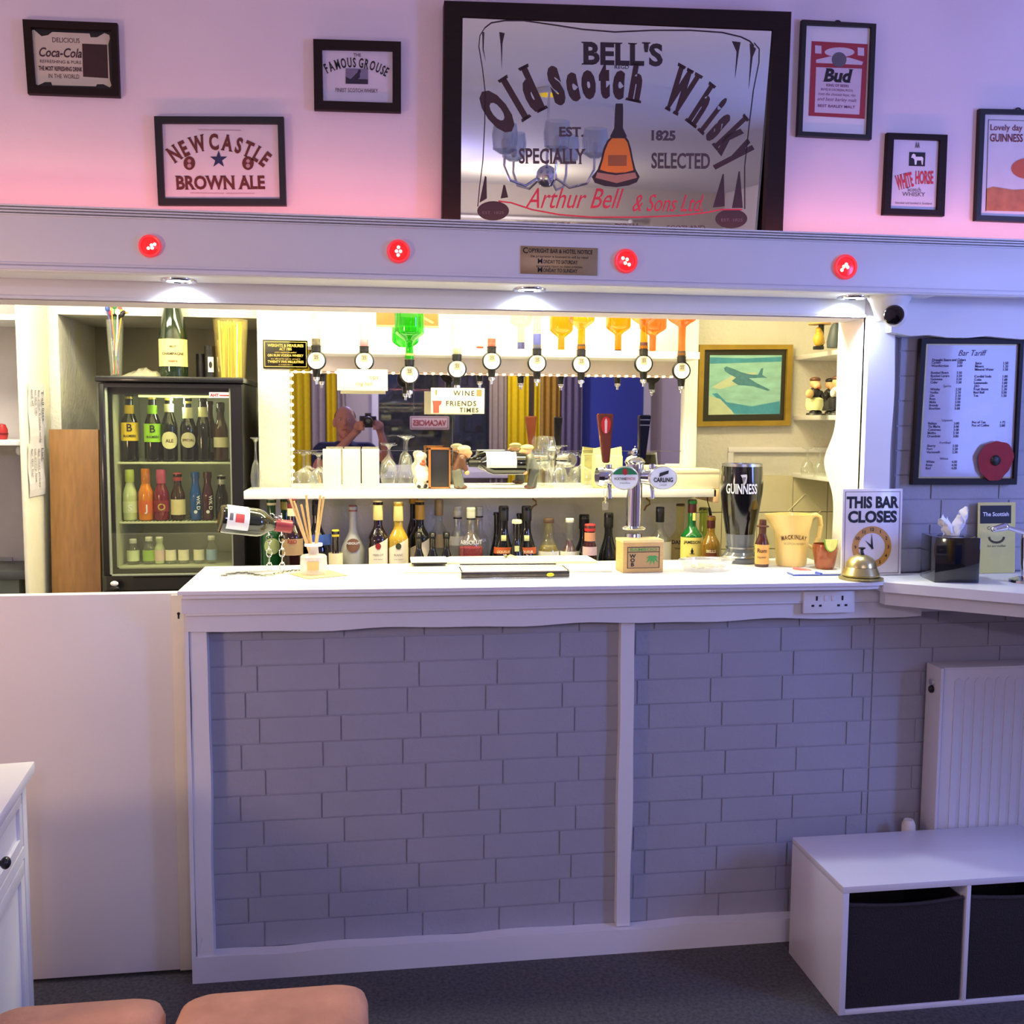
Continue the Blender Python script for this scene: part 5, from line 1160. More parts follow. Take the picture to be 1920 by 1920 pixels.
# small stemmed glasses upside down on the lowest shelf
for px, y, lb in ((1517, 3.62, 'left small upturned glass on the lowest right shelf'), (1541, 3.55, 'right small upturned glass on the lowest right shelf')):
    q = rs(px, y, shs[2]); k = K(px, 860, y)
    t = thing('small_glass', lb, 'glass', q, group='small upturned glasses on the lowest shelf')
    MB().lathe([(10*k, 0), (11*k, 12*k), (9*k, 22*k), (3*k, 28*k)], 20).build('bowl', CLEAR, t)
    MB().lathe([(3*k, 28*k), (2*k, 34*k), (2*k, 46*k), (10*k, 49*k), (10*k, 50*k), (0, 50*k)], 20).build('stem', CLEAR, t)
# dado moulding and cream tiles under it
zd = P(1400, 838, 3.86).z; xd = P(1363, 860, 3.86).x; zt2 = P(1450, 890, 3.86).z
struct(MB().box(xd, 1.92, 3.845, 3.859, zd-.022, zd, .004).box(xd, xd+.022, 3.845, 3.859, zt2+.002, zd-.022, .003), 'trim_6', PAINT)
tl = MB(); tm = M('cream_tile', (224, 214, 178), .25, var=.04, coat=.3)
tw = .150
for r_ in range(3):
    for c_ in range(5):
        x0 = PXR+.04+c_*tw; x1 = min(1.918, x0+tw-.003); zz = zt2-(r_+1)*tw
        if x1 > x0+.02: tl.box(x0, x1, 3.846, 3.859, zz, zz+tw-.003, .002)
struct(tl, 'wall_tiles', tm)
p0 = P(1510, 958, 3.84); dm = MB(); r_ = .07
for a in range(4):
    u0, v0 = r_*math.cos(a*PI/2), r_*math.sin(a*PI/2); u1, v1 = r_*math.cos((a+1)*PI/2), r_*math.sin((a+1)*PI/2)
    dm.cyl((p0.x+u0, 3.845, p0.z+v0), (p0.x+u1, 3.845, p0.z+v1), .0022, seg=6)
struct(dm, 'trim_7', M('tile_line', (236, 230, 200), .4))
t = thing('right_worktop', 'worktop with green splashback strip at the right end behind the bar', 'worktop', (0, 0, 0))
MB().box(1.302, 1.915, 3.648, 3.84, WT-.035, WT, .003).build('top', MATS['worktop_grey'], t)
MB().box(1.302, 1.915, 3.70, 3.84, 0, WT-.035).build('base', MATS['cabinet_paint'], t)
# ================================================================== on the bar top
BT = CH+.0006
def onbar(px, py): q = PZ(px, py, CH); q.z = BT; return q
# wine bottle held up by chains
q = onbar(520, 1066); q.y = 3.02; q.x = P(515, 1050, 3.02).x
t = thing('chain_bottle_holder', 'silver chain wine holder rising stiffly from the bar top', 'holder', q)
k = K(515, 1000, q.y)
def link(m, c, r, h, ax, w_=.0016):
    pts = []
    for i in range(14):
        a = 2*PI*i/14; u, v = r*math.cos(a), h*math.sin(a)
        pts.append((c[0]+(u if ax == 0 else 0), c[1]+(u if ax else 0), c[2]+v))
    m.tube(pts, w_, 6, True)
for dx, nm, n in ((-10, 'chain', 7), (14, 'chain', 7)):
    m = MB(); top = P(505+20*(dx > 0), 976, q.y).z-q.z; st = top/n
    for i in range(n): link(m, (dx*k, 0, st*(i+.5)), 5*k, st*.62, i % 2)
    m.build(nm, CHROME, t)
m = MB()
for i in range(8): link(m, ((-10+i*3.4)*k, (.004 if i % 2 else -.012), P(515, 972, q.y).z-q.z+.006*math.sin(i)), 4*k, 6*k, i % 2)
m.build('chain_collar', CHROME, t)
# loose end of the chain lying on the bar
m = MB(); q2 = onbar(462, 1080)
for i in range(22):
    u = i/21; x = (u*150-40)*k; y = .035*math.sin(u*9.5)+.05*u
    a = u*6
    pts = [(x+.008*math.cos(2*PI*j/12)*math.cos(a)-.005*math.sin(2*PI*j/12)*math.sin(a), y+.008*math.cos(2*PI*j/12)*math.sin(a)+.005*math.sin(2*PI*j/12)*math.cos(a), .0022+.0012*(i % 2)) for j in range(12)]
    m.tube(pts, .0014, 5, True)
m.build('loose_chain', M('dark_chain', (120, 118, 104), .3, 1.0), t, loc=q2-q)
# the bottle itself
a = P(413, 972, 2.965); b = P(546, 988, 3.03); d = b-a
t = thing('chained_wine_bottle', 'dark wine bottle floating level in the silver chain holder', 'bottle', a)
r = 28*K(440, 975, 2.96); L_ = d.length
R4 = d.to_track_quat('Z', 'Y').to_matrix().to_4x4()
m = MB(); m.T = R4; m.lathe([(0, .006), (r*.7, .001), (r*.93, 0), (r, .006), (r, L_*.50), (r*.92, L_*.58), (r*.6, L_*.68), (r*.42, L_*.74), (r*.40, L_*.80), (0, L_*.80)], 28).build('glass_body', M('olive_glass', (26, 30, 20), .06, coat=.7), t)
m = MB(); m.T = R4; m.lathe([(r*.44, L_*.76), (r*.46, L_*.80), (r*.46, L_), (0, L_+.001)], 20).build('foil', M('plum_foil', (140, 52, 66), .35, .3), t)
# label: arc facing the camera and up
loc = R4.to_3x3().inverted() @ Vector((-.1, -.9, .45)); a0 = math.atan2(loc.y, loc.x)
m = MB(); m.T = R4; m.lathe([(r+.0008, .012), (r+.0008, L_*.36)], 20, a0=a0-1.05, a1=a0+1.05).build('label', PAPER, t, 60)
m = MB(); m.T = R4; m.lathe([(r+.0014, .035), (r+.0014, .060)], 10, a0=a0-.1, a1=a0+.5).build('label_print', M('label_pinkred', (196, 70, 70), .5), t, 60)
m = MB(); m.T = R4; m.lathe([(r+.0014, .018), (r+.0014, .028)], 10, a0=a0-.1, a1=a0+.4).build('label_stripe', GREYINK, t, 60)
# reed diffuser on its mat
q = onbar(597, 1078)
t = thing('diffuser_mat', 'thin beige mat under the reed diffuser', 'mat', q, .5)
MB().box(-.062, .062, -.062, .062, 0, .0022, .001).build('mat', M('mat_beige', (226, 196, 130), .7), t)
k = K(590, 1040, q.y)
t = thing('reed_diffuser', 'small glass reed diffuser bottle with pale reeds on the bar', 'diffuser', q+Vector((-9*k, .01, .0026)))
MB().lathe([(0, 0), (25*k, 0), (26*k, 3*k), (25*k, 33*k), (22*k, 36*k), (10*k, 38*k), (9*k, 52*k), (0, 52*k)], 28).build('glass_body', MG('milky_glass', (250, 246, 236), .1, .8, .5), t)
MB().lathe([(25.6*k, 5*k), (26*k, 26*k)], 12, a0=-PI/2-.45, a1=-PI/2+.45).build('label', M('peach_print', (236, 190, 120), .5), t, 60)
MB().lathe([(0, 52*k), (9*k, 52*k), (17*k, 53*k), (17*k, 58*k), (9*k, 58*k), (0, 57*k)], 24).build('collar', GLOSSW, t)
RD = M('reed_beige', (226, 186, 120), .6)
for i, (dx, top) in enumerate(((-42, 937), (-22, 948), (-12, 950), (-12, 930), (14, 931), (20, 934), (-35, 941))):
    h_ = P(590, top, q.y).z-q.z
    MB().cyl((dx*-.08*k, (i % 3-1)*2*k, 10*k), (dx*k, (i % 3-1)*6*k, h_), 2.2*k, seg=7).build('reed', RD, t)
# bar runners and metal tray in the middle
q = onbar(950, 1060)
def mat_on(name, lb, pts, z0, th, mat, cat):
    v = [PZ(x, y, CH+z0) for x, y in pts]; c_ = sum(v, Vector())/len(v); c_.z = CH+z0+.0006
    return tag(MB().slab([(p.x-c_.x, p.y-c_.y) for p in v], 0, th).build(name, mat, None, 0, loc=c_), lb, cat), c_
mat_on('bar_menu', 'cream paper menu sheet lying flat left on the bar top', [(757, 1075), (757, 1059), (800, 1055), (862, 1058), (862, 1075)], 0, .003, CREAMP, 'menu')
mat_on('bar_menu', 'cream paper menu sheet lying flat right of the steel tray', [(1068, 1073), (1148, 1073), (1120, 1058), (1040, 1057)], 0, .003, CREAMP, 'menu')
o_, c_ = mat_on('bar_mat', 'wide cream rubber bar mat along the back edge of the bar', [(800, 1058), (1120, 1056), (1100, 1045), (845, 1047)], .004, .006, M('mat_cream', (236, 230, 196), .7, bump=.5, bscale=200), 'mat')
a, b = P(770, 1047, 3.06), P(838, 1047, 3.06)
t = thing('till_pad', 'small flat pad with a dark front edge at the back of the bar', 'pad', ((a.x+b.x)/2, 3.03, CH+.0112))
w_ = (b.x-a.x)/2
MB().box(-w_, w_, 0, .07, .004, .014, .002).build('top', GLOSSW, t); MB().box(-w_+.002, w_-.002, .002, .068, 0, .004).build('foot', BLACK, t)
a, b = PZ(865, 1087, CH), PZ(1068, 1084, CH)
t = thing('steel_tray', 'shallow steel drip tray with a yellow mark on the bar top', 'tray', ((a.x+b.x)/2, a.y, CH+.0112), math.atan2(b.y-a.y, b.x-a.x))
w_ = (b.x-a.x)/2
t.location.z = BT
m = MB(); m.box(-w_, w_, 0, .10, 0, .004, .001).box(-w_, w_, .096, .10, .004, .022, .001).box(-w_, -w_+.004, .004, .096, .004, .022).box(w_-.004, w_, .004, .096, .004, .022); m.build('tray', M('polished_steel', (190, 188, 184), .12, 1.0), t)
MB().box(-w_, w_, 0, .004, .0045, .019, .001).build('front_lip', M('dark_steel', (78, 72, 70), .3, .8, var=.5, scale=60), t); MB().box(-w_+.005, w_-.005, .005, .095, .016, .021).build('grid', CREAMP, t)
MB().ball((w_*.64, -.0015, .010), .008, (1.4, .3, .7)).build('yellow_mark', M('mark_yellow', (226, 206, 40), .4), t)
# corkscrew-like wire bits
q = onbar(948, 1052); q.z = CH+.012
tag(MB().tube([(0, 0, .002), (.012, -.012, .008), (.022, -.02, .004), (.035, -.03, .003)], .0018, 6).tube([(0, .004, .002), (.016, -.006, .009), (.03, -.02, .004)], .0018, 6).ball((0, 0, .004), .006).build('bottle_opener', M('dull_steel', (150, 146, 120), .35, .9), None, loc=q), 'small metal opener lying on the cream bar mat', 'opener')
# wooden bamboo box
a, b = onbar(1158, 1066), onbar(1170, 1075)
c0 = onbar(1168, 1075); c1 = onbar(1243, 1073); w_ = (c1-c0).length; k = w_/75.0
t = thing('bamboo_box', 'light wooden box with a green bamboo leaf label by the beer tap', 'box', (c0+c1)/2+Vector((0, .0, 0)), math.atan2(c1.y-c0.y, c1.x-c0.x)-.02)
hb = 58*k
MB().box(-w_/2, w_/2, 0, .075, 0, hb, .0015).build('box', M('bamboo_wood', (206, 166, 100), .5, var=.2, scale=30, stretch=(1, 1, 6)), t)
MB().box(-w_/2-.001, w_/2+.001, -.001, .076, hb*.93, hb+.001, .001).build('lid', M('bamboo_pale', (232, 208, 140), .5, var=.15, scale=30, stretch=(1, 1, 6)), t)
m = MB(); y_ = -.0014; m.box(-w_*.40, w_*.40, y_, -.0002, hb*.14, hb*.80); m.build('label', M('kraft_paper', (176, 140, 92), .6), t)
m = MB(); e = .0012
for x0, x1, z0, z1 in ((-w_*.40, w_*.40, hb*.78, hb*.80), (-w_*.40, w_*.40, hb*.14, hb*.155), (-w_*.40, -w_*.385, hb*.14, hb*.80), (w_*.385, w_*.40, hb*.14, hb*.80), (-w_*.385, w_*.385, hb*.63, hb*.65)): m.box(x0, x1, y_-.0008, y_, z0, z1)
for i in range(3): m.text('WOB'[i], -w_*.27, hb*(.47-.13*i), hb*.15, y_-.0009, bold=.05, xs=1.2)
m.build('label_print', INK, t, 0)
m = MB(); m.text('BAMBOO', 0, hb*.675, hb*.12, y_-.001, fit=w_*.66, bold=.02)
for i in range(6):
    a = math.radians(200+i*28); x0, z0 = w_*.22, hb*.52; L2 = hb*.30*(1 if i in (1, 2, 3, 4) else .7)
    dx, dz = math.cos(a), math.sin(a)
    m.mesh([(x0, y_-.001, z0), (x0+L2*.5*dx-dz*hb*.035, y_-.001, z0+L2*.5*dz+dx*hb*.035), (x0+L2*dx, y_-.001, z0+L2*dz), (x0+L2*.5*dx+dz*hb*.035, y_-.001, z0+L2*.5*dz-dx*hb*.035)], [(0, 1, 2, 3)])
m.build('leaf_print', M('leaf_green', (60, 140, 70), .6), t, 0)
# ------------------------------------------------------------------ the chrome beer tap
TX = 2.95
q = P(1187, 1062, TX); q.z = BT
k = K(1187, 950, TX)
t = thing('beer_tap', 'chrome two headed beer tap with red and black handles on the bar', 'beer tap', q)
zz = lambda py: P(1187, py, TX).z-q.z
SEC = M('tap_chrome', (214, 216, 226), .08, 1.0, var=.02)
m = MB(); m.lathe([(0, 0), (24*k, 0), (24*k, zz(1040)), (20*k, zz(1034)), (15*k, zz(1000)), (0, zz(1000))], 28).build('base', SEC, t)
m = MB(); m.lathe([(0, zz(992)), (21*k, zz(992)), (22*k, zz(990)), (14.5*k, zz(986)), (14.5*k, zz(895)), (0, zz(895))], 28).build('column', SEC, t)
m = MB(); m.lathe([(0, zz(905)), (13*k, zz(905)), (17*k, zz(880)), (16*k, zz(870)), (19*k, zz(866)), (15*k, zz(858)), (6*k, zz(853)), (0, zz(853))], 28).ball((0, 0, zz(847)), 6.5*k).ball((0, 0, zz(838)), 1.5*k); m.build('top_cap', SEC, t)
def head(x0, dirx, hx, htop, hbase, hw0, hw1, hmat, lean, badge_px, badge_fn, handle_extra=None):
    zc = zz(893)
    m = MB(); m.cyl((0, 0, zc), (x0*k, -.006, zc), 11*k, 17*k, 20).cyl((x0*k, -.006, zc), ((x0+dirx*9)*k, -.007, zc), 19*k, 16*k, 20)
    m.cyl((x0*k*.8, -.006, zc+6*k), (x0*k*.8, -.006, zc+22*k), 7*k, 6*k, 14)
    hd_ = m.build('tap_head', SEC, t)
    m = MB(); m.cyl((x0*k*.78, -.008, zc-14*k), (x0*k*.78, -.02, zc-40*k), 4.4*k, 3.6*k, 12); m.build('spout', SEC, t)
    # handle: a tapering paddle
    zb, ztp = zz(hbase), zz(htop)
    m = MB(); hx0, hx1 = hx*k, (hx+lean)*k
    vs = [(hx0-hw0*k, -.010, zb), (hx0+hw0*k, -.010, zb), (hx0+hw0*k, .010, zb), (hx0-hw0*k, .010, zb), (hx1-hw1*k, -.014, ztp), (hx1+hw1*k, -.014, ztp), (hx1+hw1*k, .012, ztp), (hx1-hw1*k, .012, ztp)]
    m.mesh(vs, [(0, 3, 2, 1), (4, 5, 6, 7), (0, 1, 5, 4), (1, 2, 6, 5), (2, 3, 7, 6), (3, 0, 4, 7)])
    bmesh.ops.bevel(m.bm, geom=m.bm.edges[:], offset=.003, segments=3, affect='EDGES')
    part_label(m.build('handle', hmat, t), 'red brown paddle handle' if dirx < 0 else 'black paddle handle')
    # badge
    bx = (badge_px-1187)*k; bz = zz(895)
    m = MB(); m.T = Matrix.Translation((bx, -.040, bz)) @ Matrix.Rotation(PI/2, 4, 'X')
    m.lathe([(0, -.010), (24*k, -.010), (27*k, -.004), (27*k, 0), (25*k, .0025), (0, .0025)], 32, sy=.80)
    bd = m.build('badge', STEEL, t)
    m = MB(); m.cyl((bx, -.032, bz), ((x0*.8)*k, -.006, zc), 6*k, 8*k, 12); m.build('badge_arm', SEC, t)
    m = MB(); m.T = Matrix.Translation((bx, -.040, bz)) @ Matrix.Rotation(PI/2, 4, 'X'); m.lathe([(0, .0034), (24.5*k, .0032)], 32, sy=.80); m.build('badge_face', M('badge_white', (228, 230, 236), .25, coat=.5), bd, 0)
    badge_fn(bx, bz, bd)
def badge_a(bx, bz, bd):
    y_ = -.0450; m = MB()
    n = 16; m.mesh([(bx+24*k*math.cos(.35+2.44*i/n), y_, bz+19.2*k*math.sin(.35+2.44*i/n)) for i in range(n+1)]+[(bx-10*k, y_, bz+6.5*k), (bx+10*k, y_, bz+6.5*k)], [tuple(range(n+3))]); m.build('badge_top', M('badge_green', (30, 110, 70), .4), bd, 0)
    m = MB(); m.mesh([(bx+5*k*math.cos(i*PI/6), y_-.0006, bz+11.5*k+6*k*math.sin(i*PI/6)) for i in range(12)], [tuple(range(12))]); m.text("WORTHINGTON'S", bx+9*k, bz-3.5*k, 7*k, y_-.0004, fit=20*k, bold=.02); m.build('badge_red', REDINK, bd, 0)
    m = MB(); m.text('WORTHING', bx-9*k, bz-3.5*k, 7*k, y_-.0004, fit=22*k, bold=.02); m.text('creamflow', bx, bz-10*k, 4.5*k, y_-.0004); m.build('lettering', INK, bd, 0)
def badge_b(bx, bz, bd):
    y_ = -.0450; m = MB()
    m.mesh([(bx-8*k, y_, bz+2*k), (bx+9*k, y_, bz+8*k), (bx+10*k, y_, bz+14*k), (bx-7*k, y_, bz+9*k)], [(0, 1, 2, 3)]); m.text('CARLING', bx, bz-7*k, 11*k, y_, fit=36*k, bold=.035); m.build('lettering', INK, bd, 0)
    MB().text('LAGER', bx, bz-14*k, 4.5*k, y_).build('small_lettering', GREYINK, bd, 0)
head(-62, -1, -54, 776, 868, 6, 14.5, M('handle_brown', (110, 48, 26), .35, var=.3, scale=30, coat=.4), -3, 1162, badge_a)
head(40, 1, 12, 778, 868, 6, 11, M('handle_black', (18, 18, 22), .2, coat=.6), 4, 1233, badge_b)
m = MB(); hx = -57*k; m.mesh([(hx+9*k*math.sin(a), -.0155, zz(795)+(13*k if math.cos(a) > 0 else 18*k)*math.cos(a)) for a in [i*PI/9 for i in range(18)]], [tuple(range(18))]); m.build('handle_badge', M('handle_red', (196, 40, 36), .35), t, 0)
m = MB(); m.mesh([(hx-2*k, -.0162, zz(812)), (hx+2*k, -.0162, zz(812)), (hx+2.6*k, -.0162, zz(790)), (hx, -.0162, zz(784)), (hx-2.6*k, -.0162, zz(790))], [(0, 1, 2, 3, 4)]); m.build('handle_mark', M('mark_pink', (236, 180, 170), .4), t, 0)
m = MB()
for zc_ in (786, 796): m.box(6*k, 24*k, -.0155, -.0145, zz(zc_+2), zz(zc_))
m.build('handle_bands', STEEL, t)
# key tag hanging from the left head
m = MB(); x0 = (1130-1187)*k
link(m, (x0, -.022, zz(922)), 3*k, 10*k, 0, .0012); link(m, (x0, -.022, zz(936)), 3*k, 6*k, 1, .0012)
m.build('tag_chain', M('chain_pale', (226, 220, 170), .3, .8), t); MB().prism([(x0-5*k, zz(955)), (x0+5*k, zz(955)), (x0+6*k, zz(941)), (x0, zz(937)), (x0-6*k, zz(941))], -.024, -.020).build('tag', M('chain_pale', (226, 220, 170), .3, .8), t)
# ------------------------------------------------------------------ clear tub with snacks
a, b = onbar(1290, 1076), onbar(1378, 1072); c_ = (a+b)/2+Vector((0, .045, 0)); k = K(1330, 1060, c_.y)
t = thing('plastic_tub', 'clear shallow plastic tub with yellow bits right of the bamboo box', 'tub', c_)
w_ = 48*k
m = MB(); m.lathe([(0, .001), (w_*.86, 0), (w_, .030), (w_*1.08, .033), (w_*1.08, .035), (w_*.98, .034), (w_*.85, .003), (0, .003)], 32, sy=.62); m.build('tub', MG('tub_film', (250, 250, 250), .12, 1.1, .22), t)
rnd = random.Random(3)
m = MB()
for i in range(26):
    a_, r_ = rnd.uniform(0, 2*PI), rnd.uniform(0, .72)
    m.ball((w_*r_*math.cos(a_), w_*.6*r_*math.sin(a_), .010+rnd.uniform(0, .006)), .006, (1.3, 1, .7), 8, 5)
o_ = m.build('snack_bits', M('snack_yellow', (226, 206, 100), .6, var=.4, scale=80), None, loc=c_); tag(o_, 'small yellow snack bits lying in the clear plastic tub', 'snacks'); o_['kind'] = 'stuff'
# ------------------------------------------------------------------ giant stout glass
q = onbar(1388, 1052); q.y = 3.055; q.x = P(1388, 1000, 3.055).x; k = K(1388, 950, q.y)
z_ = lambda py: P(1388, py, q.y).z-q.z
t = thing('display_pint', 'giant black stout pint glass with harp emblem standing on the bar', 'glass', q, -.36)
prof = [(0, 0), (33*k, 0), (34*k, z_(1046)), (30*k, z_(1040)), (25*k, z_(1034)), (24*k, z_(1020)), (26*k, z_(1000)), (32*k, z_(960)), (37*k, z_(925)), (38*k, z_(905)), (36*k, z_(880)), (35*k, z_(871)), (0, z_(871))]
cut = 7
MB().lathe(prof[:7], 36).build('foot', MG('smoked_glass', (150, 156, 170), .08, 1.0, .35), t)
MB().lathe([(0, z_(1000)), (26*k, z_(1000)), (32*k, z_(960)), (37*k, z_(925)), (38*k, z_(905)), (36*k, z_(880)), (35.5*k, z_(873)), (0, z_(876))], 36).build('bowl', M('stout_black', (10, 9, 12), .12, coat=.7), t)
MB().lathe([(35.6*k, z_(874)), (35.2*k, z_(869)), (33.8*k, z_(869)), (33.5*k, z_(874))], 36).build('rim', STEEL, t)
def rp(py): 
    for (r0, z0), (r1, z1) in zip(prof, prof[1:]):
        if z0 <= z_(py) <= z1: return r0+(r1-r0)*(z_(py)-z0)/((z1-z0) or 1)
    return 38*k
MB().lathe([(25.3*k, z_(1027)), (25.4*k, z_(1024))], 36).lathe([(33.5*k, z_(1043)), (31*k, z_(1040))], 36).build('silver_bands', STEEL, t)
m = MB(); R_ = 38.4*k+.0012; m.text('GUINNESS', 0, z_(923), 17*k/.7, 0, wrap=R_, fit=58*k, bold=.02, serif=.04); m.build('lettering', WHITEINK, t, 0)
m = MB(); hz = z_(898); hs = 10*k
vs = [(-.55, .9), (.5, 1.0), (.62, .7), (.5, -.4), (.1, -1.0), (-.15, -.7), (.2, -.3), (.34, .5), (-.3, .45)]
m.mesh([(R_*math.sin((u*hs+3*k)/R_), -R_*math.cos((u*hs+3*k)/R_)-.0004, hz+v*hs) for u, v in vs], [tuple(range(9))])
for i in range(3):
    u0 = -.28+i*.2; u1 = .0+i*.1
    m.mesh([(R_*math.sin((u*hs+3*k)/R_), -R_*math.cos((u*hs+3*k)/R_)-.0006, hz+v*hs) for u, v in ((u0, .5), (u0+.07, .5), (u1+.07, -.6), (u1, -.6))], [(0, 1, 2, 3)])
m.build('harp', M('harp_silver', (206, 204, 200), .35, .3), t, 0)
# ------------------------------------------------------------------ little bottle with a hat
q = onbar(1428, 1062); k = K(1428, 1020, q.y)
t = thing('hat_bottle', 'small brown sauce bottle wearing a brown hat on the bar', 'bottle', q, -.38)
MB().lathe([(0, 0), (12*k, 0), (12.5*k, 2*k), (12.5*k, 40*k), (9*k, 50*k), (6*k, 60*k), (5.5*k, 72*k), (0, 72*k)], 24).build('glass_body', M('sauce_brown', (74, 30, 18), .12, coat=.5), t)
MB().lathe([(12.9*k, 5*k), (12.9*k, 40*k)], 20, a0=-PI/2-1.3, a1=-PI/2+1.3).build('label', M('apricot_label', (226, 170, 90), .5), t, 60)
m = MB(); m.text('Rum', 0, 26*k, 10*k, 0, wrap=13.6*k, bold=.02); m.text('liqueur', 0, 16*k, 6*k, 0, wrap=13.6*k); m.build('lettering', BROWNINK, t, 0)
MB().lathe([(0, 70*k), (11*k, 71*k), (11*k, 73*k), (6.5*k, 74*k), (6*k, 84*k), (0, 85*k)], 20).lathe([(6.3*k, 58*k), (6.4*k, 70*k)], 20).build('hat', M('hat_brown', (84, 44, 30), .6), t)
# ------------------------------------------------------------------ cream water jug
q = onbar(1483, 1060); k = K(1483, 1010, q.y)
t = thing('water_jug', 'cream yellow water jug with handle, lettered across its front', 'jug', q)
JM = M('jug_cream', (246, 214, 130), .3, coat=.4)
H_ = 92*k; m = MB(); seg = 36; rings = []
for rr, z in ((0, 0), (26*k, 0), (27*k, 3*k), (30*k, 45*k), (31*k, 62*k), (35*k, 80*k), (37*k, H_), (35*k, H_), (33*k, 80*k), (29*k, 60*k), (25*k, 5*k), (0, 5*k)):
    R = []
    for i in range(seg):
        a = 2*PI*i/seg; sp = max(0, -math.cos(a))**6*max(0, (z-58*k)/(34*k))*16*k
        R.append(m._v(((rr+sp)*math.cos(a), rr*math.sin(a)*.92, z)))
    rings.append(R)
for A, B in zip(rings, rings[1:]):
    for i in range(seg): m.bm.faces.new((A[i], A[(i+1) % seg], B[(i+1) % seg], B[i]))
m.build('body', JM, t)
m = MB(); hp = [(34*k, 0, 88*k), (44*k, 0, 90*k), (52*k, 0, 86*k), (54*k, 0, 70*k), (50*k, 0, 48*k), (44*k, 0, 34*k), (38*k, 0, 31*k), (29*k, 0, 36*k)]
m.tube(hp, 4*k, 10); m.build('handle', JM, t)
m = MB(); m.arc('MACKINLAY', -8*k, -22*k, 72*k, 10.5*k, mid=PI/2, y=0, bold=.03, serif=.06, xs=.66, k=.92)
for v in m.bm.verts: u = v.co.x; v.co = Vector((31.5*k*math.sin(u/(31.5*k)), -31.5*k*.94*math.cos(u/(31.5*k))-.0015, v.co.z))
m.text('SCOTCH WHISKY', -7*k, 40*k, 5*k, -.002, wrap=30.8*k); m.build('lettering', BROWNINK, t, 0)
# ------------------------------------------------------------------ copper cup with a lime wedge
q = onbar(1546, 1066); k = K(1546, 1030, q.y)
t = thing('copper_cup', 'small copper coloured cup at the right end of the bar', 'cup', q)
MB().lathe([(0, 0), (15*k, 0), (17*k, 5*k), (22*k, 36*k), (21*k, 44*k), (20*k, 44*k), (20.5*k, 36*k), (15*k, 4*k), (0, 4*k)], 28).build('body', M('copper_glaze', (150, 80, 46), .25, .35, coat=.4), t)
m = MB(); m.text('*', 0, 14*k, 24*k, 0, wrap=20*k); m.build('print', BROWNINK, t, 0)
t2 = thing('lime_slice', 'pale green lime wedge stuck in the copper cup', 'lime', q+Vector((-1*k, -23.5*k, 54*k)))
m = MB(); m.prism([(11*k*math.cos(a), 20*k*math.sin(a)) for a in [PI+i*PI/12 for i in range(13)]], -.004, .004); m.build('flesh', M('lime_flesh', (226, 230, 140), .4, var=.2, scale=60), t2)
m = MB(); m.tube([(11.5*k*math.cos(a), 0, 20.5*k*math.sin(a)) for a in [PI+i*PI/14 for i in range(15)]], .0024, 6); m.build('rind', M('lime_rind', (110, 170, 60), .4), t2)
# ------------------------------------------------------------------ pens and note pad
a, b = onbar(1490, 1081), onbar(1575, 1079)
t = thing('note_pad', 'small blue edged notepad lying by the bar closing sign', 'notepad', (a+b)/2+Vector((0, .02, 0)), -.05)
w_ = (b-a).length/2
MB().box(-w_, w_, -.02, .035, 0, .004, .001).build('cover', M('pad_blue', (90, 110, 190), .5), t); MB().box(-w_+.002, w_, -.019, .035, .004, .0075, .001).build('pages', GLOSSW, t)
def pen(lb, p0, p1, z, mat, nm):
    A = PZ(*p0, CH+z); B = PZ(*p1, CH+z); d = B-A
    t = thing('pen', lb, 'pen', A)
    MB().cyl((0, 0, 0), d*.85, .0042, seg=10).build('barrel', mat, t); MB().cyl(d*.85, d, .0042, .001, seg=10).build('tip', M('pen_tip_'+nm, (40, 60, 150) if nm == 'blue' else (196, 60, 60), .3), t)
pen('red pen lying in front of the cream jug', (1488, 1065), (1524, 1071), .006, M('pen_red', (226, 110, 110), .3), 'red')
pen('short blue pen lying on the notepad', (1530, 1074), (1542, 1077), .0125, M('pen_blue', (70, 90, 190), .3), 'blue')
# ------------------------------------------------------------------ closing time sign
A = onbar(1577, 1077); B = onbar(1689, 1075); c_ = (A+B)/2; c_.y = 2.745; k = K(1633, 1000, c_.y)
c_.x = (P(1577, 1076, c_.y).x+P(1689, 1076, c_.y).x)/2
w_ = (P(1689, 1000, c_.y).x-P(1577, 1000, c_.y).x)/2; h_ = P(1633, 917, c_.y).z-BT
t = thing('closing_sign', 'white sign reading this bar closes with an orange clock face', 'sign', c_)
m = MB(); m.T = Matrix.Rotation(-.03, 4, 'X'); TT = m.T.copy()
m.box(-w_, w_, 0, .006, 0, h_, .001).build('board', M('sign_white', (222, 212, 218), .4, coat=.3), t)
y_ = -.0008
def sm(): x = MB(); x.T = TT; return x
m = sm(); e = 4.5*k
for x0, x1, z0, z1 in ((-w_+e, w_-e, h_-e-.0015, h_-e), (-w_+e, w_-e, e*.6, e*.6+.0015), (-w_+e, -w_+e+.0015, e*.6, h_-e), (w_-e-.0015, w_-e, e*.6, h_-e)): m.box(x0, x1, y_, y_+.0004, z0, z1)
m.build('border', GREYINK, t, 0)
m = sm(); zt_ = lambda py: P(1633, py, c_.y).z-BT
m.text('THIS BAR', 0, zt_(952), 19*k/.7, y_, fit=98*k, bold=.045); m.text('CLOSES', 0, zt_(979), 19*k/.7, y_, fit=92*k, bold=.045); m.build('lettering', INK, t, 0)
cz = zt_(1026)
m = sm(); n = 40
vs = []
for i in range(n): a = 2*PI*i/n; vs += [(37*k*math.cos(a), y_, cz+37*k*math.sin(a)), (25*k*math.cos(a), y_, cz+25*k*math.sin(a))]
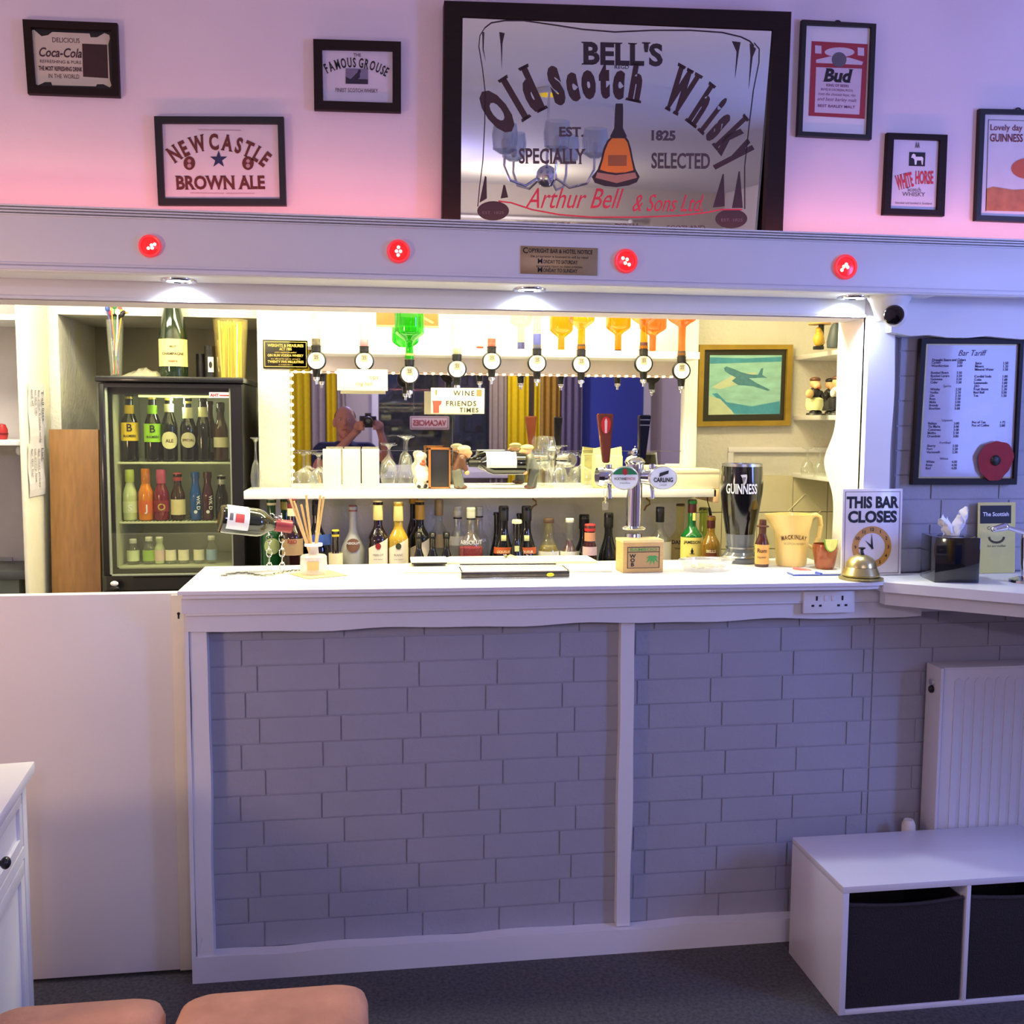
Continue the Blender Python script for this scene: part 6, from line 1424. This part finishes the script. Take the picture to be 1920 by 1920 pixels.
m.mesh(vs, [(2*i, (2*i+2) % (2*n), (2*i+3) % (2*n), 2*i+1) for i in range(n)]); m.build('clock_ring', M('clock_orange', (196, 140, 60), .4), t, 0)
m = sm()
for i in range(12): a = PI/2-i*PI/6; m.text(str(i or 12), 31*k*math.cos(a), cz+31*k*math.sin(a)-2.5*k, 8*k, y_-.0006, bold=.03)
m.build('clock_numbers', INK, t, 0)
for a, L2, nm in ((92, 25*k, 'minute_hand'), (137, 18*k, 'hour_hand')):
    a = math.radians(a); m = sm(); c, s_ = math.cos(a), math.sin(a)
    m.mesh([(-s_*2.2*k, y_-.001, cz+c*2.2*k), (L2*c, y_-.001, cz+L2*s_), (s_*2.2*k, y_-.001, cz-c*2.2*k), (-c*5*k, y_-.001, cz-s_*5*k)], [(0, 1, 2, 3)]); m.build(nm, INK, t, 0)
# ------------------------------------------------------------------ brass bell
q = onbar(1614, 1086); k = K(1614, 1060, q.y)
t = thing('service_bell', 'brass reception bell in front of the bar closing sign', 'bell', q)
BB = M('old_brass', (206, 190, 130), .28, .85, var=.15, scale=40)
MB().lathe([(0, 0), (38*k, 0), (38*k, 3*k), (30*k, 5*k), (0, 5*k)], 32).build('base', M('bell_base', (150, 140, 96), .4, .7), t)
MB().lathe([(31*k, 6*k), (32*k, 9*k), (27*k, 20*k), (26*k, 22*k)], 32).build('skirt', BB, t)
MB().lathe([(26*k, 22.5*k), (25*k, 30*k), (19*k, 38*k), (9*k, 43*k), (0, 44*k)], 32).build('dome', BB, t)
MB().lathe([(25.5*k, 21.5*k), (25.9*k, 22.5*k), (25.5*k, 23.5*k)], 32).build('groove', BLACK, t)
MB().lathe([(0, 43*k), (5*k, 44*k), (3*k, 47*k), (2.6*k, 52*k), (6*k, 54*k), (6*k, 56*k), (0, 57*k)], 18).build('plunger', M('plunger_dark', (60, 60, 64), .3, .6), t)
# ------------------------------------------------------------------ tissue box
A = PZ(1752, 1091, CH); B = PZ(1832, 1086, CH); A.z = B.z = BT-.002
w_ = (B-A).length*.79; k = w_/81
t = thing('tissue_box', 'shiny dark cube tissue box on the side ledge', 'tissue box', A, TROT := math.atan2(B.y-A.y, B.x-A.x)-.42)
hb = 84*k
m = MB(); m.box(0, w_, 0, w_, 0, hb, .002); m.build('box', M('mirror_black_gloss', (26, 26, 30), .08, .4, var=.2, coat=.9), t)
MB().lathe([(16*k, 0), (17*k, 1*k), (15*k, 1.4*k)], 24, (w_/2, w_/2, hb+.0004), sx=1.5).build('slot_rim', CHROME, t)
m = MB(); rnd = random.Random(5)
cx, cy = w_/2, w_/2
def petal(pts_a, pts_b, n=8):
    V = []
    for i in range(n+1):
        u = i/n
        for j in range(5):
            v = j/4
            a = Vector(pts_a[0]).lerp(Vector(pts_a[1]), u); b = Vector(pts_b[0]).lerp(Vector(pts_b[1]), u)
            p = a.lerp(b, v)+Vector((.002*math.sin(9*u+3*v), .010*math.sin(5*v+3*u), .003*math.sin(8*v)))
            V.append(p)
    m.mesh(V, [(i*5+j, i*5+j+1, (i+1)*5+j+1, (i+1)*5+j) for i in range(n) for j in range(4)])
petal(((cx-14*k, cy, hb), (cx-16*k, cy, hb+20*k)), ((cx+6*k, cy, hb), (cx-2*k, cy+.01, hb+34*k)))
petal(((cx-4*k, cy-.004, hb), (cx+10*k, cy, hb+40*k)), ((cx+14*k, cy, hb), (cx+34*k, cy+.006, hb+30*k)))
petal(((cx+10*k, cy, hb+38*k), (cx+24*k, cy, hb+56*k)), ((cx+24*k, cy, hb+20*k), (cx+36*k, cy+.006, hb+46*k)))
petal(((cx-16*k, cy+.002, hb+12*k), (cx-26*k, cy, hb+30*k)), ((cx-2*k, cy+.008, hb+12*k), (cx-10*k, cy+.01, hb+38*k)))
tag(m.build('paper_tissue', M('tissue_white', (240, 240, 246), .8, var=.02), None, 60, loc=A), 'white paper tissue pulled up from the dark tissue box', 'tissue')
bpy.context.view_layer.update()
COL.objects['paper_tissue'].rotation_euler = (0, 0, TROT)
# ------------------------------------------------------------------ yellow leaflet against the wall, chrome bottle holder
a, b = P(1836, 941, 2.76), P(1902, 1034, 2.76); w_ = (b.x-a.x)/2
t = thing('leaflet', 'pale yellow leaflet with a black heading propped on the side ledge', 'leaflet', ((a.x+b.x)/2, 2.755, BT-.002))
h_ = a.z-BT; zb = b.z-BT
m = MB(); m.T = Matrix.Rotation(-.06, 4, 'X'); TT = m.T.copy()
m.box(-w_, w_, -.002, 0, 0, h_, .0005).build('sheet', M('leaflet_yellow', (216, 206, 120), .5), t)
def sm(): x = MB(); x.T = TT; return x
k = 2*w_/66
m = sm(); m.box(-w_+4*k, w_-8*k, -.0028, -.0020, h_-34*k, h_-5*k).build('heading', INK, t, 0)
m = sm(); m.text('The Scottish', 0-2*k, h_-22*k, 9*k, -.0034, bold=.02); m.build('lettering', WHITEINK, t, 0)
m = sm(); m.text('Collection', 0, h_-44*k, 8*k, -.0028); m.text('fish and shellfish', 0, h_-72*k, 5*k, -.0028); m.tube([(13*k*math.cos(a), -.0026, h_-56*k+9*k*math.sin(a)) for a in [PI+i*PI/8 for i in range(9)]], 1.8*k, 5); m.build('print', M('leaflet_ink', (70, 66, 50), .6), t, 0)
q = PZ(1921, 1090, CH); q.z = BT-.002; k = K(1920, 1040, q.y)
t = thing('chrome_stand', 'chrome stand with a sideways arm cut off at the right edge', 'stand', q)
MB().lathe([(0, 0), (26*k, 0), (25*k, 4*k), (10*k, 9*k), (0, 9*k)], 28).build('base', CHROME, t)
MB().lathe([(6*k, 8*k), (8*k, 30*k), (10*k, 70*k), (9*k, 82*k), (0, 84*k)], 20).build('post', CHROME, t)
MB().cap((0, 0, 84*k), (-46*k, -.01, 96*k), 5*k, 3.4*k).cap((-46*k, -.01, 96*k), (-66*k, -.01, 92*k), 7*k, 5*k).cap((0, 0, 84*k), (20*k, 0, 92*k), 6*k, 5*k).build('arm', CHROME, t)
# ------------------------------------------------------------------ price list on the right wall
f = Framed('price_list', 'dark framed bar tariff sheet with a red poppy on the right wall', [(1728, 634), (1921, 634), (1907, 909), (1711, 909)], [(1737, 644), (1913, 645), (1901, 897), (1722, 897)], 2.775, .02, BLACKW, M('tariff_paper', (178, 172, 192), .5, coat=.3))
m = MB()
for a, b, c_, d in (((1737, 644), (1913, 645), (1911, 648), (1740, 647)), ((1737, 644), (1740, 647), (1725, 894), (1722, 897)), ((1913, 645), (1901, 897), (1898, 894), (1910, 648)), ((1722, 897), (1725, 894), (1898, 894), (1901, 897))): f.poly(m, [a, b, c_, d], -.0004)
f.put(m, 'gold_slip', M('gilt_line', (160, 140, 90), .4, .3))
m = MB(); f.tx(m, 'Bar Tariff', 1824, 667, 10, w=54, shear=.4)
rows = [(676, None, None), (682, 'Carling', '3.00'), (688, 'Worthington', '3.00'), (701, 'Bottled Beers', '3.50'), (707, 'Bottled Lagers', '3.50'), (713, 'Guinness', '3.50'), (719, 'Cider', '3.50'), (732, 'Whisky', '2.50'), (738, 'Vodka', '2.50'), (744, 'Gin', '2.50'), (750, 'Rum', '2.50'), (756, 'Malts', '3.00'), (762, 'Brandy', '3.00'), (768, 'Bourbon', '3.00'),
        (796, 'Baileys', '3.00'), (802, 'Tia Maria', '3.00'), (808, 'Cointreau', '3.00'), (814, 'Malibu', '2.50'), (820, 'Drambuie', '3.00'), (838, 'Sherry', '2.50'), (844, 'Port', '2.50'), (850, 'Vermouth', '2.50'), (868, 'White', '4.00'), (874, 'Rose', '4.00'), (880, 'Red', '4.00')]
for y, a, b in rows:
    sh = (768-y)*.055
    if a: f.tx(m, a, 1742+sh, y, 4.2, align='L', bold=.02); f.tx(m, b, 1800+sh, y, 4.2, align='R', bold=.02)
f.tx(m, 'Draught Beers and Ciders', 1748, 677, 4.2, align='L', bold=.03); f.tx(m, 'Spirits', 1776, 726, 4.2); f.tx(m, 'Liqueurs', 1776, 790, 4.2); f.tx(m, 'Fortified', 1772, 832, 4.2); f.tx(m, 'Wines', 1770, 862, 4.2)
for y, a, b in [(683, 'Juice', '1.50'), (689, 'Mixers', '1.20'), (695, 'Mineral Water', '1.50'), (708, 'Cordial Soda', '1.00'), (714, 'Coke', '1.80'), (720, 'Lemonade', '1.80'), (726, 'J2O', '2.20'), (732, 'Fruit Shoot', '1.20'), (738, 'Red Bull', '2.00'), (744, 'Tea', '1.50'), (794, 'Pot of Tea', '1.75'), (800, 'Pot of Coffee', '2.00')]:
    sh = (768-y)*.055
    f.tx(m, a, 1824+sh, y, 4.2, align='L', bold=.02); f.tx(m, b, 1886+sh, y, 4.2, align='R', bold=.02)
f.put(m, 'lettering', M('tariff_ink', (70, 60, 96), .6))
u, v = f.uv(1862, 863); kk = f.k(1862, 863)
pp = thing('paper_poppy', 'red paper poppy pinned to the corner of the bar tariff', 'poppy', f.c+Vector((u, -.021, v)))
m = MB(); vs = [(0, -.004, 0)]; n = 40
for i in range(n):
    a = 2*PI*i/n; r = (31.5+1.6*math.sin(2*a+.8)+1.2*math.sin(3*a)+.7*math.sin(9*a))*kk; vs.append((r*math.cos(a), -.001-.004*(.5+.5*math.sin(3*a)), r*1.12*math.sin(a)))
m.mesh(vs, [(0, 1+i, 1+(i+1) % n) for i in range(n)]); m.build('petals', M('poppy_red', (150, 26, 34), .7, var=.25, scale=40), pp)
MB().ball((-1*kk, -.006, 0), 9*kk, (1, .4, 1)).build('centre', BLACK, pp)
# ================================================================== on the floor in front of the bar
# radiator
x0 = P(1768, 1400, 2.66).x; zt_ = P(1768, 1258, 2.66).z
t = thing('radiator', 'white ribbed panel radiator on the brick wall at the right', 'radiator', (x0, 2.66, 0))
Wd, zb = 1.1, zt_-.60
RW = M('radiator_white', (204, 200, 204), .4, var=.02)
m = MB(); m.box(0, Wd, .010, .024, zb, zt_, .003)
nr = 32; pts = []
for i in range(nr):
    u = .03+i*(Wd-.06)/nr; w_ = (Wd-.06)/nr
    m.prism([(u+.004, zb+.035), (u+w_*.45, zb+.025), (u+w_*.9-.004, zb+.035), (u+w_*.9-.004, zt_-.035), (u+w_*.45, zt_-.025), (u+.004, zt_-.035)], .0075, .012)
m.build('front_panel', RW, t)
MB().box(0, Wd, .070, .082, zb+.01, zt_-.005, .003).build('back_panel', RW, t)
MB().box(-.012, -.001, .006, .086, zb+.01, zt_+.006, .004).build('side_cover', RW, t)
m = MB(); m.box(0, Wd, .01, .086, zt_-.002, zt_+.006, .002)
m.build('top_grille', RW, t)
m = MB(); m.cyl((-.013, .045, zt_-.045), (-.022, .045, zt_-.045), .010).build('vent_plug', CHROME, t)
MB().ball((-.018, .045, zt_-.066), .009, (1, 1, 1.3)).build('plug_hole', BLACK, t)
MB().cyl((-.06, .045, .06), (-.012, .045, .06), .008).cyl((-.06, .045, 0), (-.06, .045, .09), .008).build('pipe', RW, t)
q = P(1705, 1553, 2.70)
MB().lathe([(0, 0), (.017, 0), (.020, .006), (.020, q.z-.06), (.014, q.z-.045), (0, q.z-.043)], 16, (q.x-x0, .045, .07)).build('valve_cap', M('valve_white', (216, 206, 196), .5), t)
for xx in (.15, Wd-.15): MB().box(xx-.02, xx+.02, .083, .125, zt_-.2, zt_-.1).build('bracket', STEEL, t)
# storage bench with two dark baskets
bxl = P(1484, 1600, 2.50).x
fx0 = PZ(1566, 1897, 0); top_h = .352
t = thing('storage_bench', 'low white two cube storage bench under the radiator', 'bench', (fx0.x, 2.345, 0))
th = .018; cw = (PZ(1800, 1880, 0).x-fx0.x); D = .315; Wb = cw*2+th
m = MB(); m.box(0, Wb, 0, D, top_h-th, top_h, .001); m.build('top', M('melamine', (226, 222, 228), .3, var=.02, coat=.2), t)
MM = MATS['melamine']
MB().box(0, th, 0, D, 0, top_h-th-.0005, .001).build('side_panel', MM, t); MB().box(Wb-th, Wb, 0, D, 0, top_h-th-.0005, .001).build('side_panel', MM, t)
MB().box(cw-.004, cw+.008, 0, D, .012, top_h-th-.0005, .001).build('divider', MM, t); MB().box(th, Wb-th, 0, D, 0, .012, .001).build('bottom', MM, t)
MB().box(th, Wb-th, D-.006, D-.001, .012, top_h-th).build('back_panel', MM, t)
BK = M('basket_brown', (38, 30, 32), .8, var=.4, scale=90, bump=.8, bscale=200)
for i, lb in enumerate(('left dark woven basket in the white storage bench', 'right dark woven basket in the white storage bench')):
    xa = th+.004 if i == 0 else cw+.013; xb = cw-.009 if i == 0 else Wb-th-.005
    bt = thing('storage_basket', lb, 'basket', (fx0.x+(xa+xb)/2, 2.345+.006, .0135), group='baskets in the storage bench')
    w_ = (xb-xa)/2; hb = top_h-th-.05
    m = MB(); e = .006
    n = 12; top = [( -w_+2*w_*j/n, hb-.010*math.sin(PI*j/n)) for j in range(n+1)]
    m.prism([(-w_, 0), (w_, 0)]+top[::-1], 0, e)
    m.box(-w_, -w_+e, e, D-.03, 0, hb).box(w_-e, w_, e, D-.03, 0, hb).box(-w_+e, w_-e, D-.03-e, D-.03, 0, hb).box(-w_+e, w_-e, e, D-.03-e, 0, e)
    m.build('body', BK, bt)
    m = MB(); m.tube([(p[0], e/2, p[1]) for p in top], .006, 8); m.build('rim', M('basket_rim', (44, 36, 36), .8, bump=.6, bscale=160), bt)
# white cabinet at left
A = PZ(65, 1427, .75); B = PZ(0, 1527, .75); d = (B-A); ang = math.atan2(d.y, d.x)
t = thing('sideboard', 'white panelled cabinet with a black knob at the left edge', 'cabinet', (A.x, A.y, 0), ang+PI/2)
# local: x to the right of the front face is outward (+x), the body runs along -y
CW = M('cabinet_white', (232, 230, 234), .35, var=.02)
Ld, Dp = .66, .42
MB().box(-Dp, 0, -Ld, 0, .722, .75, .003).build('top', CW, t)
MB().box(-Dp+.02, -.030, -Ld+.02, -.022, .02, .7215, .002).build('carcass', CW, t)
fx_ = -.030
m = MB(); m.box(fx_, fx_+.014, -.060, -.022, .02, .72, .002).box(fx_, fx_+.014, -Ld+.02, -Ld+.055, .02, .72, .002).box(fx_, fx_+.014, -Ld+.055, -.060, .70, .72, .001).box(fx_, fx_+.014, -Ld+.055, -.060, .545, .570, .001).box(fx_, fx_+.014, -Ld+.055, -.060, .02, .07, .001); m.build('face_frame', CW, t)
m = MB(); m.box(fx_, fx_+.006, -Ld+.06, -.065, .575, .695).box(fx_+.006, fx_+.013, -Ld+.06, -.065, .672, .695, .001).box(fx_+.006, fx_+.013, -Ld+.06, -.065, .575, .598, .001).box(fx_+.006, fx_+.013, -.090, -.065, .598, .672, .001).box(fx_+.006, fx_+.013, -Ld+.06, -Ld+.085, .598, .672, .001)
dw = m.build('drawer', CW, t)
MB().cyl((fx_+.006, -.30, .635), (fx_+.024, -.30, .635), .006).ball((fx_+.030, -.30, .635), .013, (.8, 1, 1)).build('knob', M('black_knob', (22, 22, 24), .3, coat=.3), dw)
m = MB(); m.box(fx_, fx_+.006, -Ld+.06, -.065, .075, .54).box(fx_+.006, fx_+.013, -Ld+.06, -.065, .505, .54, .001).box(fx_+.006, fx_+.013, -Ld+.06, -.065, .075, .11, .001).box(fx_+.006, fx_+.013, -.100, -.065, .11, .505, .001).box(fx_+.006, fx_+.013, -Ld+.06, -Ld+.095, .11, .505, .001)
ddo = m.build('door', CW, t)
MB().ball((fx_+.024, -Ld+.08, .42), .013).cyl((fx_+.006, -Ld+.08, .42), (fx_+.024, -Ld+.08, .42), .006).build('knob', MATS['black_knob'], ddo)
MB().box(-Dp+.03, -.05, -Ld+.03, -.03, 0, .02).build('plinth', CW, t)
# pink velour stools
VEL = M('pink_velour', (206, 150, 124), .85, var=.28, scale=14, bump=.5, bscale=90)
WD = M('stool_wood', (110, 70, 46), .45, var=.3, scale=20, stretch=(1, 1, 6))
def stool(name, lb, xl, xr, ytop, sh, flare):
    yb = PZ((xl+xr)/2, ytop, sh).y; x0 = PZ(xl, ytop+6, sh).x; x1 = PZ(xr, ytop+6, sh).x; w_ = (x1-x0)/2
    t = thing(name, lb, 'stool', ((x0+x1)/2, yb-.2, 0), 0, 'pink velour stools')
    m = MB(); n = 18; V = []
    # cushion: rounded trapezoid, wider towards the front
    def outline(s_, z):
        pts = []
        for cx, cy, a0 in ((w_, .2, 0), (-w_, .2, PI/2), (-w_-flare, -.21, PI), (w_+flare*.2, -.21, 1.5*PI)):
            r_ = .045
            for i in range(6):
                a = a0+i*PI/10
                pts.append(((cx-math.copysign(r_, cx))*1+r_*math.cos(a)*1-math.copysign(s_, cx)*.9, (cy-math.copysign(r_, cy))+r_*math.sin(a)-math.copysign(s_, cy)*.9, z))
        return pts
    rings = [outline(.012, sh-.085), outline(0, sh-.070), outline(0, sh-.030), outline(.006, sh-.012), outline(.020, sh-.002), outline(.05, sh), outline(.10, sh+.002)]
    R = [[m._v(p) for p in r] for r in rings]
    for A_, B_ in zip(R, R[1:]):
        for i in range(len(A_)): m.bm.faces.new((A_[i], A_[(i+1) % len(A_)], B_[(i+1) % len(B_)], B_[i]))
    m.bm.faces.new(R[0][::-1]); m.bm.faces.new(R[-1])
    m.build('cushion', VEL, t, 80)
    MB().box(-w_+.03, w_-.03, -.17, .16, sh-.125, sh-.086, .003).build('rail', WD, t)
    for sx in (-1, 1):
        for sy in (-1, 1): MB().cyl((sx*(w_-.05), sy*.14-.005, sh-.1), (sx*(w_-.03), sy*.165-.005, 0), .02, .014, 12).build('leg', WD, t)
    return t
stool('velour_stool', 'pink velour stool with its whole far edge in view, bottom of the photo', 345, 690, 1843, .46, .02)
stool('velour_stool', 'pink velour stool cut by the left edge beside the white cabinet', -8, 312, 1868, .455, -.0)
# ================================================================== the room behind the photographer
def curtain(name, lb, x0, x1, z0, z1, y, mat, folds, amp=.03, tie=0):
    m = MB(); n = folds*8; V = []
    zs_ = [z0+(z1-z0)*j/6 for j in range(7)]
    for th in (0, .006):
        for z in zs_:
            sc = 1-tie*math.exp(-((z-1.05)/.35)**2)
            for i in range(n+1):
                u = i/n; x = x0+(x1-x0)*u*sc
                V.append((x, y+amp*sc*math.sin(u*folds*2*PI)-th, z))
    k_ = (n+1)*7
    F_ = [(j*(n+1)+i, j*(n+1)+i+1, (j+1)*(n+1)+i+1, (j+1)*(n+1)+i) for j in range(6) for i in range(n)]
    m.mesh(V, F_+[tuple(k_+q for q in f_[::-1]) for f_ in F_])
    return tag(m.build(name, mat, None, 80), lb, 'curtain', 'curtains seen in the bar mirror')
YC = M('curtain_yellow', (240, 214, 20), .8, var=.15); GC = M('curtain_grey', (176, 164, 150), .85, var=.15)
bxp = lambda px: (px-690)/1870*(2*MY+3.3)*.99
for a, b, mt, lb, fo in ((546, 585, YC, 'yellow curtain at the far left of the mirror reflection', 3), (587, 612, GC, 'grey beige curtain strip between the two left yellow curtains', 2), (614, 632, YC, 'narrow yellow curtain left of the photographer reflection', 2), (634, 650, GC, 'narrow grey beige curtain behind the photographer', 2),
                     (917, 950, GC, 'grey beige curtain right of the dark window', 3), (952, 992, YC, 'bright yellow curtain in the middle of the mirror reflection', 3), (1003, 1014, YC, 'thin yellow curtain strip right of the red tap handle reflection', 1), (1016, 1052, M('curtain_mustard', (190, 150, 60), .85, var=.2), 'mustard curtain beside the grey violet curtain', 3), (1056, 1096, M('curtain_violet', (130, 120, 150), .85, var=.15), 'grey violet curtain beside the blue door', 3)):
    curtain('curtain', lb, bxp(a), bxp(b), .35, 2.50, -3.26, mt, fo, .022)
MB_ = MB().cyl((bxp(540), -3.26, 2.53), (bxp(1100), -3.26, 2.53), .014).ball((bxp(540), -3.26, 2.53), .026).ball((bxp(1100), -3.26, 2.53), .026)
t = thing('curtain_pole', 'pale curtain pole over the window seen in the mirrors', 'pole', (0, 0, 0)); MB_.build('rod', GLOSSW, t)
for x in (bxp(560), bxp(900), bxp(1080)): MB().cyl((x, -3.40, 2.53), (x, -3.26, 2.53), .008).build('bracket', GLOSSW, t)
# vacancies sign in the window
x0, x1 = bxp(768), bxp(842); zc = P(800, 790, 1).z
zc = EYE-(791-789)/1870*(2*MY+3.3)
t = thing('vacancies_sign', 'red lettered vacancies sign hanging in the dark window behind the photographer', 'sign', ((x0+x1)/2, -3.33, zc)); w_ = (x1-x0)/2; h_ = w_*.34
MB().box(-w_, w_, -.006, .006, -h_, h_, .012).build('board', M('vacancy_board', (214, 190, 180), .5), t)
m = MB(); m.T = Matrix.Rotation(PI, 4, 'Z'); m.text('VACANCIES', 0, -h_*.42, h_*1.15, -.008, fit=w_*1.7, bold=.04); m.build('lettering', REDINK, t, 0)
m = MB(); m.T = Matrix.Rotation(PI, 4, 'Z'); e = .012
for a, b, c_, d in ((-w_+e, w_-e, h_-e-.006, h_-e), (-w_+e, w_-e, -h_+e, -h_+e+.006), (-w_+e, -w_+e+.006, -h_+e, h_-e), (w_-e-.006, w_-e, -h_+e, h_-e)): m.box(a, b, -.0075, -.0065, c_, d)
m.build('border', BROWNINK, t, 0)
m = MB()
for s_ in (-1, 1): m.cyl((s_*w_*.8, 0, h_), (s_*w_*.8, 0, 2.1-zc), .0015, seg=5)
m.build('hanging_cord', STEEL, t)
# chandelier
cc = Vector((.83, .83, 2.44))
t = thing('chandelier', 'chrome chandelier with clear glass shades reflected in the whisky mirror', 'chandelier', cc)
MB().cyl((0, 0, .355), (0, 0, .379), .06, .06, 20).build('ceiling_rose', CHROME, t); MB().cyl((0, 0, .04), (0, 0, .36), .006).build('stem', CHROME, t); MB().ball((0, 0, 0), .05).build('hub', CHROME, t)
SHD = MG('shade_glass', (236, 240, 246), .06, 1.2, .12)
for i in range(5):
    a = 2*PI*i/5+.3; c, s_ = math.cos(a), math.sin(a)
    MB().tube([(.03*c, .03*s_, 0), (.11*c, .11*s_, -.05), (.19*c, .19*s_, -.03), (.22*c, .22*s_, .03), (.22*c, .22*s_, .08)], .006, 8).build('arm', CHROME, t)
    sh = MB().lathe([(.02, .08), (.055, .10), (.06, .16), (.052, .21), (.050, .21), (.058, .16), (.053, .102), (.02, .082)], 24, (.22*c, .22*s_, 0)).build('lamp_shade', SHD, t)
    MB().ball((.22*c, .22*s_, .125), .018, (1, 1, 1.5)).build('bulb', M('bulb_glass', (236, 232, 236), .3), sh)
# ------------------------------------------------------------------ the photographer, seen in the bar mirror
PX = -.17; PY = -.30
t = thing('person', 'person in a dark blue t-shirt holding a camera, reflected in the bar mirror', 'person', (PX, PY, 0))
SK = M('skin', (196, 140, 116), .55, var=.08, scale=30)
m = MB()
# head and neck
hz = 1.535
m.ball((0, 0, hz+.02), .088, (.88, 1.08, 1.22), 20, 14).ball((0, .035, hz-.055), .060, (.95, .95, 1.0)).ball((0, .075, hz-.095), .026).cap((0, -.015, hz-.08), (0, -.03, hz-.22), .055, .062)
m.cap((0, .088, hz+.035), (0, .108, hz-.008), .009, .015).ball((0, .085, hz+.045), .02, (2.6, .7, .5)).ball((-.08, 0, hz), .024, (.5, 1, 1.4)).ball((.08, 0, hz), .024, (.5, 1, 1.4)).ball((0, .088, hz-.045), .017, (1.7, .7, .5))
# shoulders, chest, hips, legs (one body)
m.cap((-.17, -.03, 1.32), (.17, -.03, 1.32), .062, .062).cap((0, -.03, 1.26), (0, -.03, .90), .145, .135).cap((-.06, -.03, .86), (.06, -.03, .86), .125, .125)
for s_ in (-1, 1):
    m.cap((s_*.09, -.03, .86), (s_*.10, -.01, .50), .085, .058).cap((s_*.10, -.01, .50), (s_*.10, -.04, .10), .056, .038).cap((s_*.10, -.05, .05), (s_*.11, .10, .035), .040, .032)
camx, camz = -PX, EYE-hz+1.56-.0
# arms reach forward to the camera held at the lens point
L_h = Vector((camx-.075, .205, EYE-.035)); R_h = Vector((camx+.085, .195, EYE-.03))
for s_, hnd, elb in ((-1, L_h, Vector((-.20, .12, 1.18))), (1, R_h, Vector((.32, .08, 1.26)))):
    sh_ = Vector((s_*.185, -.03, 1.32))
    m.cap(sh_, elb, .050, .040).cap(elb, hnd+Vector((0, -.035, -.03)), .039, .026).cap(hnd+Vector((0, -.035, -.03)), hnd, .030, .030)
    inw = -1 if s_ > 0 else 1
    for j in range(4):       # fingers curled round the camera front
        b0 = hnd+Vector((inw*.004, .012, .030-.019*j)); b1 = b0+Vector((inw*.030, .018, .002)); b2 = b1+Vector((inw*(.020-.003*abs(j-1)), -.002, -.002))
        m.cap(b0, b1, .0085, .008, 8).cap(b1, b2, .008, .0068, 8)
    m.cap(hnd+Vector((0, -.012, .022)), hnd+Vector((inw*.026, -.026, .038)), .010, .009, 8).cap(hnd+Vector((inw*.026, -.026, .038)), hnd+Vector((inw*.048, -.026, .040)), .009, .0075, 8)
m.build('body', SK, t, remesh=.0055)
for s_ in (-1, 1):
    e = MB().ball((s_*.032, .083, hz+.026), .0095).build('eye', M('eye_white', (226, 222, 216), .3), t)
    MB().ball((s_*.032, .0935, hz+.026), .0050, (1, .6, 1)).build('iris', M('iris_dark', (40, 32, 26), .3), e)
MB().ball((0, .0985, hz-.046), .008, (2.4, .5, .45)).build('mouth', M('lip', (160, 90, 84), .5), t)
MB().lathe([(.0805, -.01), (.0835, .02), (.080, .06), (.065, .09)], 20, (0, -.012, hz), a0=PI*.96, a1=PI*1.98, sx=.98, sy=1.18).build('hair', M('hair_grey', (96, 88, 84), .8, var=.3, scale=90), t, 60)
m = MB(); m.cap((-.165, -.03, 1.325), (.165, -.03, 1.325), .072, .072).cap((0, -.03, 1.26), (0, -.03, .97), .157, .148).cap((-.05, -.03, .90), (.05, -.03, .90), .140, .140)
m.cap((-.185, -.03, 1.32), (-.195, .055, 1.22), .062, .056).cap((.185, -.03, 1.32), (.265, .035, 1.205), .062, .056).build('t_shirt', M('navy_cotton', (36, 44, 84), .85, var=.15, scale=40), t, remesh=.008)
m = MB(); m.cap((-.05, -.03, .87), (.05, -.03, .87), .136, .136)
for s_ in (-1, 1): m.cap((s_*.09, -.03, .86), (s_*.10, -.01, .50), .094, .070).cap((s_*.10, -.01, .50), (s_*.10, -.04, .09), .068, .058)
m.build('trousers', M('dark_denim', (40, 44, 60), .85, var=.2, scale=60), t, remesh=.008)
for s_ in (-1, 1): MB().cap((s_*.10, -.06, .045), (s_*.112, .11, .040), .048, .040).box(s_*.105-.045, s_*.105+.045, -.10, .145, 0, .02, .006).build('shoe', M('black_leather', (24, 22, 22), .45), t, remesh=.005)
# the camera in the hands: its lens ends just short of the viewpoint
cmo = thing('photo_camera', 'black camera held up by the person reflected in the bar mirror', 'camera', (0, -.055, EYE))
CB = M('camera_black', (20, 20, 22), .4, coat=.2)
MB().box(-.062, .062, -.065, -.03, -.045, .04, .008).box(-.022, .022, -.066, -.032, .038, .060, .006).build('body', CB, cmo)
m = MB(); m.T = Matrix.Rotation(-PI/2, 4, 'X'); m.lathe([(0, -.03), (.036, -.03), (.036, .020), (.033, .030), (.028, .030), (.026, .010), (0, .008)], 28).build('lens', CB, cmo)
m = MB(); m.T = Matrix.Rotation(-PI/2, 4, 'X'); m.lathe([(0, .014), (.025, .010)], 24).build('lens_glass', M('lens_glass', (20, 24, 60), .05, coat=1.0), cmo)
